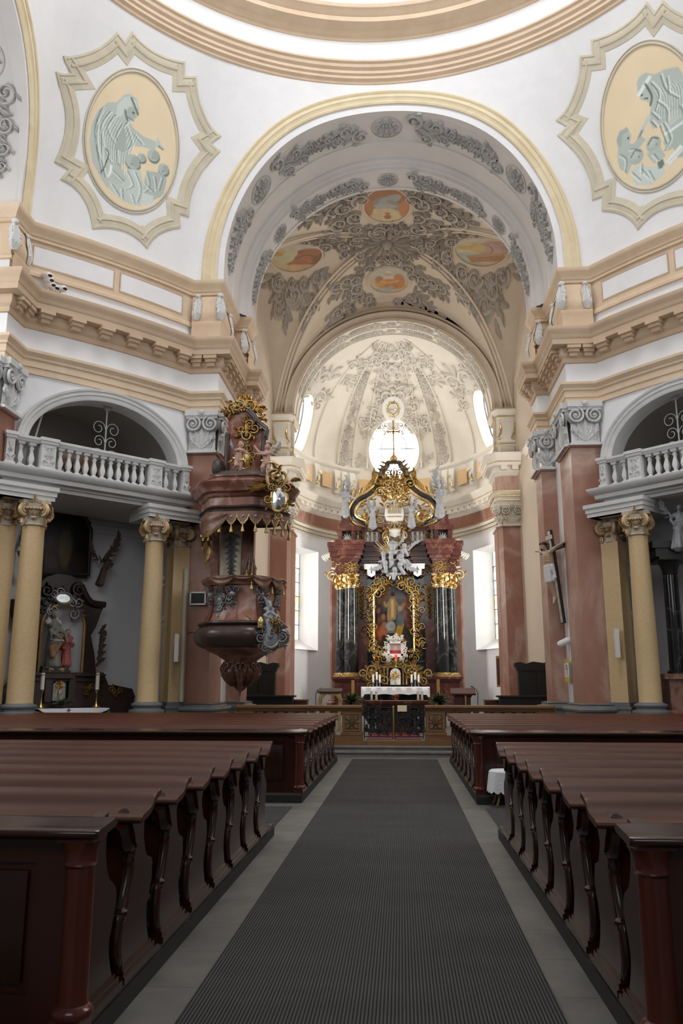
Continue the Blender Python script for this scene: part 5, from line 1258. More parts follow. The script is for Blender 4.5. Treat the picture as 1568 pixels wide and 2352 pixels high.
def wing(name, root_pt, right, up, L, mat_, parent, n=9, thick=.02):
    """a feathered wing spreading along 'right' and 'up' unit vectors from its root"""
    right, up = np.array(right, float), np.array(up, float); nrm = np.cross(right, up); root_pt = np.array(root_pt, float)
    b = MB()
    for layer, (k, l, off) in enumerate(((n, 1.0, 0), (n-2, .62, thick), (n-4, .36, 2*thick))):
        for i in range(max(k, 3)):
            t = i/(max(k, 3)-1); base = right*(.04 + .42*t*(1-.25*layer))*L + up*(.10 + .62*t - .32*t*t)*L*(1-.12*layer)
            ang = 1.25 - 1.75*(1-t); ln = L*l*(.42 + .42*t)
            for side in (1, -1):
                S = lambda u, v, h: tuple((root_pt + base)[k2] + right[k2]*u + up[k2]*v + nrm[k2]*side*(h*.6 + off*.5 + .004) for k2 in range(3))
                leaf(b, S, 0, 0, ang, ln*.75, ln*.10, thick, .25, 6)
    pts = [root_pt + right*(.46*t)*L + up*(.05 + .72*t - .32*t*t)*L for t in np.linspace(0, 1, 8)]
    b.tube(pts, np.linspace(.05, .03, 8)*L, 8)
    return mk(name, b, mat_, parent)
def putto(b, P0, h, ry, pose):
    c, s = cos(ry), sin(ry); P0 = np.array(P0, float)
    W = lambda p: P0 + np.array([c*p[0] - s*p[1], s*p[0] + c*p[1], p[2]])*h
    cap = lambda p, q, a, bb: b.capsule(W(p), W(q), a*h, bb*h, 10)
    hp, ch, hd = pose['hip'], pose['chest'], pose['head']
    cap(hp, ch, .125, .115); cap((hp[0],hp[1],hp[2]+.02), (hp[0],hp[1]-.02,hp[2]-.03), .125, .12); b.sphere(W((hp[0]*.5+ch[0]*.5, hp[1]*.5+ch[1]*.5+.06, hp[2]*.5+ch[2]*.5)), .095*h, 10)
    cap(ch, hd, .06, .055); b.sphere(W((hd[0],hd[1],hd[2]+.075)), (.10*h,.105*h,.115*h), 12)
    f = pose.get('face', (0,1,0)); b.sphere(W((hd[0]+f[0]*.105,hd[1]+f[1]*.105,hd[2]+.06)), .02*h, 6); b.sphere(W((hd[0]+f[0]*.08,hd[1]+f[1]*.08,hd[2]+.0)), .032*h, 6)
    for sg in (-1, 1): b.sphere(W((hd[0]+f[0]*.075 - sg*f[1]*.04, hd[1]+f[1]*.075 + sg*f[0]*.04, hd[2]+.035)), .035*h, 6)
    for k, (e, w) in enumerate(pose['arms']):
        sg = -1 if k == 0 else 1; sh = (ch[0]+sg*.11, ch[1], ch[2]+.03)
        cap(sh, e, .055, .045); cap(e, w, .045, .03); d = np.array(w)-np.array(e); d /= np.linalg.norm(d)
        for q in (-1,0,1): cap(w, tuple(np.array(w) + d*.06 + np.array([q*.018,0,.012*q])), .018, .011)
    for k, (kn, an) in enumerate(pose['legs']):
        sg = -1 if k == 0 else 1; cap((hp[0]+sg*.06,hp[1],hp[2]-.03), kn, .085, .06); cap(kn, an, .06, .038); d = pose.get('toe', (0,1,0)); cap(an, (an[0]+d[0]*.09, an[1]+d[1]*.09, an[2]-.02), .035, .026)
    return W
# ------------------------------------------------------------------ the high altar
AY = 39.2
def A_(px, py, d=AY): return at(px, py, d)
def ax(px, py=1400): return A_(px, py)[0]
def az(py): return A_(900, py)[2]
AXC = ax(907, 1450)
alt = thing('high_altar', 'tall red and black marble high altar with gilded columns in the apse', 'altar', (0, AY, .32))
def abox(b, x0, x1, py0, py1, d0, d1, mi=0):
    z0, z1 = sorted((az(py0), az(py1))); b.box(x0, AY + d0, z0, x1, AY + d1, z1, mi)
FL = .32
for s in (-1, 1):                          # plinth zone
    b = MB()
    b.box(min(s*2.9, s*1.0), AY-.55, FL, max(s*2.9, s*1.0), AY+.9, 2.0)
    b.box(min(s*3.05, s*1.0), AY-.68, 1.95, max(s*3.05, s*1.0), AY+.9, 2.06); b.box(min(s*2.98, s*1.05), AY-.62, 1.86, max(s*2.98, s*1.05), AY+.9, 1.95); b.box(min(s*3.05, s*1.0), AY-.7, FL, max(s*3.05, s*1.0), AY+.9, .75); mk('plinth', b, M['red'], alt)
b = MB(); b.box(-1.35, AY+.1, FL, 1.35, AY+.9, 2.0); b.box(-1.35, AY+.22, 2.0, 1.35, AY+.9, 2.75); b.box(-1.4, AY+.15, 2.72, 1.4, AY+.9, 2.82); mk('predella', b, M['black'], alt)
b = MB(); b.box(-2.6, AY+.35, 2.0, 2.6, AY+1.2, az(1318)); mk('back_wall', b, M['red'], alt)
b = MB(); b.box(-1.45, AY+.3, 2.8, 1.45, AY+.36, az(1318)); mk('painting_ground', b, M['black'], alt)
zc0, zc1, zs0, zs1 = az(1320), az(1353), az(1547), az(1353)
for s in (-1, 1):
    for cx, cy, rr in ((2.14, -.18, .33), (2.62, .25, .27)):
        x = s*cx
        b = MB(); b.lathe([(rr+.16,2.06),(rr+.16,2.13),(rr+.10,2.15),(rr+.12,2.20),(rr+.06,2.25),(rr+.02,2.27)], (x, AY+cy, 0), 28); mk('column_base', b, M['gold'], alt)
        b = MB(); b.lathe([(rr,2.26),(rr,3.4),(rr*.97,4.6),(rr*.90,zc1+.02)], (x, AY+cy, 0), 40); mk('column_shaft', b, M['black'], alt)
        b = MB(); T0 = lambda a, x=x, cy=cy: a + np.array([x, AY+cy, 0]); b.T = T0; volute_cap(b, zc1, zc0, rr*.92); 
        for k in range(8):
            a = 2*pi*k/8; S = lambda u, v, h, a=a: (cos(a)*(rr*.9+h) - sin(a)*u, sin(a)*(rr*.9+h) + cos(a)*u, v)
            leaf(b, S, 0, zc1+.05, pi/2, .36, .12, .12, 0, 7)
        mk('column_capital', b, [M['gold'], M['gold']], alt)
    # red pilaster strip with gilt drops
    x = s*1.63
    b = MB(); b.box(x-.24, AY+.12, 2.06, x+.24, AY+.4, zc0); mk('pilaster_strip', b, M['red'], alt)
    b = MB(); b.box(x-.26, AY+.08, 2.06, x+.26, AY+.4, 2.2); mk('strip_base', b, M['gold'], alt)
    b = MB(); S = lambda u, v, h, x=x: (x + u, AY + .12 - h, v)
    garland(b, lambda u, v, h: S(v, u, h), az(1345), az(1418), 0, .30, .08, r=random.Random(3)); mk('gilt_drop', b, M['oldgold'], alt); b = MB(); rosette(b, S, 0, az(1458), .16, .08, 8); mk('gilt_rosette', b, M['oldgold'], alt)
    # entablature block over the pair of columns
    xo, xi = s*2.95, s*1.35
    lo, hi = min(xo, xi), max(xo, xi)
    pth = [(lo, AY+.8), (lo, AY-.15), (s*2.30 - .42 if s < 0 else s*2.0 - .3, AY-.15)] if False else None
    b = MB()
    def ent(x0, x1, y0, zlist):
        for d, za, zb in zlist: b.box(x0-d, AY+y0-d, za, x1+d, AY+.9, zb)
    zA, zB, zC = az(1320), az(1292), az(1279)
    for x0, x1, y0 in ((min(s*2.50,s*1.78), max(s*2.50,s*1.78), -.55), (min(s*2.92,s*2.3), max(s*2.92,s*2.3), .0), (min(s*1.85,s*.9), max(s*1.85,s*.9), .05)):
        ent(x0, x1, y0, ((0, zA, zB), (.05, zA+.12, zA+.2), (.06, zB, zB+.1), (.14, zB+.1, zC), (.24, zC, az(1268)), (.30, az(1268), az(1256)), (.36, az(1256), az(1246))))
    mk('entablature', b, M['red'], alt)
    for (x0, x1, y0) in ((s*2.14-.3, s*2.14+.3, -.56), (s*1.3-.35, s*1.3+.35, .03)):
        S = lambda u, v, h, y0=y0: (u, AY + y0 - h, v); b = MB()
        garland(b, S, (x0+x1)/2, x1, (zA+zB)/2, .34, .06, r=random.Random(4)); garland(b, S, (x0+x1)/2, x0, (zA+zB)/2, .34, .06, r=random.Random(5))
        mk('gilt_frieze_ornament', b, M['oldgold'], alt)
    # gilded ear scroll beside the capitals
    b = MB(); S = lambda u, v, h, s=s: (s*2.84 + s*u*.85, AY + .1 - h, az(1303) + v*.9)
    scroll(b, S, 0, -.4, pi/2-.2, .6, -1, .14); scroll(b, S, .2, .3, pi/2, .5, 1, .14)
    for q in range(6): leaf(b, S, .12*q, .7 - .06*q, .2 + .1*q, .45, .10, .14, .5, 7, 1)
    for q in range(6): leaf(b, S, .0, -.9 + .16*q, .5, .4, .09, .12, -.6, 7, q % 2)
    mk('ear_scroll', b, [M['gold'], M['stucco_white']], alt)
b = MB(); zA, zB, zC = az(1320), az(1292), az(1279)
for d, za, zb in ((.0, zA, zB), (.06, zB, zC), (.2, zC, az(1268)), (.28, az(1268), az(1256)), (.36, az(1256), az(1246))): b.box(-1.5, AY+.2-d, za, 1.5, AY+.9, zb)
mk('middle_entablature', b, M['red'], alt)
# attic with balusters
z0, z1, z2 = az(1249), az(1221), az(1210)
for s in (-1, 1):
    b = MB()
    b.box(min(s*2.75,s*1.7), AY-.35, az(1246)-.02, max(s*2.75,s*1.7), AY+.9, z0+.06); b.box(min(s*1.75,s*.6), AY+.05, az(1246)-.02, max(s*1.75,s*.6), AY+.9, z0+.06)
    for x, w in ((1.62, .14), (2.0, .1), (2.66, .1), (.66, .08)): b.box(s*x-w, AY-.32 if x > 1.7 else AY+.08, z0, s*x+w, AY+.6, z1)
    b.box(min(s*2.72,s*1.85), AY-.1, z0, max(s*2.72,s*1.85), AY+.6, z1, 1)
    b.box(min(s*2.85,s*1.62), AY-.42, z1, max(s*2.85,s*1.62), AY+.9, z2); b.box(min(s*1.75,s*.5), AY+.0, z1, max(s*1.75,s*.5), AY+.9, z2)
    b.box(min(s*2.68,s*2.12), AY-.34, z2, max(s*2.68,s*2.12), AY+.2, z2+.12); b.prism([(-.24,z2+.12),(.24,z2+.12),(.17,z2+.46),(-.17,z2+.46)], lambda u, z, s=s: (s*2.40 + u, AY-.28, z), lambda u, z, s=s: (s*2.40 + u, AY+.2, z)); b.box(s*2.40-.22, AY-.3, z2+.46, s*2.40+.22, AY+.2, z2+.52)
    mk('attic', b, [M['red'], M['black']], alt)
for s in (-1, 1):
    for i in range(3):
        b = MB(); x = s*(.85 + .24*i); q = z1 - z0
        b.lathe([(.085,z0),(.085,z0+.05),(.05,z0+.08),(.09,z0+.3*q),(.085,z0+.42*q),(.05,z0+.6*q),(.05,z0+.7*q),(.08,z0+.8*q),(.06,z0+.9*q),(.085,z1)], (x, AY+.2, 0), 14); mk('attic_baluster', b, M['bal'], alt)
    b = MB(); S = lambda u, v, h, s=s: (s*2.32 + u, AY - .12 - h, (z0+z1)/2 + v)
    for q in range(7): leaf(b, S, 0, -.16, pi/2 + (q-3)*.38, .36, .06, .08, 0, 6)
    mk('attic_shell', b, M['bal'], alt)
    b = MB(); S = lambda u, v, h, s=s: (s*1.62 + u, AY + .05 - h, (z0+z1)/2 + v); garland(b, lambda u, v, h: S(v, u, h), .22, -.25, 0, .2, .06, r=random.Random(2)); mk('gilt_drop', b, M['oldgold'], alt)
# gable: two great volutes, leaves, middle ornament
def vol_path(s):
    px = [(832,1182),(822,1168),(824,1150),(836,1142),(846,1150),(844,1164),(834,1166)]     # small inner curl is made by spiral()
    main = [(836,1204),(812,1192),(806,1172),(818,1152),(842,1138),(862,1120),(870,1102),(874,1090)]
    pts = []
    for x, y in main: p = A_(x, y); pts.append((s*(abs(p[0]-AXC)), p[2]))
    return smooth_curve(pts, 6)
for s in (-1, 1):
    pts = vol_path(s); n = len(pts)
    b = MB()
    for off, mi, r in ((0, 1, .17), (1, 0, .085), (-1, 0, .085)):
        P = np.array(pts); D = np.gradient(P, axis=0); D /= np.linalg.norm(D, axis=1)[:,None]; Nn = np.stack([-D[:,1], D[:,0]], 1)
        Q2 = P + Nn*off*.17; k = np.linspace(1.15, .75, n); b.tube(stk((Q2[:,0], np.full(n, AY+.05 - abs(off)*.08), Q2[:,1])), r*k, 8, mi)
    c = np.array(pts[0]); S = lambda u, v, h: (u, AY - .05 - h, v)
    sc = [( s*abs(A_(x, y)[0]-AXC), A_(x, y)[2]) for x, y in ((836,1204),(850,1199),(853,1186),(845,1178),(835,1182),(836,1191),(842,1192))]
    q = np.array(smooth_curve(sc, 5)); b.tube(stk((q[:,0], np.full(len(q), AY-.02), q[:,1])), np.linspace(.15, .06, len(q)), 8, 0)
    tp = [( s*abs(A_(x, y)[0]-AXC), A_(x, y)[2]) for x, y in ((874,1090),(882,1091),(884,1099),(878,1103),(874,1098))]
    q = np.array(smooth_curve(tp, 5)); b.tube(stk((q[:,0], np.full(len(q), AY-.02), q[:,1])), np.linspace(.11, .05, len(q)), 8, 0)
    mk('gable_volute', b, [M['gold'], M['blackwood']], alt)
    b = MB(); P = np.array(pts)
    for i in range(14, n-3, 2):
        d = P[i+1]-P[i-1]; a = atan2(d[1], d[0]); out = a + (pi/2 if s < 0 else -pi/2)
        leaf(b, S, P[i][0] + .2*cos(out), P[i][1] + .2*sin(out), out + (-.75 if s < 0 else .75), .50, .09, .08, (-.5 if s < 0 else .5), 7)
        if i % 4 == 0: leaf(b, S, P[i][0] - .2*cos(out), P[i][1] - .2*sin(out), out + pi + (.6 if s < 0 else -.6), .32, .08, .08, .6, 6)
    for i in range(2, 14, 3): leaf(b, S, P[i][0] - s*-.1, P[i][1], (pi if s < 0 else 0) + .5*(i-7)/7, .36, .09, .08, .4, 6)
    foliage_patch(b, S, [(s*1.25, az(1180), 1.5), (s*1.05, az(1203), .3 if s > 0 else 2.8), (s*1.35, az(1195), 1.6)], .5, .08, seed=7)
    mk('gable_leaves', b, M['oldgold'], alt)
S = lambda u, v, h: (u, AY - .12 - h, v)
b = MB()                                  # crowning canopy and cross
zt = az(1060); z90 = az(1090)
for s in (-1, 1):
    q = np.array(smooth_curve([(s*.62, z90-.1), (s*.55, z90+.25), (s*.36, z90+.42), (s*.30, z90+.62), (s*.10, zt-.05), (0, zt)], 5)); b.tube(stk((q[:,0], np.full(len(q), AY), q[:,1])), np.linspace(.17, .07, len(q)), 8)
    for i in range(4): leaf(b, S, s*(.66 - .1*i), z90 + .0 + .18*i, (pi - .5 if s < 0 else .5) + i*.05, .3, .07, .07, 0, 6)
    scroll(b, S, s*.45, z90 + .05, pi/2, .35, s, .09); scroll(b, S, s*.1, zt-.2, pi/2, .28, -s, .08)
mk('crowning_canopy', b, M['darkgilt'], alt)
b = MB(); b.lathe([(.03,zt-.05),(.16,zt+.02),(.20,zt+.14),(.14,zt+.26),(.05,zt+.34),(.07,zt+.40),(.03,zt+.46)], (0, AY, 0), 18)
zx = az(993); b.box(-.035, AY-.03, zt+.4, .035, AY+.03, zx+.55); b.box(-.28, AY-.03, zx, .28, AY+.03, zx+.07)
for x, z in ((-.28, zx+.035), (.28, zx+.035), (0, zx+.56)): b.sphere((x, AY, z), .07, 8)
for q in range(8): a = 2*pi*q/8 + .39; leaf(b, S, .08*cos(a), zx+.035+.08*sin(a), a, .16, .03, .02, 0, 4)
mk('gable_cross', b, M['oldgold'], alt)
b = MB()                                  # middle ornament
garland(b, lambda u, v, h: S(v, u, h), az(1150), az(1097), 0, .75, .12, r=random.Random(11))
foliage_patch(b, S, [(x, z, a) for x, z, a in ((-.45,az(1128),1.9),(.45,az(1128),1.2),(-.3,az(1140),2.6),(.3,az(1140),.5),(-.55,az(1115),1.4),(.55,az(1115),1.7),(0,az(1135),1.57))], .55, .12, seed=12)
mk('gilt_middle_plume', b, M['gold'], alt)
for s in (-1, 1):
    b = MB()
    for y, sz, a in ((1165,.42,pi/2),(1195,.40,-pi/2),(1212,.45,-pi/2-.4*s),(1222,.5,0 if s > 0 else pi)):
        b = MB(); scroll(b, S, s*(.50 if y < 1210 else .38), az(y), a, sz, s if y < 1200 else -s, .14); mk('gable_frame_scroll', b, M['gold'], alt)
    b = MB(); spiral(b, S, s*.45, az(1245), 0 if s < 0 else pi, .42, 1.6, s, .18, .16); dome(b, S, s*.45, az(1236), .12, .16); leaf(b, S, s*.25, az(1250), -pi/2, .35, .1, .1, s*.5, 6)
    mk('gable_foot_volute', b, M['gold'], alt)
b = MB(); P = [(-.42,az(1203)),(-.5,az(1185)),(-.45,az(1166)),(-.2,az(1156)),(.2,az(1156)),(.45,az(1166)),(.5,az(1185)),(.42,az(1203)),(.2,az(1207)),(-.2,az(1207))]
b.prism(P, lambda x, z: (x, AY-.02, z), lambda x, z: (x*.93, AY-.2, z)); P = [(-.3,az(1231)),(-.34,az(1213)),(.34,az(1213)),(.3,az(1231)),(0,az(1236))]; b.prism(P, lambda x, z: (x, AY, z), lambda x, z: (x*.9, AY-.16, z)); mk('white_shield', b, M['stucco_white'], alt)
b = MB()
for i in range(-2, 3):
    for k, z in ((0, az(1182)), (1, az(1172))):
        if abs(i) < 2 or k == 0: b.box(i*.14-.025, AY-.24, z, i*.14+.025, AY-.2, z+.22); dome(b, lambda u, v, h: (u, AY-.2-h, v), i*.14, z+.24, .045, .05, 8)
b.box(-.34, AY-.23, az(1190), .34, AY-.2, az(1190)+.05)
for s in (-1, 1): spiral(b, lambda u, v, h: (u, AY-.2-h, v), s*.12, az(1203), pi/2, .09, 1.3, -s, .05, .05)
mk('gilt_emblem', b, M['gold'], alt)
# silver cloud with cherubs, rays and the two white tablets
b = MB(); rr = random.Random(5); c = np.array([ax(905,1290), AY-.5, az(1285)])
for i in range(46):
    a = rr.uniform(0, 2*pi); q = rr.random()**.5; p = c + np.array([cos(a)*q*.72, rr.uniform(-.1,.2), sin(a)*q*.62 - .25]); b.sphere(p, (rr.uniform(.09,.2), .14, rr.uniform(.06,.13)), 10)
for x, z in ((-.42,-.30),(.28,-.38),(.50,.50),(-.15,-.05),(.36,.02),(-.5,.15),(.02,-.62)):
    p = c + np.array([x, -.25, z]); b.sphere(p, .12, 12); b.sphere(p + np.array([0,-.12,-.02]), .026, 6); b.sphere(p+np.array([0,-.09,-.065]), .045, 6); b.sphere(p+np.array([0,-.0,.05]), .125, 10)
    for q in (-1, 1): b.sphere(p+np.array([q*.055,-.085,-.03]), .04, 6)
    b.capsule(p+np.array([0,.05,-.12]), p+np.array([rr.uniform(-.2,.2),.1,-.4]), .11, .09)
p = c + np.array([.5,-.12,.35]); b.capsule(p, c+np.array([.2,-.15,.0]), .12, .12); b.capsule(p+np.array([-.05,-.1,0]), c+np.array([.0,-.3,.3]), .05, .035); b.capsule(c+np.array([.2,-.15,.0]), c+np.array([.45,-.2,-.35]), .10, .05); b.capsule(c+np.array([.22,-.1,.0]), c+np.array([.7,-.1,-.2]), .10, .05)
b.lathe([(.02,-.1),(.20,-.06),(.24,.05),(.12,.14),(.16,.22),(.26,.40),(.22,.44),(.0,.46)], c + np.array([-.06,-.2,.2]), 18)
for q in range(7): b.capsule(c+np.array([-.06+.05*(q-3),-.2,.6]), c+np.array([-.06+.09*(q-3),-.2,.85-.03*abs(q-3)]), .06, .015)
o = fuse('cloud_and_cherubs', b, M['silver'], .026, alt, 2)
for sx, sz, rt, up, L in ((-.35,-.2,(0,0,-.9),(-1,0,.1),.85),(.35,-.25,(0,0,-.9),(1,0,.1),.85),(.6,.3,(0,0,.8),(1,0,.15),.8),(.25,.5,(.6,0,0),(-.1,0,1),.8),(-.4,.25,(-.6,0,.2),(-.5,0,.85),.6)):
    wing('cherub_wing', c + np.array([sx,-.22,sz]), rt, up, L, M['silver'], alt, 7)
b = MB()
for i in range(16):
    a = pi*.55 + i*.12 if i < 9 else -pi*.5 + (i-12)*.22; L = 1.15 if i % 2 else .85
    if i >= 9: L *= .9
    b.capsule(c + np.array([cos(a)*.35, .12, sin(a)*.35]), c + np.array([cos(a)*L, .12, sin(a)*L]), .05, .018, 6)
mk('gilt_rays', b, M['gold'], alt)
for px in (853, 958):
    b = MB(); x = ax(px, 1308); P = [(-.36,az(1297)),(.36,az(1297)),(.34,az(1309)),(.2,az(1309)),(.19,az(1322)),(0,az(1327)),(-.19,az(1322)),(-.2,az(1309)),(-.34,az(1309))]
    b.prism(P, lambda u, z: (x+u, AY-.22, z), lambda u, z: (x+u, AY-.32, z)); t = mk('tablet', b, M['cloth'], alt)
    b = MB(); b.box(x-.012, AY-.335, az(1319), x+.012, AY-.32, az(1304)); b.box(x-.08, AY-.335, az(1310), x+.08, AY-.32, az(1310)+.025); mk('tablet_cross', b, M['iron'], t)
# altarpiece
P = Paint(220, 330, (46, 40, 36))
P.poly([(0,0),(1,0),(1,.42),(.5,.36),(0,.5)], (64,66,70)); P.ell(.2,.12,.2,.16,(118,82,48),0,.8); P.poly([(.08,.0),(.3,.0),(.3,.34),(.08,.4)],(86,58,36),.7,.05); P.ell(.75,.24,.34,.06,(96,92,90),.25,1.2); P.ell(.62,.32,.3,.08,(78,82,90),.1,1.2)
P.poly([(.40,.22),(.54,.22),(.57,.40),(.55,.54),(.33,.56),(.34,.40)],(150,122,78)); P.poly([(.44,.24),(.50,.24),(.50,.5),(.42,.52)],(188,160,112)); P.ell(.48,.185,.05,.045,(150,110,80)); P.ell(.48,.165,.055,.035,(58,36,24)); P.line([(.40,.27),(.31,.34),(.27,.30)],.03,(150,122,80)); P.line([(.54,.27),(.62,.36)],.03,(140,112,72)); P.ell(.27,.29,.03,.02,(160,115,85))
for x, y, sx, sy, cl in ((.12,.48,.12,.16,(58,30,40)),(.18,.62,.13,.14,(92,62,40)),(.86,.40,.12,.2,(120,78,58)),(.92,.56,.12,.16,(96,58,48)),(.68,.44,.12,.1,(96,92,90)),(.74,.34,.05,.05,(150,110,90)),(.66,.38,.06,.04,(156,128,112)),(.1,.4,.06,.05,(120,84,66)),(.24,.5,.05,.045,(140,98,76))): P.ell(x,y,sx,sy,cl,0,.5)
P.poly([(.02,.80),(.1,.66),(.28,.62),(.30,.72),(.2,.78),(.14,.96),(.02,.99)],(150,72,36)); P.ell(.14,.7,.13,.08,(170,92,46),-.4,.4); P.ell(.26,.62,.06,.045,(140,100,80)); P.line([(.26,.74),(.36,.80)],.03,(150,98,70))
P.poly([(.60,.60),(.72,.52),(.76,.62),(.68,.78),(.56,.86),(.50,.80)],(172,132,40)); P.poly([(.52,.80),(.66,.78),(.84,.86),(.62,.9)],(150,104,36)); P.ell(.70,.50,.06,.05,(120,84,66)); P.ell(.66,.56,.1,.08,(90,100,104),.3,.5)
P.ell(.42,.64,.12,.08,(150,150,146),0,.4); P.poly([(.28,.70),(.54,.70),(.54,.74),(.28,.74)],(120,104,84)); P.ell(.5,.95,.6,.07,(36,28,24),0,1.)
P.mottle(.35, 4, 14); P.a = P.a*.55
x0, x1, zb, ztp = ax(859,1490)+.0, ax(951,1490), az(1495), az(1338)
o = painted_rect('altarpiece_painting', P, lambda u, v: (x0 + (x1-x0)*u, np.full_like(u, AY+.26), zb + (ztp-zb)*v - (ztp-zb)*.12*np.clip((np.abs(u-.5)-.36)/.14, 0, 1)*np.clip((v-.9)/.1, 0, 1)), alt, 90, 140)
b = MB(); q = [(x0, zb), (x0, ztp-.55), (x0+.38, ztp-.1), ((x0+x1)/2-.2, ztp), ((x0+x1)/2, ztp-.12), ((x0+x1)/2+.2, ztp), (x1-.38, ztp-.1), (x1, ztp-.55), (x1, zb)]
ptsf = [(p[0], AY+.2, p[1]) for p in q]; b.tube(ptsf, .06, 8, closed=True); mk('painting_inner_frame', b, M['gold'], alt)
b = MB(); S = lambda u, v, h: (u, AY + .24 - h, v); b.prism([(p[0] + (-.42 if p[0] < AXC-.3 else .42 if p[0] > AXC+.3 else 0), p[1] + (.3 if p[1] > zb+.2 else -.36)) for p in q], lambda x, z: (x, AY+.29, z), lambda x, z: (x, AY+.27, z)); mk('painting_frame_board', b, M['black'], alt)
b = MB(); pts = []
for z in np.arange(zb-.05, ztp-.5, .24):
    for s, x in ((-1, x0-.22), (1, x1+.22)): pts.append((x, z, pi/2 + s*rng.uniform(-.5, .5)))
for x in np.arange(x0-.1, x1+.2, .3): pts.append((x, zb-.18, rng.uniform(-.4,.4)))
for i in range(7):
    t = i/6
    for s in (-1, 1): pts.append((AXC + s*((x1-x0)/2 + .2 - t*.75), ztp - .45 + .5*t, (pi/2 + .7 if s > 0 else pi/2 - .7)))
foliage_patch(b, S, pts, .40, .12, seed=15); mk('painting_carved_frame', b, M['gold'], alt)
# angels of the gable
def angel(name, label, px, pyfoot, pytop, d, face, arms, wings, mat_=None, seed=0):
    f = A_(px, pyfoot, d); t = A_(px, pytop, d); h = (t[2]-f[2]); r = thing(name, label, 'statue', f, group='silver grey altar angels')
    b = MB(); robed(b, f, h, face, arms, 0, (0,0), seed); fuse('body', b, mat_ or M['silver'], h*.016, r, 3)
    for (rt, up, L, off) in wings: wing('wing', f + np.array(off)*h, rt, up, L*h, mat_ or M['silver'], r, 8, .02*h)
    return r
angel('angel_statue', 'large grey winged angel on the left end of the altar gable', 793, 1188, 1118, AY-.15, .25+pi, (((.16,.16,.62),(.34,.22,.66)),((-.2,.1,.66),(-.26,.2,.55))), [((.75,.1,.6),(-.6,0,.8),.62,(.06,.06,.72)), ((-.7,.3,.6),(.5,0,.85),.42,(-.06,.08,.76))], seed=1)
angel('angel_statue', 'large grey winged angel on the right end of the altar gable', 1011, 1188, 1112, AY-.15, -.2+pi, (((.2,.1,.64),(.14,.22,.58)),((-.18,.12,.66),(-.22,.2,.74))), [((-.75,.1,.6),(.55,0,.85),.72,(-.06,.06,.74)), ((.7,.3,.5),(-.5,0,.85),.5,(.06,.08,.74))], seed=2)
angel('angel_statue', 'small grey winged angel left of the white shield on the altar', 856, 1213, 1154, AY-.3, pi-.6, (((-.18,.12,.66),(-.3,.2,.72)),((.1,.16,.62),(.22,.2,.66))), [((-.8,.1,.3),(.3,0,.9),.5,(-.06,.06,.72)), ((.6,.2,.5),(-.5,0,.85),.4,(.06,.08,.74))], seed=3)
angel('angel_statue', 'small grey winged angel right of the white shield on the altar', 945, 1211, 1152, AY-.3, pi+.6, (((.18,.12,.66),(.3,.2,.72)),((-.1,.16,.62),(-.22,.2,.66))), [((.8,.1,.3),(-.3,0,.9),.5,(.06,.06,.72)), ((-.6,.2,.5),(.5,0,.85),.45,(-.06,.08,.74))], seed=4)
# ------------------------------------------------------------------ mensa, tabernacle, reliquary, candles
MY = 37.2
b = MB(); z = at(900, 1578, MY)[2]; xl, xr = at(836, 1590, MY)[0], at(982, 1590, MY)[0]
r = thing('mensa', 'black marble altar table block below the high altar painting', 'altar table', (0, MY, .32)); b.box(xl, MY-.3, .32, xr, MY+1.9, z-.06); b.box(xl-.08, MY-.4, z-.06, xr+.08, MY+1.9, z); mk('block', b, M['black'], r)
b = MB(); xl2, xr2 = at(830, 1585, MY)[0], at(986, 1585, MY)[0]; n = 40; rows = []
for k, (y, dz) in enumerate(((MY+.6,.012),(MY-.41,.012),(MY-.44,-.02),(MY-.45,-.2),(MY-.46,-.34))):
    for i in range(n): 
        x = xl2 + (xr2-xl2)*i/(n-1); rows.append((x, y - (.015*sin(i*1.1) if k > 2 else 0), z + dz + (.04*abs(sin(i*.35)) if k == 4 else 0) - (.12 if (k == 4 and i in (0,1,n-1,n-2)) else 0)))
b.add(rows, [(j*n+i, j*n+i+1, (j+1)*n+i+1, (j+1)*n+i) for j in range(4) for i in range(n-1)]); o = recentre(mk('altar_cloth', b, M['cloth'])); tag(o, 'white cloth hanging over the front of the high altar table', 'cloth')
TY = 38.4
def tt(px, py): q = at(px, py, TY); return q[0], q[2]
r = thing('tabernacle', 'gilded tabernacle with white arched door and scrolled wings', 'tabernacle', (0, TY, z))
xc, zb0 = tt(908, 1573); zt0 = tt(908, 1535)[1]
b = MB(); x0_, x1_ = tt(848, 1573)[0], tt(974, 1573)[0]; b.box(x0_, TY, 1.0, x1_, TY+.6, zb0); b.box(x0_+.2, TY+.2, zb0, x1_-.2, TY+.6, tt(0,1528)[1]); mk('body', b, M['darkwood'], r)
b = MB(); w = .24; P = [(-w, zb0), (w, zb0)] + [(w*cos(a), zt0 - w + w*sin(a)) for a in np.linspace(0, pi, 14)]
b.prism(P, lambda x, zz: (xc+x, TY-.12, zz), lambda x, zz: (xc+x, TY-.2, zz)); dr = mk('door', b, M['stucco_white'], r)
b = MB(); S = lambda u, v, h: (xc+u, TY-.2-h, v); rosette(b, S, 0, (zb0+zt0)/2+.05, .17, .05, 9)
for q in range(12): a = 2*pi*q/12; leaf(b, S, .12*cos(a), (zb0+zt0)/2+.05+.12*sin(a), a, .12, .03, .02, 0, 4)
leaf(b, S, 0, zb0+.2, -pi/2, .18, .06, .03, 0, 5); mk('door_ornament', b, M['gold'], dr)
b = MB()
for s in (-1, 1):
    for x in (.36, .52): b.lathe([(.05,zb0),(.06,zb0+.05),(.045,zb0+.1),(.045,zt0-.12),(.07,zt0-.03),(.075,zt0)], (xc+s*x, TY-.1, 0), 12)
b.box(xc-.62, TY-.18, zt0+.02, xc+.62, TY+.1, zt0+.1); 
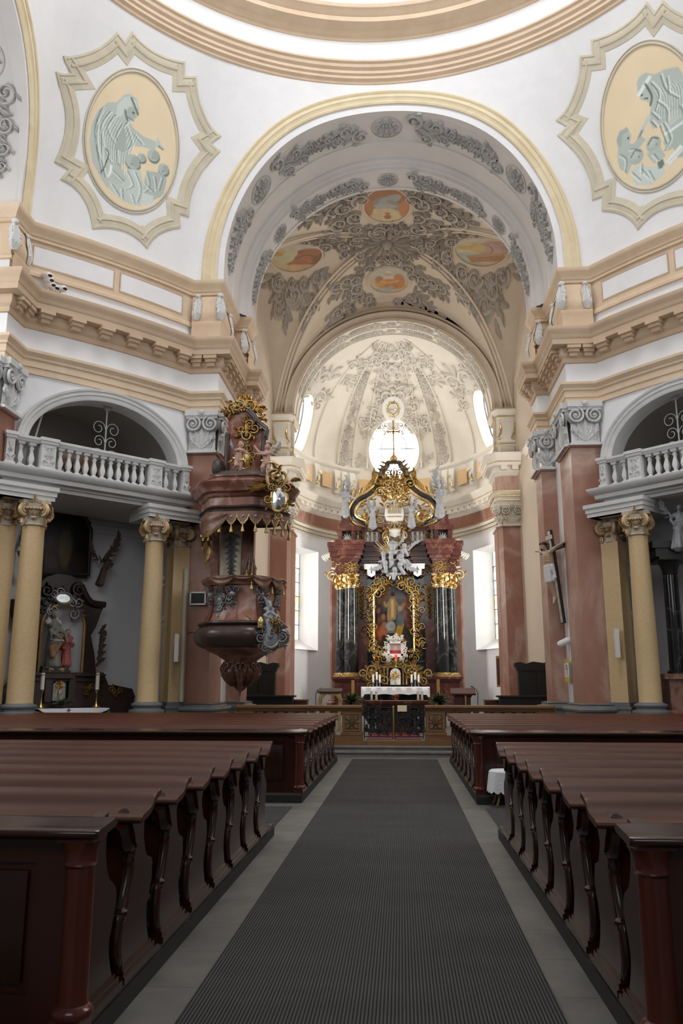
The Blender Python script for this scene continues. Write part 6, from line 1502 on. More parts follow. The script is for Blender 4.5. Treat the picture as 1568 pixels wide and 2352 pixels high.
foliage_patch(b, S, [(x, zt0+.1+.03*abs(x), 1.57-x) for x in (-.4,-.15,.15,.4)], .3, .08, seed=3)
for s in (-1, 1): foliage_patch(b, S, [(s*.75, zb0+.25, 1.57+s*.3), (s*.95, zb0+.45, 1.57-s*.5), (s*1.15, zb0+.3, 1.57-s), (s*.85, zb0+.65, 1.57), (s*1.1, zb0+.12, 1.57-s*1.4)], .42, .1, seed=6); spiral(b, S, s*1.3, zb0+.5, pi/2, .2, 1.4, -s, .1, .1)
mk('gilt_scrollwork', b, M['oldgold'], r)
r = thing('reliquary', 'silver framed reliquary with a red interior standing on the tabernacle', 'reliquary', (xc, TY, tt(908,1527)[1]))
xr0, zr0 = tt(888, 1527); xr1, zr1 = tt(927, 1468); xm = (xr0+xr1)/2
b = MB(); b.box(xm-.38, TY-.12, zr0, xm+.38, TY+.15, zr0+.18); 
for x in (-.32, .32): b.box(xm+x-.06, TY-.1, zr0+.18, xm+x+.06, TY+.12, zr1-.1)
b.box(xm-.38, TY-.1, zr1-.2, xm+.38, TY+.12, zr1-.08); b.box(xm-.36, TY-.1, zr0+.35, xm+.36, TY+.12, zr0+.5)
S = lambda u, v, h: (xm+u, TY-.1-h, v)
foliage_patch(b, S, [(-.2, zr1-.05, 1.9), (.2, zr1-.05, 1.2), (0, zr1+.0, 1.57), (-.36, zr1-.35, 3.3), (.36, zr1-.35, -.2), (-.36, zr0+.5, 3.5), (.36, zr0+.5, -.3), (-.2, zr0+.22, 3), (.2, zr0+.22, .1)], .24, .06, seed=2); mk('frame', b, M['stucco_white'], r)
b = MB(); b.box(xm-.28, TY, zr0+.5, xm+.28, TY+.1, zr1-.2); mk('backing', b, M['rosegrey'], r)
b = MB(); b.box(xm-.26, TY-.05, zr0+.5, xm+.26, TY, zr0+.66); mk('red_lining', b, M['redlining'], r)
r = thing('sanctuary_lamp', 'small red glass lamp burning in front of the reliquary', 'lamp', (tt(909,1530)[0], TY-.35, tt(909,1530)[1])); x, zz = tt(909, 1511)
b = MB(); b.lathe([(.09,zz-.42),(.03,zz-.36),(.03,zz-.15),(.08,zz-.1),(.09,zz-.06)], (x, TY-.35, 0), 14); mk('stand', b, M['brass'], r)
b = MB(); b.lathe([(.04,zz-.06),(.06,zz),(.065,zz+.08),(.05,zz+.14)], (x, TY-.35, 0), 14); mk('glass', b, M['redlamp'], r)
cl = [(857,1560),(865,1554),(872,1560),(945,1560),(953,1554),(961,1560)]
wds = ['outermost left','second left','innermost left','innermost right','second right','outermost right']
for (px, py), wd in zip(cl, wds):
    q = at(px, py, TY-.35); r = thing('altar_candle', '%s short white candle beside the white tabernacle door' % wd, 'candle', (q[0], q[1], q[2]-.2), group='candles on the high altar')
    b = MB(); b.lathe([(.045,q[2]-.15),(.045,q[2]+.2),(.0,q[2]+.21)], (q[0], q[1], 0), 12); mk('wax', b, M['wax'], r)
    b = MB(); b.lathe([(.09,q[2]-.45),(.03,q[2]-.4),(.03,q[2]-.2),(.07,q[2]-.16),(.07,q[2]-.13)], (q[0], q[1], 0), 12); mk('holder', b, M['silvermetal'], r)
# ------------------------------------------------------------------ painted cartouches on the pendentives
OUT = [((302,72),(355,120),(425,143)), ((425,143),None,(424,176)), ((424,176),None,(451,176)), ((451,176),(464,250),(507,314)), ((507,314),None,(484,330)), ((484,330),None,(505,348)), ((505,348),(450,420),(434,499)),
       ((434,499),None,(412,492)), ((412,492),None,(414,524)), ((414,524),(366,538),(338,572)), ((338,572),(285,532),(212,526)), ((212,526),(190,455),(138,412)), ((138,412),None,(156,390)), ((156,390),None,(124,372)),
       ((124,372),(150,270),(127,165)), ((127,165),None,(162,169)), ((162,169),None,(144,129)), ((144,129),(215,115),(268,73)), ((268,73),None,(286,97)), ((286,97),None,(302,72))]
PR = 10.2
def to_uv(px, py): a = hit_pend(px, py); return np.array([a[0]*PR, a[1]])
def outline():
    pts = []
    for a, m, c in OUT:
        a, c = to_uv(*a), to_uv(*c)
        if m is None: n = 3; q = [a + (c-a)*k/n for k in range(n)]
        else:
            m = to_uv(*m); ct = 2*m - (a+c)/2; n = 10; q = [a*(1-t)**2 + 2*ct*t*(1-t) + c*t*t for t in [k/n for k in range(n)]]
        pts += q
    return pts
OL = outline(); cen = sum(OL)/len(OL)
def SPL(u, v, h): return pend(np.asarray(u)/PR, np.asarray(v, float), np.asarray(h, float))
def nun_left():
    P = Paint(260, 386, (233, 215, 183)); N = lambda L: [((x-375)/460, (y-312)/683) for x, y in L]
    g, d, l, k = (188,197,192), (118,130,125), (230,236,233), (84,94,89)
    P.poly(N([(548,432),(585,440),(605,475),(608,515),(590,545),(572,562),(600,585),(650,600),(716,596),(722,640),(660,652),(612,668),(590,720),(600,760),(560,790),(545,850),(520,930),(500,915),(430,830),(402,740),(398,650),(415,580),(450,525),(495,500),(520,450)]), g)
    for L in ([(430,560),(415,660),(440,760),(480,860)],[(470,560),(440,640),(470,740),(520,800)],[(500,560),(470,640),(520,700)],[(540,590),(520,660),(560,720)],[(560,590),(600,660),(580,700)],[(455,700),(470,800),(500,880)],[(600,610),(650,640)],[(560,570),(540,620),(530,700),(545,780)],[(420,620),(432,720),(460,800)]):
        P.line(N(L), .0055, d, .85, .007); P.line([(x+.022, y-.004) for x, y in N(L)], .0065, l, .8, .008)
    for i in range(16):
        x = 412 + i*12; P.line(N([(x+30,560+i*3),(x+4,650+i*6),(x+18,740+i*8)]), .003, d, .6, .006); P.line(N([(x+35,562+i*3),(x+9,652+i*6),(x+23,742+i*8)]), .003, l, .7, .006)
    P.poly(N([(552,440),(585,448),(600,480),(560,490),(540,520),(525,560),(500,560),(500,510),(525,460)]), (205,213,208)); P.ell(*N([(575,515)])[0], .052, .042, (176,186,178), .2); P.ell(*N([(582,512)])[0], .012, .008, k); P.line(N([(560,545),(590,548)]), .006, d); P.line(N([(560,448),(606,508)]), .012, d); P.line(N([(540,520),(560,560)]), .012, k, .7)
    P.poly(N([(712,598),(735,580),(742,598),(762,608),(755,622),(720,622)]), (198,206,200)); P.line(N([(725,598),(722,578)]), .008, (198,206,200)); P.line(N([(735,614),(760,622)]), .008, d)
    P.poly(N([(545,590),(575,650),(570,720),(520,720)]), (170,182,176)); P.line(N([(480,740),(500,760),(490,830),(478,870)]), .006, k)
    for hx, hy, rr in ((718,676,.07),(662,712,.05),(778,722,.065),(622,752,.085),(548,805,.04)):
        P.ell(*N([(hx,hy)])[0], rr, rr*.72, d); P.ell(*N([(hx-4,hy-6)])[0], rr*.9, rr*.62, (184,194,188)); P.ell(*N([(hx-rr*90,hy+8)])[0], rr*.16, rr*.07, k, .2, .6, .7); P.ell(*N([(hx+rr*110,hy-10)])[0], rr*.55, rr*.5, (160,170,164), 0, .5, .7)
    P.poly(N([(600,790),(660,770),(690,840),(690,950),(640,962),(590,960),(530,930),(520,890),(590,880),(590,830)]), (196,206,200)); P.poly(N([(690,760),(760,740),(800,760),(790,850),(740,900),(690,880)]), (180,190,184)); P.poly(N([(680,880),(740,870),(750,910),(700,945)]), (206,214,209)); P.poly(N([(530,790),(570,800),(600,850),(560,890),(520,870)]), (186,196,190))
    for L in ([(600,800),(640,860),(600,900)],[(640,790),(680,860),(670,940)],[(700,770),(720,830),(700,870)],[(740,770),(760,840)],[(530,830),(590,860)],[(590,900),(600,950)],[(640,910),(660,950)],[(780,760),(770,830)],[(540,900),(580,940)],[(700,830),(740,850)]):
        P.line(N(L), .005, k, .65, .007); P.line([(x-.02, y+.004) for x, y in N(L)], .006, l, .75, .008)
    P.line(N([(512,868),(545,880),(580,870)]), .02, (190,200,194)); P.line(N([(520,812),(520,850),(512,868)]), .014, l)
    P.mottle(.08, 2, 7); return P
def nun_right():
    P = Paint(260, 386, (231, 213, 180)); N = lambda L: [((x-1120)/550, (y-182)/713) for x, y in L]
    g, d, l, k = (184,194,188), (118,130,125), (228,235,231), (84,94,89)
    P.poly(N([(1390,318),(1425,318),(1470,350),(1530,355),(1600,380),(1640,520),(1640,700),(1500,740),(1450,740),(1440,690),(1460,650),(1440,590),(1400,600),(1385,540),(1410,500),(1415,480),(1380,430),(1358,400),(1365,340)]), g)
    P.poly(N([(1460,645),(1640,620),(1640,800),(1500,800),(1470,700)]), (176,190,182)); P.line(N([(1455,655),(1640,630)]), .014, l); P.poly(N([(1480,575),(1540,560),(1560,610),(1490,630)]), (196,204,198))
    for i in range(14):
        x = 1440 + i*14; P.line(N([(x,400+i*4),(x+18,480),(x-4,560+i*5)]), .003, d, .6, .006); P.line(N([(x+5,402+i*4),(x+23,482),(x+1,562+i*5)]), .003, l, .7, .006)
    P.ell(*N([(1395,415)])[0], .055, .04, (184,194,188), .3); P.ell(*N([(1378,410)])[0], .014, .007, k); P.line(N([(1390,435),(1405,440)]), .008, k); P.line(N([(1362,400),(1400,375),(1440,350)]), .02, l); P.line(N([(1410,370),(1430,440),(1412,480)]), .012, k, .8)
    P.line(N([(1390,530),(1360,560),(1330,590)]), .022, (200,208,202)); P.line(N([(1340,580),(1310,610)]), .012, k, .6)
    for L in ([(1440,380),(1470,450),(1430,520)],[(1500,370),(1510,450),(1560,520)],[(1450,480),(1490,540),(1480,600)],[(1410,520),(1440,570)],[(1530,400),(1520,480)],[(1560,560),(1580,620)],[(1400,560),(1420,600)],[(1460,600),(1480,690),(1440,730)],[(1440,600),(1455,700)]):
        P.line(N(L), .006, d, .85, .007); P.line([(x+.02, y-.004) for x, y in N(L)], .0065, l, .8, .008)
    P.poly(N([(1195,600),(1240,590),(1280,620),(1330,600),(1350,630),(1300,660),(1260,700),(1220,760),(1180,700),(1180,640)]), g); P.ell(*N([(1243,570)])[0], .06, .055, (186,196,190)); P.poly(N([(1195,600),(1190,560),(1215,525),(1260,520),(1272,545),(1230,550),(1215,600)]), (170,181,174)); P.ell(*N([(1258,578)])[0], .012, .008, k)
    for hx, hy in ((1285,690),(1388,672)): P.ell(*N([(hx,hy)])[0], .075, .055, (176,187,180)); P.ell(*N([(hx-12,hy-14)])[0], .05, .03, (200,209,203), .4, .8, .7); P.ell(*N([(hx+14,hy+6)])[0], .008, .005, k); P.line(N([(hx-30,hy-10),(hx,hy-34),(hx+28,hy-16)]), .008, d)
    P.poly(N([(1240,740),(1300,740),(1360,780),(1420,790),(1420,840),(1340,868),(1250,830)]), (204,212,207)); P.poly(N([(1340,700),(1420,700),(1440,760),(1370,770)]), (184,195,188)); P.poly(N([(1430,790),(1520,740),(1540,770),(1450,810)]), l); P.poly(N([(1390,770),(1420,765),(1425,805),(1392,808)]), d)
    for L in ([(1200,640),(1230,680),(1210,740)],[(1260,640),(1290,650)],[(1250,760),(1290,820)],[(1300,760),(1340,830)],[(1340,790),(1360,850)],[(1380,720),(1400,760)],[(1430,800),(1540,760)],[(1440,820),(1520,800)],[(1310,740),(1300,790)]):
        P.line(N(L), .005, k, .65, .007); P.line([(x-.02, y+.004) for x, y in N(L)], .006, l, .75, .008)
    P.mottle(.08, 3, 7); return P
for s in (-1, 1):
    S = SPL if s < 0 else (lambda u, v, h: (lambda q: (-q[0], q[1], q[2]))(SPL(u, v, h)))
    c3 = stk(S(np.array([cen[0]]), np.array([cen[1]]), np.array([0.])))[0]
    r = thing('painted_cartouche', 'painted cartouche on the %s pendentive, ' % ('left' if s < 0 else 'right') + ('a nun reaching out over children' if s < 0 else 'a stooping nun giving bread'), 'wall painting', c3, group='pendentive cartouches')
    ar = sum(OL[i][0]*OL[(i+1) % len(OL)][1] - OL[(i+1) % len(OL)][0]*OL[i][1] for i in range(len(OL)))
    P = OL if ar < 0 else OL[::-1]
    prof = [(0,-.01),(0,.035),(.06,.05),(.085,.03),(.10,.035),(.20,.035),(.215,.06),(.26,.055),(.275,.03),(.36,.02),(.40,.012),(.41,-.01)]
    b = MB(); rows = []
    for d, h in prof:
        Q2 = np.array(offset_path(P, d, True)); rows.append(stk(S(Q2[:,0], Q2[:,1], np.full(len(Q2), h))))
    n = len(P); b.add(np.concatenate(rows), [(j*n+i, j*n+(i+1) % n, (j+1)*n+(i+1) % n, (j+1)*n+i) for j in range(len(prof)-1) for i in range(n)]); mk('border', b, M['greige'], r)
    e0 = to_uv(305, 328); rx = abs(to_uv(415, 328)[0] - to_uv(195, 328)[0])/2; ry = abs(to_uv(305, 164)[1] - to_uv(305, 492)[1])/2
    o = painted_oval('painting', nun_left() if s < 0 else nun_right(), S, e0[0], e0[1], -rx if s < 0 else rx, ry, r, 84, 210, .006)
    b = MB()
    for k, t in ((1.0, .035), (1.045, .022)): b.tube(ring_pts(S, e0[0], e0[1], rx*k, ry*k, .015, 72), t, 6, closed=True)
    mk('oval_moulding', b, M['greige'], r)
# ------------------------------------------------------------------ left chapel: retable with a niche group
CT = chain(dgT(), None); SB = 12.95
def cp(px, py, s=SB-.35): return on_s(px, py, s)
def chapel_pt(u, s, z): q = dg(u, s); return np.array([q[0], q[1], z])
u0 = cp(138, 1500)[0]
ret = thing('chapel_retable', 'dark carved wooden retable with an arched niche in the left side chapel', 'altar', chapel_pt(u0, SB-.4, 0))
nb = [(cp(91,1545)), (cp(184,1545)), (cp(186,1440)), (cp(170,1402)), (cp(138,1388)), (cp(106,1402)), (cp(90,1440))]
out_px = [(30,1600),(30,1560),(46,1548),(52,1470),(60,1440),(36,1415),(28,1376),(44,1380),(62,1395),(78,1380),(86,1346),(104,1326),(130,1318),(160,1322),(186,1336),(196,1356),(206,1384),(238,1390),(228,1412),(218,1440),(206,1460),(214,1500),(218,1545),(236,1560),(238,1600)]
ol = [cp(*p) for p in out_px]
uL, uR = cp(88,1500)[0], cp(187,1500)[0]; zb, zt = cp(138,1546)[1], cp(138,1388)[1]
# silhouette board with the niche opening cut as a bridge
arch = [(uR, zb)] + [((uL+uR)/2 + (uR-uL)/2*cos(a), zt - (uR-uL)/2 + (uR-uL)/2*sin(a)) for a in np.linspace(0, pi, 16)] + [(uL, zb)]
cu = (uL+uR)/2
def board(poly, s0, s1, mat_, name, parent):
    b = MB(dgT()); b.prism(poly, lambda u, z: (u, s0, z), lambda u, z: (u, s1, z)); return mk(name, b, mat_, parent)
k = min(range(len(ol)), key=lambda i: abs(ol[i][0]-cu) + (0 if ol[i][1] > zt else 99))
loop = ol[:k+1] + [(cu, ol[k][1])] + [(cu, zt)] + [p for p in arch if p[0] <= cu][::1] if False else None
left = [p for p in ol if p[0] <= cu] + [(cu, ol[k][1]), (cu, zt)] + [p for p in arch if p[0] < cu-.01] + [(uL, zb-.02), (uL, ol[0][1])]
right = [(cu, zt), (cu, ol[k][1])] + [p for p in ol if p[0] > cu] + [(uR, ol[-1][1])] + [p for p in arch if p[0] > cu+.01]
board(left, SB-.42, SB, M['darkwood'], 'retable_board', ret); board(right, SB-.42, SB, M['darkwood'], 'retable_board', ret)
for sg in (-1, 1):
    b = MB(dgT()); S = lambda u, v, h: (u, SB-.44-h, v)
    a = cp(104 if sg < 0 else 176, 1342); spiral(b, S, a[0], a[1], 0 if sg < 0 else pi, .18, 1.5, sg, .12, .10)
    q = [cp(*p) for p in (((182,1346),(194,1372),(208,1386),(236,1390)) if sg > 0 else ((84,1350),(76,1376),(60,1394),(32,1378)))]; b.tube([(u, SB-.5, z) for u, z in smooth_curve(q, 5)], .09, 8)
    mk('retable_volute', b, M['darkwood'], ret)
b = MB(dgT()); a = [(p[0], SB-.44, p[1]) for p in arch]; b.tube(a, .045, 8); b.tube([(uL, SB-.44, zb), (uR, SB-.44, zb)], .045, 8); mk('niche_frame', b, M['oldgold2'], ret)
b = MB(dgT()); A = np.linspace(0, pi, 17); R = (uR-uL)/2
b.grid(lambda a, z: (cu - R*np.cos(a), SB-.36 + .34*np.sin(a), z), A, [zb, zt-R]); b.grid(lambda a, t: (cu - R*np.cos(a)*np.cos(t), SB-.36 + .34*np.sin(a)*np.cos(t), zt - R + R*np.sin(t)), A, np.linspace(0, pi/2, 7)); b.add([(uL,SB-.4,zb),(uR,SB-.4,zb),(uR,SB,zb),(uL,SB,zb)], [(0,1,2,3)]); mk('niche_back', b, M['white_gal'], ret)
b = MB(dgT()); base = [cp(*p) for p in ((8,1640),(8,1590),(24,1570),(40,1545),(228,1545),(240,1575),(262,1590),(256,1574),(294,1582),(300,1600),(296,1615),(302,1640))]; b.prism(base, lambda u, z: (u, SB-.62, z), lambda u, z: (u, SB, z)); b.box(base[0][0], SB-.7, 0, base[-1][0], SB, base[0][1]+.05)
for py, d in ((1548,.1),(1560,.06)): 
    z = cp(138, py)[1]; b.box(cp(48,1550)[0], SB-.62-d, z-.05, cp(230,1550)[0], SB-.5, z)
mk('retable_base', b, M['darkwood'], ret)
b = MB(dgT()); c = cp(146, 1374, SB-.5); S = lambda u, v, h: (c[0]+u, SB-.46-h, c[1]+v); t = np.linspace(0, 2*pi, 29)[:-1]
b.tube(stk((c[0] + .23*np.cos(t), np.full(28, SB-.5), c[1] + .15*np.sin(t))), .035, 8, closed=True)
foliage_patch(b, S, [(-.25,.0,3.2),(.25,0,0),(-.35,-.2,3.8),(.35,-.2,-.6),(0,.17,1.57),(-.42,-.3,4),(.42,-.3,-.8)], .26, .07, seed=4); f = mk('silver_cartouche', b, M['silvermetal2'], ret)
b = MB(dgT()); b.add(stk((c[0] + .22*np.cos(t), np.full(28, SB-.49), c[1] + .14*np.sin(t))), [tuple(range(28))]); mk('cartouche_face', b, M['silvermetal'], f)
b = MB(dgT()); q = cp(209, 1540); S = lambda u, v, h: (q[0]+.1+u, SB-.45-h, q[1]+v)
for i in range(6): leaf(b, S, .02*i, .1 + .17*i, pi/2 - .5 + .1*i, .36, .08, .07, -.7, 7)
spiral(b, S, .02, 1.0, pi/2, .12, 1.2, -1, .06, .06); mk('carved_leaf_scroll', b, M['robe_brown2'], ret)
tq0, tq1 = cp(119,1610,SB-.7), cp(151,1564,SB-.7)
b = MB(dgT()); w = (tq1[0]-tq0[0])/2; uc = (tq0[0]+tq1[0])/2; b.prism([(uc-w,tq0[1]),(uc+w,tq0[1])] + [(uc + w*cos(a), tq1[1] - .12 + .12*sin(a)) for a in np.linspace(0, pi, 9)], lambda u, z: (u, SB-.72, z), lambda u, z: (u, SB-.66, z)); d_ = mk('tabernacle_door', b, M['silvermetal2'], ret)
b = MB(dgT()); S = lambda u, v, h: (uc+u, SB-.72-h, tq0[1]+v); rosette(b, S, 0, .42, .13, .05, 9); leaf(b, S, 0, .3, -pi/2, .22, .06, .04, 0, 5); mk('monstrance_relief', b, M['gold'], d_)
b = MB(dgT()); 
for px in (108, 162): q0, q1 = cp(px,1612,SB-.7), cp(px,1560,SB-.7); b.box(q0[0]-.09, SB-.74, q0[1], q0[0]+.09, SB-.6, q1[1])
q0, q1 = cp(100,1558,SB-.7), cp(170,1552,SB-.7); b.box(q0[0], SB-.78, q0[1], q1[0], SB-.6, q1[1]+.02); mk('tabernacle_frame', b, M['darkwood'], ret)
for px, py in ((200,1585),(265,1594)):
    b = MB(dgT()); c2 = cp(px, py, SB-.64); foliage_patch(b, lambda u, v, h: (c2[0]+u, SB-.63-h, c2[1]+v), [(-.08,0,.4),(.08,0,2.6)], .2, .05, seed=px)
    mk('gilt_base_ornament', b, M['oldgold'], ret)
# statues in the niche
f0 = chapel_pt(cp(118,1530)[0], SB-.42, cp(118,1533)[1]); hS = cp(128,1402)[1] - f0[2]
sA = thing('niche_statue', 'painted statue of a veiled woman in green and brown holding a book, in the niche', 'statue', f0, group='niche statues'); RYs = pi + pi/4
b = MB(); W = robed(b, f0, hS, RYs + .2, (((.14,.14,.62),(-.02,.2,.50)),((-.18,.10,.60),(-.15,.2,.46))), .06, (.02,.02), 7, .95); fuse('robe', b, M['robe_green'], hS*.014, sA, 2)
b = MB(); b.capsule(W(0,.06,.90), W(0,.06,.93), .045*hS, .05*hS); b.sphere(W(0,.115,.915), .012*hS, 6); b.sphere(W(.01,.09,.882), .022*hS, 6); fuse('face', b, M['skin'], hS*.010, sA, 1)
b = MB(); b.sphere(W(0,-.005,.95), (.068*hS,.07*hS,.066*hS), 12); b.capsule(W(-.05,-.02,.92), W(-.09,-.03,.76), .035*hS, .05*hS); b.capsule(W(.05,-.02,.92), W(.09,-.03,.76), .035*hS, .05*hS); b.capsule(W(-.11,.0,.78), W(.11,.0,.78), .055*hS, .055*hS); fuse('veil', b, M['bal'], hS*.012, sA, 2)
b = MB(); 
for i in range(6): b.capsule(W(-.1,.05+.015*i,.56-.02*i), W(.10,.10+.01*i,.34-.03*i), .035*hS, .045*hS)
b.capsule(W(-.11,-.02,.72), W(-.16,.0,.2), .06*hS, .06*hS); fuse('mantle', b, M['robe_brown'], hS*.012, sA, 2)
b = MB(); b.obox(W(.06,.24,.44), (W(.16,.24,.44)-W(.06,.24,.44)), (W(.06,.30,.47)-W(.06,.24,.44))*.7, np.array([0,0,.012])); mk('open_book', b, M['bal'], sA)
f1 = chapel_pt(cp(146,1530)[0], SB-.5, cp(146,1531)[1]); h1 = cp(146,1447)[1] - f1[2]
sB = thing('niche_statue', 'painted statue of a girl in a rose dress reading, at the right of the niche', 'statue', f1, group='niche statues')
b = MB(); W = robed(b, f1, h1, RYs-.3, (((.15,.12,.60),(.1,.24,.58)),((-.15,.12,.60),(-.08,.24,.58))), 0, (0,.02), 9, .9); fuse('dress', b, M['robe_pink'], h1*.016, sB, 2)
b = MB(); b.capsule(W(0,.05,.90), W(0,.05,.935), .058*h1, .062*h1); b.sphere(W(0,.12,.915), .016*h1, 6); fuse('face', b, M['skin'], h1*.012, sB, 1)
b = MB(); b.sphere(W(0,-.01,.945), (.078*h1,.078*h1,.072*h1), 12); b.capsule(W(0,-.05,.92), W(0,-.07,.8), .06*h1, .04*h1); fuse('hair', b, M['hair'], h1*.014, sB, 1)
q0, q1 = cp(94,1545,SB-.5), cp(154,1531,SB-.5); r = thing('statue_plinth', 'low dark plinth under the two statues in the chapel niche', 'plinth', chapel_pt((q0[0]+q1[0])/2, SB-.45, q0[1])); b = MB(dgT()); b.box(q0[0], SB-.62, q0[1], q1[0], SB-.2, q1[1]); b.box(q0[0]-.04, SB-.66, q0[1], q1[0]+.04, SB-.2, q0[1]+.06); mk('block', b, M['blackwood'], r)
b = MB(dgT()); S = lambda u, v, h: ((q0[0]+q1[0])/2+u, SB-.63-h, (q0[1]+q1[1])/2+v); 
for sg in (-1,1): leaf(b, S, sg*.05, 0, 0 if sg > 0 else pi, .25, .05, .04, .5*sg, 6); spiral(b, S, sg*.1, -.02, pi/2, .06, 1.2, -sg, .04, .04)
mk('gilt_ornament', b, M['oldgold'], r)
# upper dark picture and its two flying angels
pic = [cp(*p) for p in ((104,1318),(104,1215),(118,1190),(140,1178),(180,1176),(205,1190),(216,1215),(210,1318))]; pw_ = [p[0] for p in pic]; pz = [p[1] for p in pic]
r = thing('chapel_painting', 'dark arched painting with a pale standing figure high in the left chapel', 'painting', chapel_pt((pw_[0]+pw_[-1])/2, SB-.1, min(pz)))
P = Paint(90, 120, (26,20,16)); P.ell(.5,.55,.14,.3,(92,80,44),0,.4); P.ell(.5,.2,.07,.06,(60,44,32)); P.ell(.2,.6,.18,.2,(60,26,20),0,.7); P.ell(.8,.75,.16,.15,(50,34,22),0,.7); P.ell(.25,.8,.14,.1,(66,48,36),0,.6); P.ell(.5,.3,.5,.2,(34,30,28),0,.9,.5); P.mottle(.4,2,8)
lo, hi = min(pw_), max(pw_)
o = painted_rect('canvas', P, lambda u, v: ((lambda a: (a[:,0], a[:,1], a[:,2]))(dgT()(stk((lo + (hi-lo)*u, np.full_like(u, SB-.1), min(pz) + (max(pz)-min(pz))*v*(1-.10*(2*u-1)**2)))))), r, 40, 56)
b = MB(dgT()); b.tube([(p[0], SB-.12, p[1]) for p in pic], .07, 8, closed=True); b.prism([(p[0]*1.0, p[1]) for p in pic], lambda u, z: (u, SB-.03, z), lambda u, z: (u, SB-.085, z)); mk('frame', b, M['darkwood2'], r)
for (px, py, ptop, sg, lab) in ((228,1345,1275,1,'dark painted angel with spread wing right of the chapel painting'), (62,1330,1260,-1,'dark painted angel partly behind the ochre column left of the chapel painting')):
    f = chapel_pt(cp(px,py,SB-.4)[0], SB-.4, cp(px,py,SB-.4)[1]); h = (cp(px,ptop,SB-.4)[1]-f[2])*1.1; r = thing('wall_angel', lab, 'statue', f, group='chapel wall angels')
    b = MB(); robed(b, f, h, pi+pi/4, (((sg*.2,.1,.7),(sg*.32,.12,.86)),((-sg*.16,.12,.66),(-sg*.1,.2,.55))), -.25*sg, (0,0), 4, .8); fuse('body', b, M['robe_brown2'], h*.018, r, 2)
    wing('wing', f + np.array([sg*.10*h, -.02, .72*h]), (sg*Q*.9, Q*.9, .2), (-sg*.1, 0, .95), .95*h, M['robe_brown2'], r, 7, .02); wing('wing', f + np.array([-sg*.08*h, -.02, .72*h]), (-sg*Q*.9, -Q*.9, .2), (sg*.1, 0, .95), .6*h, M['robe_brown2'], r, 6, .02)
# altar table, cloth, candlesticks, plant of the left chapel
ta, tb = cp(84,1640,SB-1.2), cp(242,1640,SB-1.2); zt_ = cp(160,1628,SB-1.2)[1]
r = thing('chapel_altar_table', 'dark table altar with a white runner in front of the left chapel retable', 'table', chapel_pt((ta[0]+tb[0])/2, SB-1.0, 0)); b = MB(dgT()); b.box(ta[0], SB-1.35, zt_-.07, tb[0], SB-.72, zt_); mk('table_top', b, M['darkwood'], r); b = MB(dgT()); b.box(ta[0]+.1, SB-1.25, 0, tb[0]-.1, SB-.75, zt_-.07); mk('body', b, M['darkwood'], r)
b = MB(dgT()); n = 25; rows = []
for k in range(5):
    for i in range(n):
        t = i/(n-1); u = ta[0]-.03 + (tb[0]-ta[0]+.06)*t; dr = [0,0,.01,.08,.20][k]*(4*t*(1-t))**.7 + (.35 if (i == n-1 and k > 1) else 0)*.0
        rows.append((u, [SB-.8,SB-1.35,SB-1.375,SB-1.385,SB-1.39][k], zt_ + .008 - dr))
b.add(rows, [(k*n+i, k*n+i+1, (k+1)*n+i+1, (k+1)*n+i) for k in range(4) for i in range(n-1)]); b.add([(tb[0]+.02,SB-1.38,zt_+.008),(tb[0]+.02,SB-.8,zt_+.008),(tb[0]+.04,SB-.8,zt_-.36),(tb[0]+.05,SB-1.38,zt_-.42)], [(0,1,2,3)]); o = recentre(mk('white_runner', b, M['cloth'])); tag(o, 'white cloth with drooping edge on the left chapel table', 'cloth')
b = MB(); c = chapel_pt(cp(158,1626,SB-1.385)[0], SB-1.395, cp(158,1631,SB-1.385)[1]); S = lambda u, v, h: (c[0]+u*Q+h*Q, c[1]+u*Q-h*Q, c[2]+v)
for a in (0, pi/2, pi, -pi/2): leaf(b, S, 0, 0, a, .06, .016, .006, 0, 4)
mk('red_cross', b, M['redlining'], o)
for px, lab in ((93,'tall white candle on a brass stick left of the silver tabernacle door'), (220,'tall white candle on a brass stick right of the silver tabernacle door')):
    c = chapel_pt(cp(px,1628,SB-1.1)[0], SB-1.1, zt_ + .01); r = thing('candlestick', lab, 'candle', c, group='chapel candlesticks'); z1, z2 = cp(px,1584,SB-1.1)[1], cp(px,1546,SB-1.1)[1]
    b = MB(); b.lathe([(.10,c[2]),(.10,c[2]+.03),(.04,c[2]+.10),(.02,c[2]+.16),(.018,z1-.1),(.05,z1-.04),(.055,z1)], (c[0],c[1],0), 14); mk('stick', b, M['brass'], r)
    b = MB(); b.lathe([(.052,z1-.01),(.052,z2),(.0,z2+.01)], (c[0],c[1],0), 14); mk('wax', b, M['wax'], r)
    b = MB(); b.lathe([(.055,z2-.06),(.055,z2-.03)], (c[0],c[1],0), 14, caps=False); mk('gilt_band', b, M['gold'], r)
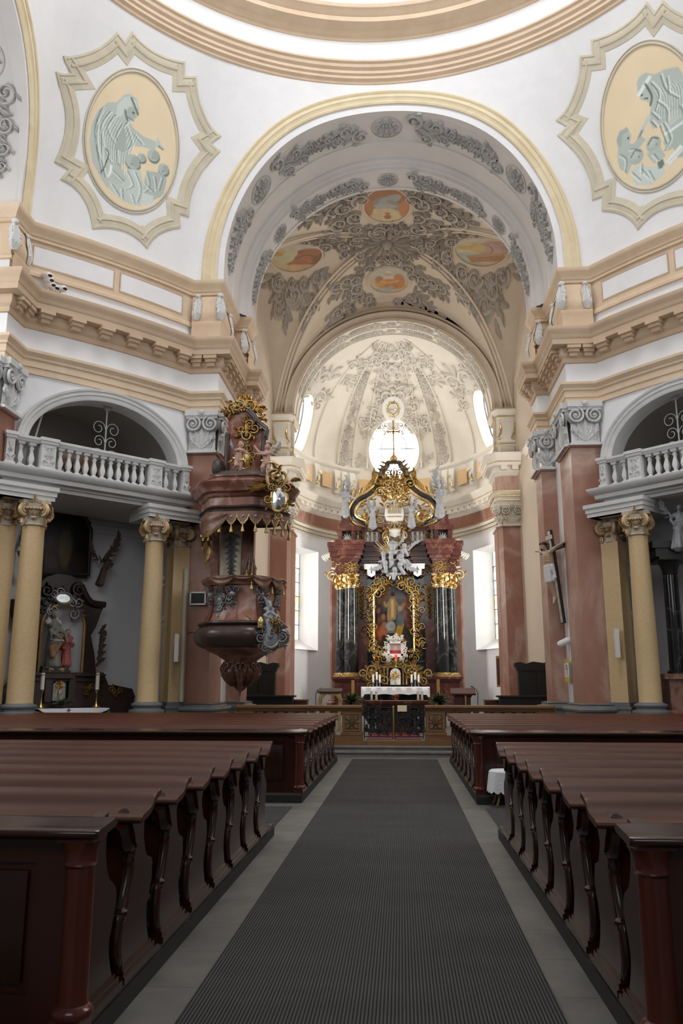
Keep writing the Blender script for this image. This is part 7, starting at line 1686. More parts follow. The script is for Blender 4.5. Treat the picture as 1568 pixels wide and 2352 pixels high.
def plant(name, label, c, R, H, n, seed, pot=True):
    r = thing(name, label, 'plant', c); rr = random.Random(seed)
    b = MB(); b.lathe([(R*.35,0),(R*.45,R*.5),(R*.42,R*.52)], c, 14); mk('pot', b, M['darkwood'], r)
    b = MB()
    for i in range(n):
        a = rr.uniform(0, 2*pi); e = rr.uniform(.3, 1.4); S = lambda u, v, h, a=a: (c[0] + cos(a)*u - sin(a)*v, c[1] + sin(a)*u + cos(a)*v, c[2] + R*.45 + h)
        L = H*rr.uniform(.6, 1.1); t = np.linspace(0, 1, 6); rad = L*t*cos(e); zz = L*t*sin(e) - .35*L*t*t; w = .06*H*np.sin(pi*np.clip(t*.9+.1, 0, 1))
        rows = [];
        for q in range(6):
            for k in (-1, 0, 1): rows.append((rad[q], k*w[q], zz[q] - abs(k)*.01))
        A = np.array(rows); b.add(stk(S(A[:,0], A[:,1], A[:,2])), [(q*3+k, q*3+k+1, (q+1)*3+k+1, (q+1)*3+k) for q in range(5) for k in range(2)])
    mk('leaves', b, M['leafgreen'], r); return r
c = chapel_pt(cp(144,1625,SB-1.0)[0], SB-.95, zt_+.01); plant('potted_plant', 'small green pot plant on the left chapel table below the silver door', c, .16, .36, 40, 3)
# ------------------------------------------------------------------ right chapel: edge of a dark column altar
r = thing('chapel_column_altar', 'dark marble column altar at the far edge of the right chapel', 'altar', (9.0, 21.0, 0))
b = MB(); q = at(1552, 1500, 21.4); X0 = q[0]; zz = lambda py: at(1540, py, 21.4)[2]
b.box(X0-.34, 21.0, 0, X0+1.2, 22.0, zz(1548)); b.box(X0-.45, 20.9, zz(1560), X0+1.2, 22.0, zz(1548)); b.box(X0-.45, 20.9, 0, X0+1.2, 22.0, zz(1630)); mk('pedestal', b, M['pulpitred'], r)
b = MB(); b.lathe([(.26,zz(1548)),(.26,zz(1543)),(.20,zz(1538)),(.20,zz(1530)),(.18,zz(1330)),(.17,zz(1322))], (X0, 21.35, 0), 24); mk('column_shaft', b, M['black'], r)
b = MB(); b.lathe([(.18,zz(1322)),(.2,zz(1310)),(.27,zz(1294)),(.30,zz(1290))], (X0, 21.35, 0), 16); b.box(X0-.34, 21.0, zz(1290), X0+1.2, 22.0, zz(1283)); mk('column_capital', b, M['blackwood'], r)
b = MB(); b.box(X0-.5, 20.95, zz(1264), X0+1.3, 22.0, zz(1248)); b.box(X0-.42, 21.0, zz(1283), X0+1.3, 22.0, zz(1264)); mk('entablature', b, M['blackwood'], r)
f = at(1557, 1262, 20.9); r2 = thing('wall_angel', 'grey draped angel at the edge above the dark column altar', 'statue', f, group='chapel wall angels'); b = MB(); robed(b, f, 1.15, pi-.4, (((-.16,.1,.66),(-.3,.14,.74)),((.16,.12,.66),(.1,.2,.55))), -.1, (0,0), 6, .9); fuse('body', b, M['silver'], .02, r2, 2); wing('wing', f + np.array([-.1,0,.8]), (-.9,.2,.2), (.2,0,.95), .6, M['silver'], r2, 6)
# ------------------------------------------------------------------ crucifix and fittings of the right pier
cb, ct = at(1294,1432,24.25), at(1262,1218,24.25); aR, aL = at(1293,1243,23.7), at(1240,1268,24.75)
cru = thing('crucifix', 'tall black and silver crucifix leaning from the right pier', 'crucifix', cb)
U = (ct-cb)/np.linalg.norm(ct-cb); A = (aR-aL)/np.linalg.norm(aR-aL); A = A - U*(A@U); A /= np.linalg.norm(A); Nn = np.cross(A, U); Nn = Nn if Nn[0] < 0 else -Nn
L = np.linalg.norm(ct-cb); cc = cb + U*L*.80
b = MB(); b.obox((cb+ct)/2, A*.075, Nn*.04, U*L/2); b.obox(cc, A*np.linalg.norm(aR-aL)/2, Nn*.038, U*.075); mk('cross_beams', b, M['blackwood'], cru)
b = MB(); b.obox((cb+ct)/2 + Nn*.045, A*.05, Nn*.008, U*(L/2-.03)); b.obox(cc + Nn*.043, A*(np.linalg.norm(aR-aL)/2-.03), Nn*.008, U*.05); mk('silver_facing', b, M['silvermetal'], cru)
b = MB(); b.obox(cb + U*L*.92 + Nn*.07, A*.15, Nn*.012, U*.06); mk('title_scroll', b, M['silvermetal'], cru)
def lp(a, n, u): return cc + A*a + Nn*n + U*u
b = MB(); cap = lambda p, q, r0, r1: b.capsule(lp(*p), lp(*q), r0, r1, 12)
cap((0,.17,-.62),(0,.17,-.52),.13,.125); cap((0,.17,-.52),(0,.2,-.22),.125,.155); cap((-.1,.2,-.13),(.1,.2,-.13),.085,.085); cap((0,.2,-.1),(0,.27,.02),.055,.05)
for sg in (-1, 1):
    cap((sg*.17,.19,-.11),(sg*.42,.13,.0),.058,.046); cap((sg*.42,.13,.0),(sg*.66,.085,.05),.044,.028)
    for q in range(4): cap((sg*.67,.085,.04+.012*q),(sg*(.73+.01*(q % 3)),.10,.03+.014*q),.012,.008)
    cap((sg*.67,.09,.03),(sg*.69,.13,.06),.012,.008)
    cap((sg*.07,.17,-.66),(sg*.06,.27,-1.02),.095,.065); cap((sg*.06,.27,-1.02),(sg*.035,.16,-1.42),.065,.042); cap((sg*.035,.16,-1.42),(sg*.02,.22,-1.56),.042,.030); cap((sg*.02,.22,-1.56),(sg*.02,.24,-1.62),.03,.02)
b.sphere(lp(-.02,.30,.08), (.085,.085,.115), 14); b.sphere(lp(-.03,.385,.075), .02, 6); b.sphere(lp(-.02,.35,.0), (.05,.045,.05), 8)
for q in range(4):
    for sg in (-1, 1): cap((sg*.03,.33,-.2-.06*q),(sg*.12,.27,-.22-.06*q),.012,.012)
fuse('body', b, M['skin2'], .015, cru, 2)
b = MB(); b.sphere(lp(-.02,.27,.13), (.10,.10,.09), 12)
for q in range(7): b.capsule(lp(-.09+.03*q,.25-.02*abs(q-3),.12), lp(-.11+.035*q,.22,-.10-.02*(q % 2)), .035, .025)
b.sphere(lp(-.02,.37,-.02), (.045,.04,.055), 8); fuse('hair', b, M['hair'], .016, cru, 1)
b = MB(); t = np.linspace(0, 2*pi, 25)[:-1]; ctr = lp(-.02,.29,.15); b.tube([ctr + A*.11*cos(q) + Nn*.11*sin(q) + U*.02*sin(5*q) for q in t], .016, 6, closed=True); mk('crown_of_thorns', b, M['hair'], cru)
b = MB()
for q in range(9): b.capsule(lp(-.14,.20,-.50-.055*q), lp(.14,.21+.03*sin(q),-.52-.055*q), .055, .05); b.capsule(lp(-.12+.03*q,.30,-.5), lp(-.13+.033*q,.31,-.98), .03, .04)
b.capsule(lp(.15,.2,-.52), lp(.2,.18,-.9), .05, .03); fuse('loincloth', b, M['loin'], .017, cru, 2)
c = at(1289, 1478, 24.2); r = thing('spotlight', 'white cylindrical spotlight on the pier below the crucifix', 'spotlight', c); b = MB(); b.capsule(c + np.array([.16,-.05,.08]), c + np.array([-.05,-.1,-.02]), .095, .095, 16); mk('lamp_head', b, M['plasticwhite'], r); b = MB(); b.tube([c + np.array([.05,0,.1]), c + np.array([.2,.05,.12]), c+np.array([.24,.06,.1])], .025, 6); mk('mounting_arm', b, M['plasticwhite'], r)
P = Paint(60, 200, (226,222,226)); P.poly([(0,0),(1,0),(1,.18),(0,.18)],(206,172,54)); P.poly([(0,.78),(1,.78),(1,1),(0,1)],(206,176,60)); P.line([(.3,.28),(.55,.26),(.4,.4),(.3,.44),(.55,.46)], .05, (40,36,52)); P.line([(.6,.3),(.7,.42),(.6,.55)], .05, (60,50,70)); P.line([(.35,.58),(.6,.6),(.7,.72)], .05, (150,110,130)); P.line([(.3,.66),(.5,.7)], .04, (120,130,160))
z0, z1 = at(1300,1566,24.2)[2], at(1300,1514,24.2)[2]
o = painted_rect('poster', P, lambda u, v: (np.full_like(u, 4.925), 24.45 - .66*u, z0 + (z1-z0)*v), None, 24, 60); recentre(o); tag(o, 'narrow yellow and white poster on the pier below the white spotlight', 'poster')
# ------------------------------------------------------------------ fittings on the piers
def bxthing(name, label, cat, x0, y0, z0, x1, y1, z1, m, group=None, part='housing'):
    r = thing(name, label, cat, ((x0+x1)/2, (y0+y1)/2, z0), group=group); b = MB(); b.box(x0,y0,z0,x1,y1,z1); mk(part, b, m, r); return r
q0, q1 = at(437,1388,22.1), at(472,1361,22.1); r = bxthing('hymn_board', 'black hymn board with a white frame on the pink pilaster left of the pulpit', 'board', q0[0], 22.1, q0[2], q1[0], 22.17, q1[2], M['blackscreen'], part='board')
b = MB(); 
for (xa, za, xb, zb_) in ((q0[0]-.02,q0[2]-.02,q1[0]+.02,q0[2]+.02),(q0[0]-.02,q1[2]-.02,q1[0]+.02,q1[2]+.02),(q0[0]-.02,q0[2],q0[0]+.02,q1[2]),(q1[0]-.02,q0[2],q1[0]+.02,q1[2])): b.box(xa, 22.07, za, xb, 22.12, zb_)
mk('frame', b, M['plasticwhite'], r)
q0, q1 = at(416,1612,22.0), at(427,1310,22.0); r = thing('white_conduit', 'tall white conduit up the edge of the left pier beside the ochre pilaster', 'conduit', q0); b = MB(); b.tube([q0, q1], .055, 8); b.sphere(q1, .056, 8); mk('pipe', b, M['plasticcream'], r); b = MB(); b.tube([at(430,1456,21.95), at(440,1452,21.9), at(452,1455,21.6)], .012, 5); mk('cable', b, M['blackwood'], r)
for (px0, px1, y0, y1, d, lab) in ((402,410,1520,1456,21.7,'slim white column loudspeaker on the left ochre pilaster'), (1412,1421,1510,1444,21.75,'slim white column loudspeaker on the right ochre pilaster')):
    a, c = at(px0, y0, d), at(px1, y1, d); r = thing('column_loudspeaker', lab, 'loudspeaker', a, group='column loudspeakers'); b = MB(); m = (a+c)/2; b.obox(m, (.055,0,0), (0,.05,0), (0,0,(c[2]-a[2])/2)); mk('cabinet', b, M['plasticwhite'], r)
    b = MB(); b.obox(m + np.array([0,.1,-.1]), (.015,0,0), (0,.07,0), (0,0,.03)); mk('wall_bracket', b, M['iron'], r)
for (px, yy, d, sg, lab) in ((378,(1555,1325),22.6,-1,'thin grey pole with two white lamps left of the left ochre pilaster'), (1446,(1548,1302),22.6,1,'thin grey pole with two white lamps behind the right ochre column')):
    a, c = at(px + (0 if sg < 0 else 4), yy[0], d), at(px - (0 if sg < 0 else 6), yy[1], d); r = thing('lamp_pole', lab, 'lamp', a, group='chapel lamp poles'); b = MB(); b.tube([a, c], .02, 6); mk('pole', b, M['plasticgrey'], r)
    for f in (.55, .95):
        p = a + (c-a)*f; b = MB(); b.capsule(p + np.array([-.02,-.1,0]), p + np.array([-.02,-.2,0]), .05, .05, 12); b.box(p[0]-.03, p[1]-.12, p[2]-.14, p[0]+.03, p[1], p[2]+.14); mk('lamp', b, M['plasticwhite'], r)
# spotlights on the left cornice
for i, (px, py) in enumerate(((104,634),(108,645),(112,656),(120,663),(138,664))):
    uu, z = on_s(px, py, SW-.05); p = np.array([*dg(uu, SW-.1), z]); lab = ['topmost','second from the top','third from the top','fourth from the top','rightmost'][i]
    r = thing('spotlight', '%s of the five small white spotlights on the left cornice' % lab, 'spotlight', p - np.array([0,0,.1]), group='cornice spotlights'); d = np.array([.5,-.35,-.25])
    b = MB(); b.capsule(p - d*.15, p + d*.22, .075, .095, 14); mk('lamp_head', b, M['plasticwhite'], r); b = MB(); b.sphere(p + d*.32, (.065,.065,.04), 10); mk('lens', b, M['blackscreen'], r); b = MB(); b.tube([p, p + np.array([-.02,.02,-.16])], .02, 6); mk('stem', b, M['plasticwhite'], r)
# chairs and pole behind the left balustrade
for i, (px, lab) in enumerate(((160,'brown wooden chair seen through the balusters of the left gallery'), (182,'second brown wooden chair to its right behind the left gallery balusters'))):
    uu, z = on_s(px, 1085, SF+.55); q = dg(uu + .25*i, SF+.6); r = thing('gallery_chair', lab, 'chair', (q[0], q[1], 6.82), pi/4 + .2*i, group='gallery chairs')
    b = MB(); b.box(-.2,-.2,.42,.2,.2,.46); mk('seat', b, M['railwood'], r, local=True); b = MB(); b.box(-.2,.17,.60,.2,.2,.86); mk('backrest', b, M['railwood'], r, local=True)
    for x in (-.18,.18):
        for y in (-.18,.18): b = MB(); b.box(x-.02,y-.02,0,x+.02,y+.02,.86 if y > 0 else .42); mk('leg', b, M['railwood'], r, local=True)
uu, z = on_s(76, 1060, SF+.4); q = dg(uu, SF+.4); r = thing('processional_pole', 'grey pole with a gilt tip leaning behind the left balustrade', 'pole', (q[0], q[1], 6.82)); b = MB(); tp = np.array([q[0]+.1, q[1]+.1, 8.5]); b.tube([np.array([q[0]-.15,q[1]-.1,6.84]), tp], .025, 6); mk('shaft', b, M['greyiron'], r); b = MB(); b.sphere(tp, (.035,.035,.06), 8); mk('tip', b, M['gold'], r)
# ------------------------------------------------------------------ furniture of the sanctuary
VY = 24.6
def vt(px, py, d=VY): return at(px, py, d)
a, c = vt(839,1612), vt(983,1612); r = thing('people_altar', 'dark red marble table altar behind the iron gates', 'altar table', ((a[0]+c[0])/2, VY, .32)); b = MB(); zt_ = vt(910,1609)[2]; b.box(a[0], VY-.4, zt_-.08, c[0], VY+.5, zt_); b.box(a[0]+.05, VY-.35, zt_-.15, c[0]-.05, VY+.45, zt_-.08); mk('table_top', b, M['red'], r)
for sx in (-1, 1):
    b = MB(); xm = (a[0]+c[0])/2 + sx*.72; b.lathe([(.12,.32),(.12,.4),(.085,.44),(.08,zt_-.25),(.11,zt_-.18),(.12,zt_-.15)], (xm, VY-.15, 0), 18); b.lathe([(.12,.32),(.12,.4),(.085,.44),(.08,zt_-.25),(.11,zt_-.18),(.12,zt_-.15)], (xm - sx*.2, VY-.1, 0), 18); mk('leg', b, M['black'], r)
b = MB(); b.box((a[0]+c[0])/2-.45, VY, .32, (a[0]+c[0])/2+.45, VY+.35, zt_-.15); mk('front_panel', b, M['red'], r)
for i, (px, lab) in enumerate(((853,'left outermost'),(864,'left inner'),(960,'right inner'),(969,'right outermost'))):
    p = vt(px, 1607); r = thing('table_candle', '%s white pillar candle on the dark red table altar' % lab, 'candle', (p[0], VY, zt_), group='candles on the table altar'); h = vt(px,1588)[2]-zt_
    b = MB(); b.lathe([(.035,zt_+.025),(.035,zt_+h),(.0,zt_+h+.004)], (p[0], VY, 0), 14); mk('wax', b, M['wax'], r); b = MB(); b.lathe([(.055,zt_),(.055,zt_+.015),(.038,zt_+.03),(.038,zt_+.045)], (p[0], VY, 0), 14); mk('holder', b, M['brass'], r)
p = vt(908, 1607); r = thing('flower_bowl', 'small brass bowl with red flowers in the middle of the table altar', 'bowl', (p[0], VY-.1, zt_)); b = MB(); b.lathe([(.05,zt_),(.04,zt_+.02),(.09,zt_+.06),(.10,zt_+.08)], (p[0], VY-.1, 0), 16); mk('bowl', b, M['brass'], r); b = MB()
rr = random.Random(2)
for i in range(14): b.sphere((p[0]+rr.uniform(-.08,.08), VY-.1+rr.uniform(-.06,.06), zt_+.1+rr.uniform(0,.06)), .028, 6)
mk('flowers', b, M['redlining'], r)
# lecterns
a, c = vt(732,1618,25), vt(784,1586,25); xm = (a[0]+c[0])/2; w = (c[0]-a[0])/2
r = thing('gilt_lectern', 'gilded curved stand with a dark top left of the table altar', 'lectern', (xm, 25, .32)); P = smooth_curve([(-w*.95,a[2]-.8),(-w*.9,a[2]-.3),(-w*1.05,a[2]+.05),(-w*.9,c[2]-.12),(-w,c[2]-.03)], 4); P2 = smooth_curve([(-w*.45,c[2]-.14),(-w*.72,c[2]-.24),(-w*.78,a[2]+.05),(-w*.68,a[2]-.3),(-w*.72,a[2]-.8)], 4)
poly = [tuple(q) for q in P] + [(w, c[2]-.03)] + [(-q[0], q[1]) for q in P[::-1][1:]] + [(-q[0], q[1]) for q in P2[::-1]] + [(w*.2, c[2]-.11), (0, c[2]-.15), (-w*.2, c[2]-.11)] + [tuple(q) for q in P2]
b = MB(); b.prism(poly, lambda x, z: (xm+x, 24.85, z), lambda x, z: (xm+x, 25.2, z)); mk('stand', b, M['gold'], r); b = MB(); b.obox((xm, 25.0, c[2]), (w*1.05,0,0), (0,.28,.05), (0,-.003,.02)); mk('book_rest', b, M['darkwood'], r)
a, c = vt(1041,1618,25), vt(1086,1587,25); xm = (a[0]+c[0])/2
r = thing('red_lectern', 'dark red lectern with a slanted top and brass post right of the table altar', 'lectern', (xm, 25, .32)); b = MB(); b.obox((xm, 25.05, c[2]-.02), (.36,0,0), (0,.22,.08), (0,-.01,.025)); mk('slanted_top', b, M['redwood'], r); b = MB(); b.prism([(-.33,.32),(.2,.32),(.22,c[2]-.2),(.30,c[2]-.08),(-.26,c[2]-.08),(-.28,c[2]-.3)], lambda x, z: (xm+x, 24.98, z), lambda x, z: (xm+x, 25.2, z)); mk('front', b, M['redwood'], r); b = MB(); b.tube([(xm+.06,24.92,.33),(xm+.06,24.92,c[2]-.1)], .03, 8); mk('brass_post', b, M['brass'], r)
for (pp, lab) in (([(725,1618),(725,1594),(728,1586),(736,1581)],'thin microphone on a bent stalk left of the gilded stand'), ([(1097,1618),(1097,1591),(1092,1583),(1083,1577)],'thin microphone on a bent stalk right of the red lectern')):
    q = [vt(*p, 25.3) for p in pp]; base = q[0].copy(); base[2] = .32; r = thing('microphone_stand', lab, 'microphone', base, group='microphone stands'); b = MB(); b.tube([base] + q, .012, 6); mk('stalk', b, M['iron'], r); b = MB(); b.sphere(q[-1], (.03,.02,.02), 8); mk('microphone', b, M['blackscreen'], r)
for (px, y0, y1, lab) in ((810,1600,1563,'tall amber paschal candle left of the high altar'), (1007,1607,1561,'tall amber paschal candle right of the high altar')):
    a, c = vt(px,y0,28), vt(px,y1,28); r = thing('paschal_candle', lab, 'candle', (a[0], 28, .32), group='amber paschal candles'); b = MB(); b.lathe([(.055,a[2]-.15),(.055,c[2]),(.0,c[2]+.01)], (a[0],28,0), 18); mk('wax', b, M['ochrewax'], r); b = MB(); b.lathe([(.16,.32),(.15,.36),(.03,.42),(.03,a[2]-.25),(.08,a[2]-.18),(.08,a[2]-.1)], (a[0],28,0), 16); mk('stand', b, M['brass'], r)
    b = MB(); b.box(a[0]-.03, 27.935, (a[2]+c[2])/2-.2, a[0]+.03, 27.945, (a[2]+c[2])/2+.1); mk('painted_band', b, M['gold'], r)
for px, lab, sd in ((806,'leafy green plant at the foot of the left amber candle',5), (1010,'leafy green plant at the foot of the right amber candle',6)):
    p = vt(px, 1616, 27.5); plant('foliage_plant', lab, np.array([p[0], 27.5, p[2]-.1]), .2, .62, 90, sd); r = bxthing('plant_stool', 'dark stool under the ' + lab[:18] + ' ' + ('left' if sd == 5 else 'right') + ' of the altar', 'stool', p[0]-.18, 27.32, .32, p[0]+.18, 27.68, p[2]-.1, M['darkwood'], part='block')
# black choir stalls and benches, small gold framed pictures
for s in (-1, 1):
    nm = 'left' if s < 0 else 'right'; T = side_T(s)
    r = thing('choir_stall', 'high backed black choir stall against the %s choir wall' % nm, 'choir stall', (s*4.9, 30.4, .32), group='choir stalls')
    zt_ = at(610,1522,30.2)[2]; b = MB(T); prof = [(-6.2,.32),(-4.42,.32),(-4.42,zt_-.35),(-4.35,zt_-.2),(-4.28,zt_-.12),(-4.3,zt_-.02),(-4.5,zt_),(-4.7,zt_-.06),(-4.95,zt_+.02),(-5.3,zt_-.03),(-5.7,zt_+.04),(-6.2,zt_)]
    b.prism(prof, lambda x, z: (x, 30.2, z), lambda x, z: (x, 30.6, z)); mk('back', b, M['blackwood'], r)
    b = MB(T); b.box(-6.2,30.14,zt_-.3,-4.34,30.22,zt_-.24); b.box(-6.2,30.15,.5,-4.46,30.2,.62)
    for x in (-4.5,-5.1,-5.7): b.box(x-.05,30.15,.32,x+.05,30.22,zt_-.3)
    mk('mouldings', b, M['blackwood'], r); b = MB(T); b.box(-6.2,29.7,.32,-4.4,30.2,.8); mk('seat', b, M['blackwood'], r)
    zt_ = at(610,1597,27.2)[2]; r = thing('choir_bench', 'low black desk bench in front of the %s choir stall' % nm, 'bench', (s*4.4, 27.3, .32), group='choir benches')
    b = MB(T); b.box(-6.2,27.1,.32,-3.35,27.5,zt_-.06); mk('front', b, M['blackwood'], r); b = MB(T); b.box(-6.2,27.0,zt_-.06,-3.28,27.6,zt_); mk('desk_top', b, M['blackwood'], r)
    r = thing('wooden_bench_end', 'brown wooden seat end beside the %s black desk' % nm, 'bench', (s*3.15, 27.9, .32), group='brown seat ends'); b = MB(T); b.box(-3.4,27.7,.32,-2.95,28.2,1.15); mk('seat', b, M['redwood'], r); b = MB(T); b.box(-3.42,27.68,1.15,-2.92,28.22,1.2); mk('seat_edge', b, M['railwood'], r)
    fx = lambda px, py: at(px, py, 36.6); a, c = (fx(661,1578), fx(668,1508)) if s < 0 else (fx(1147,1578), fx(1154,1506))
    x0 = (a[0]+c[0])/2; r = thing('wall_picture', 'dark picture in a gold frame on the apse wall %s of the altar' % nm, 'picture', (x0, 36.6, a[2]), group='apse wall pictures'); b = MB()
    u_, = [math.acos(min(1, abs(x0)/EA))]; t_ = np.array([.25*s, -.97, 0]); 
    m = np.array([x0, 36.6, (a[2]+c[2])/2]); b.obox(m, t_*.5, np.array([.97*s,.25,0])*.03, (0,0,(c[2]-a[2])/2)); mk('frame', b, M['oldgold2'], r)
    b = MB(); b.obox(m - np.array([.97*s,.25,0])*.022, t_*.40, np.array([.97*s,.25,0])*.015, (0,0,(c[2]-a[2])/2-.1)); mk('canvas', b, M['darkwood'], r)
# ------------------------------------------------------------------ pulpit on the left pier
PC = np.array([-3.95, 21.3]); 
pu = thing('pulpit', 'brown and red marble pulpit with canopy and gilded cartouches on the left pier', 'pulpit', (PC[0], PC[1], 1.5))
def lobed(b, prof, amp=.04, k=6, n=120, mi=0, ph=.4, sx=1, c=PC):
    vs = []; m = len(prof)
    for i in range(n):
        a = 2*pi*i/n; f = 1 + amp*cos(k*a + ph)
        for r, z in prof: vs.append((c[0] + r*f*cos(a)*sx, c[1] + r*f*sin(a), z))
    b.add(vs, [(i*m+j, ((i+1) % n)*m+j, ((i+1) % n)*m+j+1, i*m+j+1) for i in range(n) for j in range(m-1)], mi)
def SP(r0, z0=0, ph=.4, amp=.04, k=6): # surface around the pulpit: u = arc length from the side facing the camera, v = height
    def S(u, v, h):
        a = -pi/2 + .16 + np.asarray(u)/1.0; rr = r0(np.asarray(v, float)) if callable(r0) else r0
        f = 1 + amp*np.cos(k*a + ph); R = rr*f + h
        return PC[0] + R*np.cos(a), PC[1] + R*np.sin(a), np.asarray(v, float)
    return S
b = MB(); lobed(b, [(.05,1.5),(.12,1.56),(.20,1.66),(.36,1.82),(.46,2.0),(.40,2.14),(.36,2.2)], .10, 5); S = SP(lambda v: np.interp(v, [1.5,1.72,1.9,2.05,2.2],[.06,.28,.40,.46,.38]), amp=.1, k=5)
for i in range(7):
    u = -1.5 + i*.5; leaf(b, S, u, 2.12, -pi/2, .5, .22, .10, 0, 7); 
    spiral(b, S, u + .25, 2.1, pi/2, .14, 1.3, 1 if i % 2 else -1, .09, .08)
dome(b, S, 0, 1.62, .3, .12); mk('carved_pendant', b, M['pendant'], pu)
b = MB(); lobed(b, [(.34,2.18),(.40,2.22),(.42,2.28),(.62,2.42),(.86,2.52),(.92,2.56),(.93,2.62)], .03); mk('lower_cone', b, M['pulpitred'], pu)
b = MB(); lobed(b, [(.88,2.58),(1.0,2.60),(1.14,2.68),(1.22,2.80),(1.235,2.92),(1.20,3.02),(1.12,3.10),(1.06,3.13),(1.10,3.15),(1.14,3.19),(1.12,3.24),(1.02,3.26)], .035); mk('bowl', b, M['pulpitdark'], pu)
BR = lambda v: np.interp(v, [3.25,3.35,3.6,3.9,4.15], [1.02,.95,.88,.88,.93])
b = MB(); lobed(b, [(BR(z), z) for z in np.linspace(3.24, 4.16, 12)], .03); mk('parapet', b, M['pulpitpink'], pu)
S = SP(BR, amp=.03)
for u in (-1.02, -.25, .58, 1.3):
    b = MB(); b.grid(lambda uu, v: S(u + uu*(1 + .25*np.clip((3.5-v)/.25,0,1)), v, .05 + 0*v), [-.13,-.05,.05,.13], np.linspace(3.25, 4.14, 10)); b.grid(lambda v, h: S(np.full_like(v, u-.13), v, h), np.linspace(3.25,4.14,6), [0,.05]); b.grid(lambda v, h: S(np.full_like(v, u+.13), v, h), np.linspace(3.25,4.14,6), [0,.05]); mk('parapet_pilaster', b, M['pulpitred'], pu)
    b = MB(); S1 = lambda a, v, h: S(a, v, h + .05); foliage_patch(b, S1, [(u-.05, 4.0, 1.2), (u+.05, 4.0, 1.9), (u, 3.85, -1.5), (u, 3.75, -1.6)], .16, .07, seed=int(9+u*3)); dome(b, S1, u, 3.92, .09, .1); mk('silver_bracket', b, M['silvermetal2'], pu)
b = MB(); foliage_patch(b, S, [(-.64+.11*cos(a)*k, 3.78+.24*sin(a)*k, a) for k in (.4, .9) for a in np.linspace(0, 2*pi, 9)[:-1]], .13, .06, seed=3); dome(b, S, -.64, 3.78, .1, .08); leaf(b, S, -.64, 3.5, -pi/2, .2, .06, .05, 0, 5); mk('silver_relief', b, M['silvermetal2'], pu)
b = MB(); lobed(b, [(.92,4.14),(.98,4.17),(1.0,4.22),(1.05,4.26),(1.08,4.32),(1.08,4.37),(.9,4.40),(.6,4.40)], .03); mk('parapet_rail', b, M['pulpitred'], pu)
def swag(b, S, u0, u1, z, drop, h=.05, rows=6, mi=0, mi2=1):
    uu = np.linspace(0, 1, 13); 
    def F(t, k): 
        sag = 4*t*(1-t); ff = .35 + .65*k
        return S(u0 + (u1-u0)*t, z - k*drop*(.25 + .75*sag), h + .05*sag*np.sin(k*pi) + .018*np.sin(k*9))
    b.grid(F, uu, np.linspace(0, .86, rows*3), mi); b.grid(lambda t, k: tuple(q for q in F(t, k)), uu, [.86, .93, 1.0], mi2)
def tassel(b, p, k=1.0, mi=1): b.lathe([(.012*k,.0),(.02*k,-.02*k),(.025*k,-.05*k),(.018*k,-.07*k),(.03*k,-.10*k),(.055*k,-.22*k),(.0,-.225*k)], p, 10, mi)
S = SP(1.07, amp=.03); b = MB()
for u0, u1, dr in ((-.75,-.2,.26),(-.2,.25,.12),(.25,.78,.34),(.78,1.2,.3),(1.2,1.6,.26)): swag(b, S, u0, u1, 4.38, dr, .03)
for u, z in ((.22,4.2),(.78,4.12),(1.2,4.14)): tassel(b, [float(q[0]) for q in S(np.array([u]), np.array([z]), np.array([.06]))], .8)
mk('parapet_drapery', b, [M['drape'], M['oldgold']], pu)
# seated saint with an oval frame, tiara and small cartouche
sp = at(617, 1452, 20.45); b = MB(); W = robed(b, sp + np.array([0,0,-.18]), .98, pi+.5, (((.18,.14,.60),(.05,.2,.54)),((-.18,.12,.6),(-.12,.24,.5))), 0, (0,.0), 3, .8)
b.capsule(W(.05,.05,.45), W(.10,.3,.40), .1, .08); b.capsule(W(.10,.3,.40), W(.06,.3,.08), .085, .09); b.sphere(W(0,.1,.84), (.05,.05,.09), 8)
fuse('seated_saint', b, M['silver'], .017, pu, 2)
b = MB(); c = at(592, 1402, 20.6); t = np.linspace(0, 2*pi, 33)[:-1]; b.tube(stk((c[0] + .27*np.cos(t), np.full(32, c[1]), c[2] + .40*np.sin(t))), .05, 8, closed=True); 
Sx = lambda u, v, h: (c[0]+u, c[1]-h, c[2]+v)
foliage_patch(b, Sx, [(-.27,.1,2.6),(-.25,-.2,3.4),(-.2,.3,2.2),(.1,.42,1.2),(-.12,-.38,4.2),(.0,.42,2)], .26, .07, seed=4); mk('oval_frame', b, M['silvermetal2'], pu)
b = MB(); b.add(stk((c[0] + .26*np.cos(t), np.full(32, c[1]+.03), c[2] + .39*np.sin(t))), [tuple(range(32))]); mk('oval_relief', b, M['pulpitdark'], pu)
b = MB(); q = at(598, 1442, 20.2); b.lathe([(.09,0),(.095,.06),(.085,.07),(.09,.13),(.08,.14),(.082,.19),(.05,.26),(.0,.29)], q, 16); q2 = at(632, 1435, 20.1); foliage_patch(b, lambda u, v, h: (q2[0]+u, q2[1]-h, q2[2]+v), [(0,0,1),(.06,.05,.3),(-.05,.04,2),(0,-.1,-1)], .16, .06, seed=5); b.tube([at(566,1410,20.35), at(598,1436,20.3)], .012, 6); b.tube([at(570,1424,20.35), at(578,1408,20.35)], .012, 6); mk('gilt_tiara_and_keys', b, M['gold'], pu)
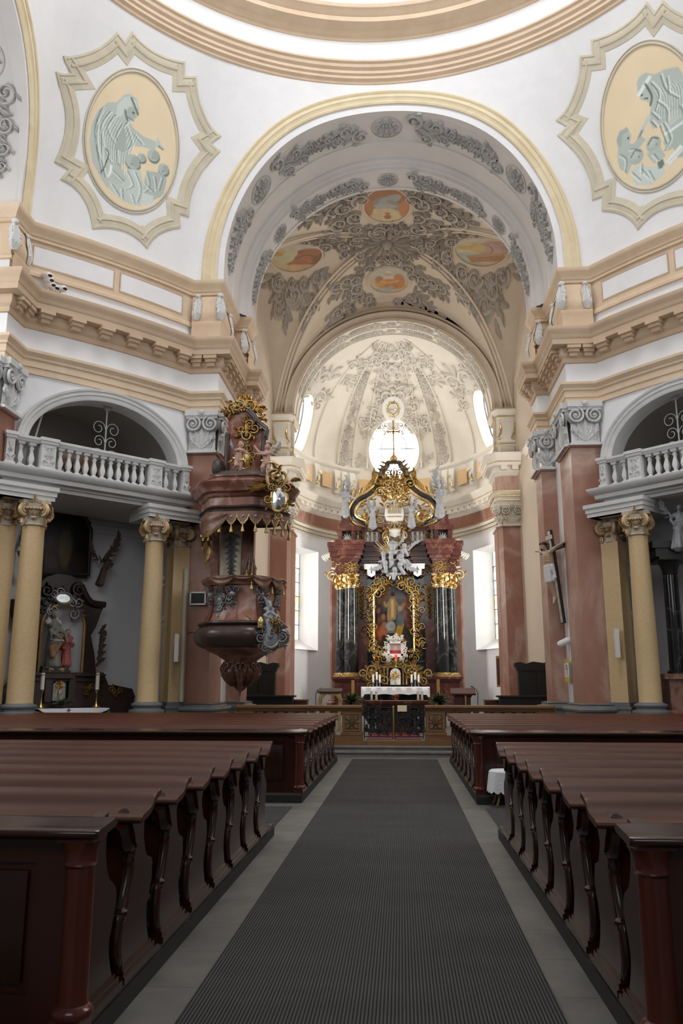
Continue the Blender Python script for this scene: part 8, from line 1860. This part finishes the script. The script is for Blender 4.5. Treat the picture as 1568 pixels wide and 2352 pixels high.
def small_cart(px, py, d, w, h, frame, face, seed):
    c = at(px, py, d); S = lambda u, v, hh: (c[0]+u, c[1]-hh, c[2]+v); t = np.linspace(0, 2*pi, 29)[:-1]; rx = w*(1 + .10*np.cos(3*t)); 
    b = MB(); b.tube(stk((c[0] + rx*np.cos(t), np.full(28, c[1]), c[2] + h*np.sin(t))), .04, 8, closed=True)
    foliage_patch(b, S, [(-w, h*.6, 2.2), (w, h*.6, .9), (-w, -.3*h, 3.8), (w, -.3*h, -.6), (0, h*1.1, 1.57), (-.5*w, h, 2), (.5*w, h, 1), (-.3*w, -h*1.2, 4.2)], w*1.1, .08, seed=seed); f = mk('cartouche_frame', b, frame, pu)
    b = MB(); b.add(np.concatenate([stk((c[0] + k*rx*np.cos(t), np.full(28, c[1]-dy), c[2] + k*h*np.sin(t))) for k, dy in ((1,.0),(.7,.05),(.02,.07))]), [(j*28+i, j*28+(i+1) % 28, (j+1)*28+(i+1) % 28, (j+1)*28+i) for j in range(2) for i in range(28)]); mk('cartouche_face', b, face, f)
small_cart(623, 1466, 20.25, .20, .23, M['silvermetal2'], M['silver'], 6)
# doorway panel between parapet and canopy
b = MB(); cx = -4.43; y = 21.95; b.box(cx-.30, y, 4.1, cx+.28, y+.25, 6.0); mk('door_panel', b, M['creampanel'], pu)
b = MB(); S = lambda u, v, h: (cx + u, y - h, v); garland(b, lambda u, v, h: S(v, u, h), 5.8, 4.55, .02, .17, .05, r=random.Random(4)); mk('door_relief', b, M['silver'], pu)
b = MB()
for x in (-.44, .42): b.box(cx+x-.10, y-.06, 4.0, cx+x+.10, y+.25, 6.0); b.box(cx+x-.14, y-.1, 4.0, cx+x+.14, y+.25, 4.2)
b.box(cx+.5, y+.05, 4.0, cx+.62, y+.3, 6.0); mk('door_pilaster', b, M['pulpitred'], pu)
for px, py, k in ((476,1215,1),(574,1300,-1)):
    b = MB()
    c = at(px, py, 21.5); S = lambda u, v, h, c=c: (c[0]+u, c[1]-h, c[2]+v)
    for q in range(3): leaf(b, S, (q-1)*.06, .25, -pi/2 + (q-1)*.15, .75, .09, .08, .2*k, 7, 0)
    leaf(b, S, .02*k, -.35, -pi/2 + .3*k, .65, .10, .05, -.9*k, 7, 1); leaf(b, S, -.08*k, -.1, -pi/2 - .2, .6, .08, .05, .5*k, 7, 1)
    for q in (-.08, .06): tassel(b, (c[0]+q, c[1]-.05, c[2]-.1), 1.1)
    mk('side_drapery', b, [M['drape'], M['oldgold']], pu)
# canopy
CR = 1.0
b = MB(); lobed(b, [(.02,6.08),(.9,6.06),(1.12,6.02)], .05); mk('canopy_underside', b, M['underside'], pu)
b = MB(); lobed(b, [(1.12,6.0),(1.18,6.02),(1.19,6.07),(1.15,6.10),(1.20,6.14),(1.17,6.19)], .05); mk('canopy_dark_moulding', b, M['pulpitdark'], pu)
b = MB(); lobed(b, [(1.13,6.17),(1.14,6.42)], .05); mk('canopy_frieze', b, M['pulpitpink'], pu)
b = MB(); lobed(b, [(1.14,6.40),(1.20,6.44),(1.22,6.50),(1.32,6.54),(1.34,6.62),(1.40,6.70),(1.44,6.78),(1.43,6.82),(1.2,6.86),(1.14,6.87),(1.10,6.88),(1.08,6.96),(1.12,6.99),(1.12,7.02),(1.0,7.04)], .05); mk('canopy_cornice', b, M['pulpitred'], pu)
b = MB(); lobed(b, [(1.08,7.0),(1.04,7.10),(.92,7.14),(.85,7.16),(.82,7.20),(.6,7.23),(.3,7.25),(.0,7.25)], .04); mk('canopy_roof', b, M['darkstone'], pu)
S = SP(1.16, amp=.05); b = MB(); us = np.linspace(-1.45, 1.7, 13)
for i in range(12):
    u0, u1 = us[i], us[i+1]; um = (u0+u1)/2; w = (u1-u0)/2; sw = i < 5
    n = 9; top = [(u0 + (u1-u0)*k/(n-1), 6.02) for k in range(n)]; bot = [(u0 + (u1-u0)*k/(n-1), 6.02 - .10 - .22*sin(pi*k/(n-1))**.8 - .02*abs(sin(4*pi*k/(n-1)))) for k in range(n)]
    A = np.array(top + bot); b.add(stk(S(A[:,0], A[:,1], np.full(len(A), .04))), [(k, k+1, n+k+1, n+k) for k in range(n-1)], 0)
    pts = stk(S(np.array([q[0] for q in bot]), np.array([q[1] for q in bot]), np.full(n, .045))); b.tube(pts, .02, 5, 1)
    dome(b, S, um, 5.88, .045, .08, 8, 2)
    if i % 1 == 0: tassel(b, [float(q[0]) for q in S(np.array([um]), np.array([5.70]), np.array([.03]))], 1.0)
mk('canopy_valance', b, [M['drape2'], M['oldgold'], M['silvermetal2']], pu)
b = MB(); swag(b, S, -1.35, -.35, 5.98, .62, .08); mk('canopy_swag', b, [M['drape'], M['oldgold']], pu)
small_cart(640, 1146, 19.95, .20, .33, M['oldgold'], M['mirror'], 7)
b = MB(); c = at(612, 1120, 20.0); S = lambda u, v, h: (c[0]+u, c[1]-h, c[2]+v); scroll(b, S, .1, .05, 2.6, .5, -1, .12); scroll(b, S, .45, .05, .6, .45, 1, .12)
for q in range(5): leaf(b, S, -.05, .06, pi - .3 + .18*q, .45, .06, .06, 0, 6)
mk('gilt_canopy_scroll', b, M['oldgold'], pu)
# back panel above the canopy
by = 21.75; X = lambda px, py: (lambda q: (q[0], q[2]))(at(px, py, by))
outl = [X(522,1090), X(524,960), X(530,940), X(545,948), X(556,930), X(568,940), X(580,952), X(596,975), X(614,990), X(610,1010), X(600,1010), X(606,1090)]
b = MB(); b.prism(outl, lambda x, z: (x, by+.2, z), lambda x, z: (x, by, z)); mk('back_panel', b, M['pulpitpink2'], pu)
b = MB(); top = [(o[0], by-.02, o[1]) for o in outl[1:10]]; b.tube(top, .07, 8); b.tube([(x, y-.08, z+.06) for x, y, z in top], .045, 8); 
for px in (522, 606): q = X(px, 1040); b.capsule((q[0], by-.05, X(px,1085)[1]), (q[0], by-.05, X(px,1000)[1]), .09, .07)
mk('back_panel_moulding', b, M['pulpitdark'], pu)
b = MB(); S = lambda u, v, h: (u, by - .05 - h, v)
z0 = X(560,945)[1]; xm = X(562,945)[0]
for q in range(9): leaf(b, S, xm + (q-4)*.07, z0 - .02*abs(q-4), pi/2 - (q-4)*.16, .52 - .05*abs(q-4), .09, .08, rng.uniform(-.4,.4), 8)
foliage_patch(b, S, [(xm-.25,z0+.05,2.2),(xm+.25,z0-.02,.6),(xm,z0+.1,1.57),(xm-.38,z0-.05,2.8),(xm+.42,z0-.22,-.3)], .3, .1, seed=2)
mk('gilt_crest', b, M['gold'], pu)
b = MB(); q = X(567, 985); foliage_patch(b, S, [(q[0]-.02, q[1]+.15, 1.2), (q[0], q[1], -1.2), (q[0]-.08, q[1]-.1, -2.4), (q[0]+.12, q[1]-.12, -.9)], .28, .08, seed=4); leaf(b, S, q[0], q[1]+.2, -pi/2, .5, .1, .1, .3, 7); mk('gilt_drop', b, M['gold'], pu)
small_cart(562, 1056, 21.35, .15, .27, M['gold'], M['brass'], 9)
b = MB(); q = at(500, 1078, 21.3); t = np.linspace(0, 3*pi, 30); b.tube(stk((q[0] + .0*t, q[1] + (.20-.015*t)*np.cos(t), q[2] + (.20-.015*t)*np.sin(t))), .13, 8, flat=1.0); b.box(q[0]-.17, q[1]-.2, q[2]-.45, q[0]+.17, q[1]+.25, q[2]-.2); b.box(q[0]-.2, q[1]-.24, q[2]-.34, q[0]+.2, q[1]+.25, q[2]-.28); mk('side_volute', b, M['darkstone'], pu)
pose1 = dict(hip=(0,0,.42), chest=(.03,.02,.66), head=(.06,.03,.80), face=(.8,.3,0), arms=[((.0,.2,.66),(.2,.25,.62)),((.2,.1,.60),(.3,.12,.56))], legs=[((-.05,.12,.22),(-.12,.02,.16)),((.06,.03,.2),(.06,.0,.03))], toe=(.8,.3))
pose2 = dict(hip=(0,0,.42), chest=(-.02,.02,.66), head=(.02,.03,.80), face=(-.7,.3,0), arms=[((-.22,.1,.70),(-.34,.1,.86)),((-.05,.2,.60),(-.28,.2,.62))], legs=[((-.12,.10,.24),(-.14,.02,.08)),((.06,.06,.2),(.14,.0,.0))], toe=(.3,.8))
for px, py, pose, lab, ry in ((547,1087,pose1,'naked putto leaning on the oval mirror on top of the pulpit',0.0),(612,1093,pose2,'naked putto raising one arm at the right of the pulpit top',0.0)):
    f = at(px, py, 21.05); r = thing('putto_statue', lab, 'statue', f, group='pulpit putti')
    b = MB(); p = {k: v for k, v in pose.items()}; 
    fl = lambda q: (q[0], -q[1], q[2]); p['hip'], p['chest'], p['head'], p['face'] = fl(p['hip']), fl(p['chest']), fl(p['head']), fl(p['face']); p['arms'] = [(fl(a), fl(c)) for a, c in p['arms']]; p['legs'] = [(fl(a), fl(c)) for a, c in p['legs']]; p['toe'] = (p['toe'][0], -p['toe'][1])
    W = putto(b, f, .92, ry, p); fuse('body', b, M['puttoskin'], .016, r, 3)
    b = MB(); hd = p['head']; q = W((hd[0]-p['face'][0]*.03, hd[1]+.03, hd[2]+.10)); rr = random.Random(3)
    for i in range(22): a, e = rr.uniform(0, 2*pi), rr.uniform(.1, 1.4); b.sphere(q + .095*np.array([cos(a)*cos(e), sin(a)*cos(e), sin(e)*.9]), .032, 6)
    fuse('hair', b, M['puttohair'], .016, r, 1)
    sg = -1 if pose is pose1 else 1
    wing('wing', W((hd[0]+sg*.10, .06, .62)), (sg*.9, .3, .1), (0, 0, 1), .42, M['silvermetal2'], r, 6, .02)
    b = MB(); b.capsule(W((-.14,-.02,.46)), W((.16,-.08,.38)), .05, .04); b.capsule(W((sg*.14,.02,.42)), W((sg*.32,.08,.36)), .05, .02); fuse('gilt_sash', b, M['gold'], .016, r, 1)
# ------------------------------------------------------------------ camera, daylight, added choir and apse lamps
cam = bpy.data.cameras.new('camera'); co = bpy.data.objects.new('camera', cam); COL.objects.link(co)
cam.sensor_fit = 'VERTICAL'; cam.sensor_height = 36.0; cam.lens = FPX/2352*36.0; cam.clip_end = 200; cam.clip_start = .05
Rm = Matrix(((RT[0], UP[0], -FW[0]), (RT[1], UP[1], -FW[1]), (RT[2], UP[2], -FW[2])))
co.matrix_world = Matrix.Translation(Vector(CAM)) @ Rm.to_4x4()
SC.camera = co
def area(name, loc, target, sx, sy, power, col=(1,1,1)):
    l = bpy.data.lights.new(name, 'AREA'); l.shape = 'RECTANGLE'; l.size = sx; l.size_y = sy; l.energy = power; l.color = col
    o = bpy.data.objects.new(name, l); COL.objects.link(o); o.location = loc
    o.rotation_euler = (Vector(target) - Vector(loc)).to_track_quat('-Z', 'Y').to_euler(); return o
area('dome_lantern_daylight', (0, YC, 27.6), (0, YC, 0), 5, 5, 1500, (.97,.98,1))
area('left_transept_window_daylight', (-13.2, YC-.5, 11.0), (0, YC+1, 12), 7, 7, 800, (.94,.97,1))
area('right_transept_window_daylight', (13.2, YC-.5, 11.0), (0, YC+1, 12), 7, 7, 800, (.94,.97,1))
area('nave_window_daylight', (0, -9, 12), (0, 14, 13), 9, 7, 600, (.95,.98,1))
area('apse_left_added_light', (-4.98, 35.7, 6.6), (4.4, 40.0, 6.2), 1.0, 5.0, 400, (1,.975,.92))  # added lamp hidden behind the left pier, brightens the apse; no window here
area('apse_right_added_light', (4.98, 35.7, 6.6), (-4.4, 40.0, 6.2), 1.0, 5.0, 400, (1,.975,.92))  # its counterpart behind the right pier, likewise added without a window
for sg, nm in ((-1, 'left'), (1, 'right')): area('choir_%s_window_daylight' % nm, (sg*5.6, 29.4, 9.3), (0, 29.2, 15.5), 2.0, 2.6, 230, (1,.97,.92))  # unseen lamps added to lift the choir vault, no windows modelled
W = bpy.data.worlds.new('sky'); SC.world = W; W.use_nodes = True
W.node_tree.nodes['Background'].inputs['Color'].default_value = (.9,.95,1,1); W.node_tree.nodes['Background'].inputs['Strength'].default_value = .12
vs = SC.view_settings; vs.view_transform = 'Standard'; vs.look = 'None'; vs.exposure = 0; vs.gamma = 1; vs.use_curve_mapping = False
SC.render.use_compositing = False
try:
    SC.cycles.max_bounces = 8; SC.cycles.diffuse_bounces = 5; SC.cycles.glossy_bounces = 3; SC.cycles.sample_clamp_indirect = 6; SC.cycles.use_denoising = True
    SC.cycles.caustics_reflective = False; SC.cycles.caustics_refractive = False
except Exception: pass
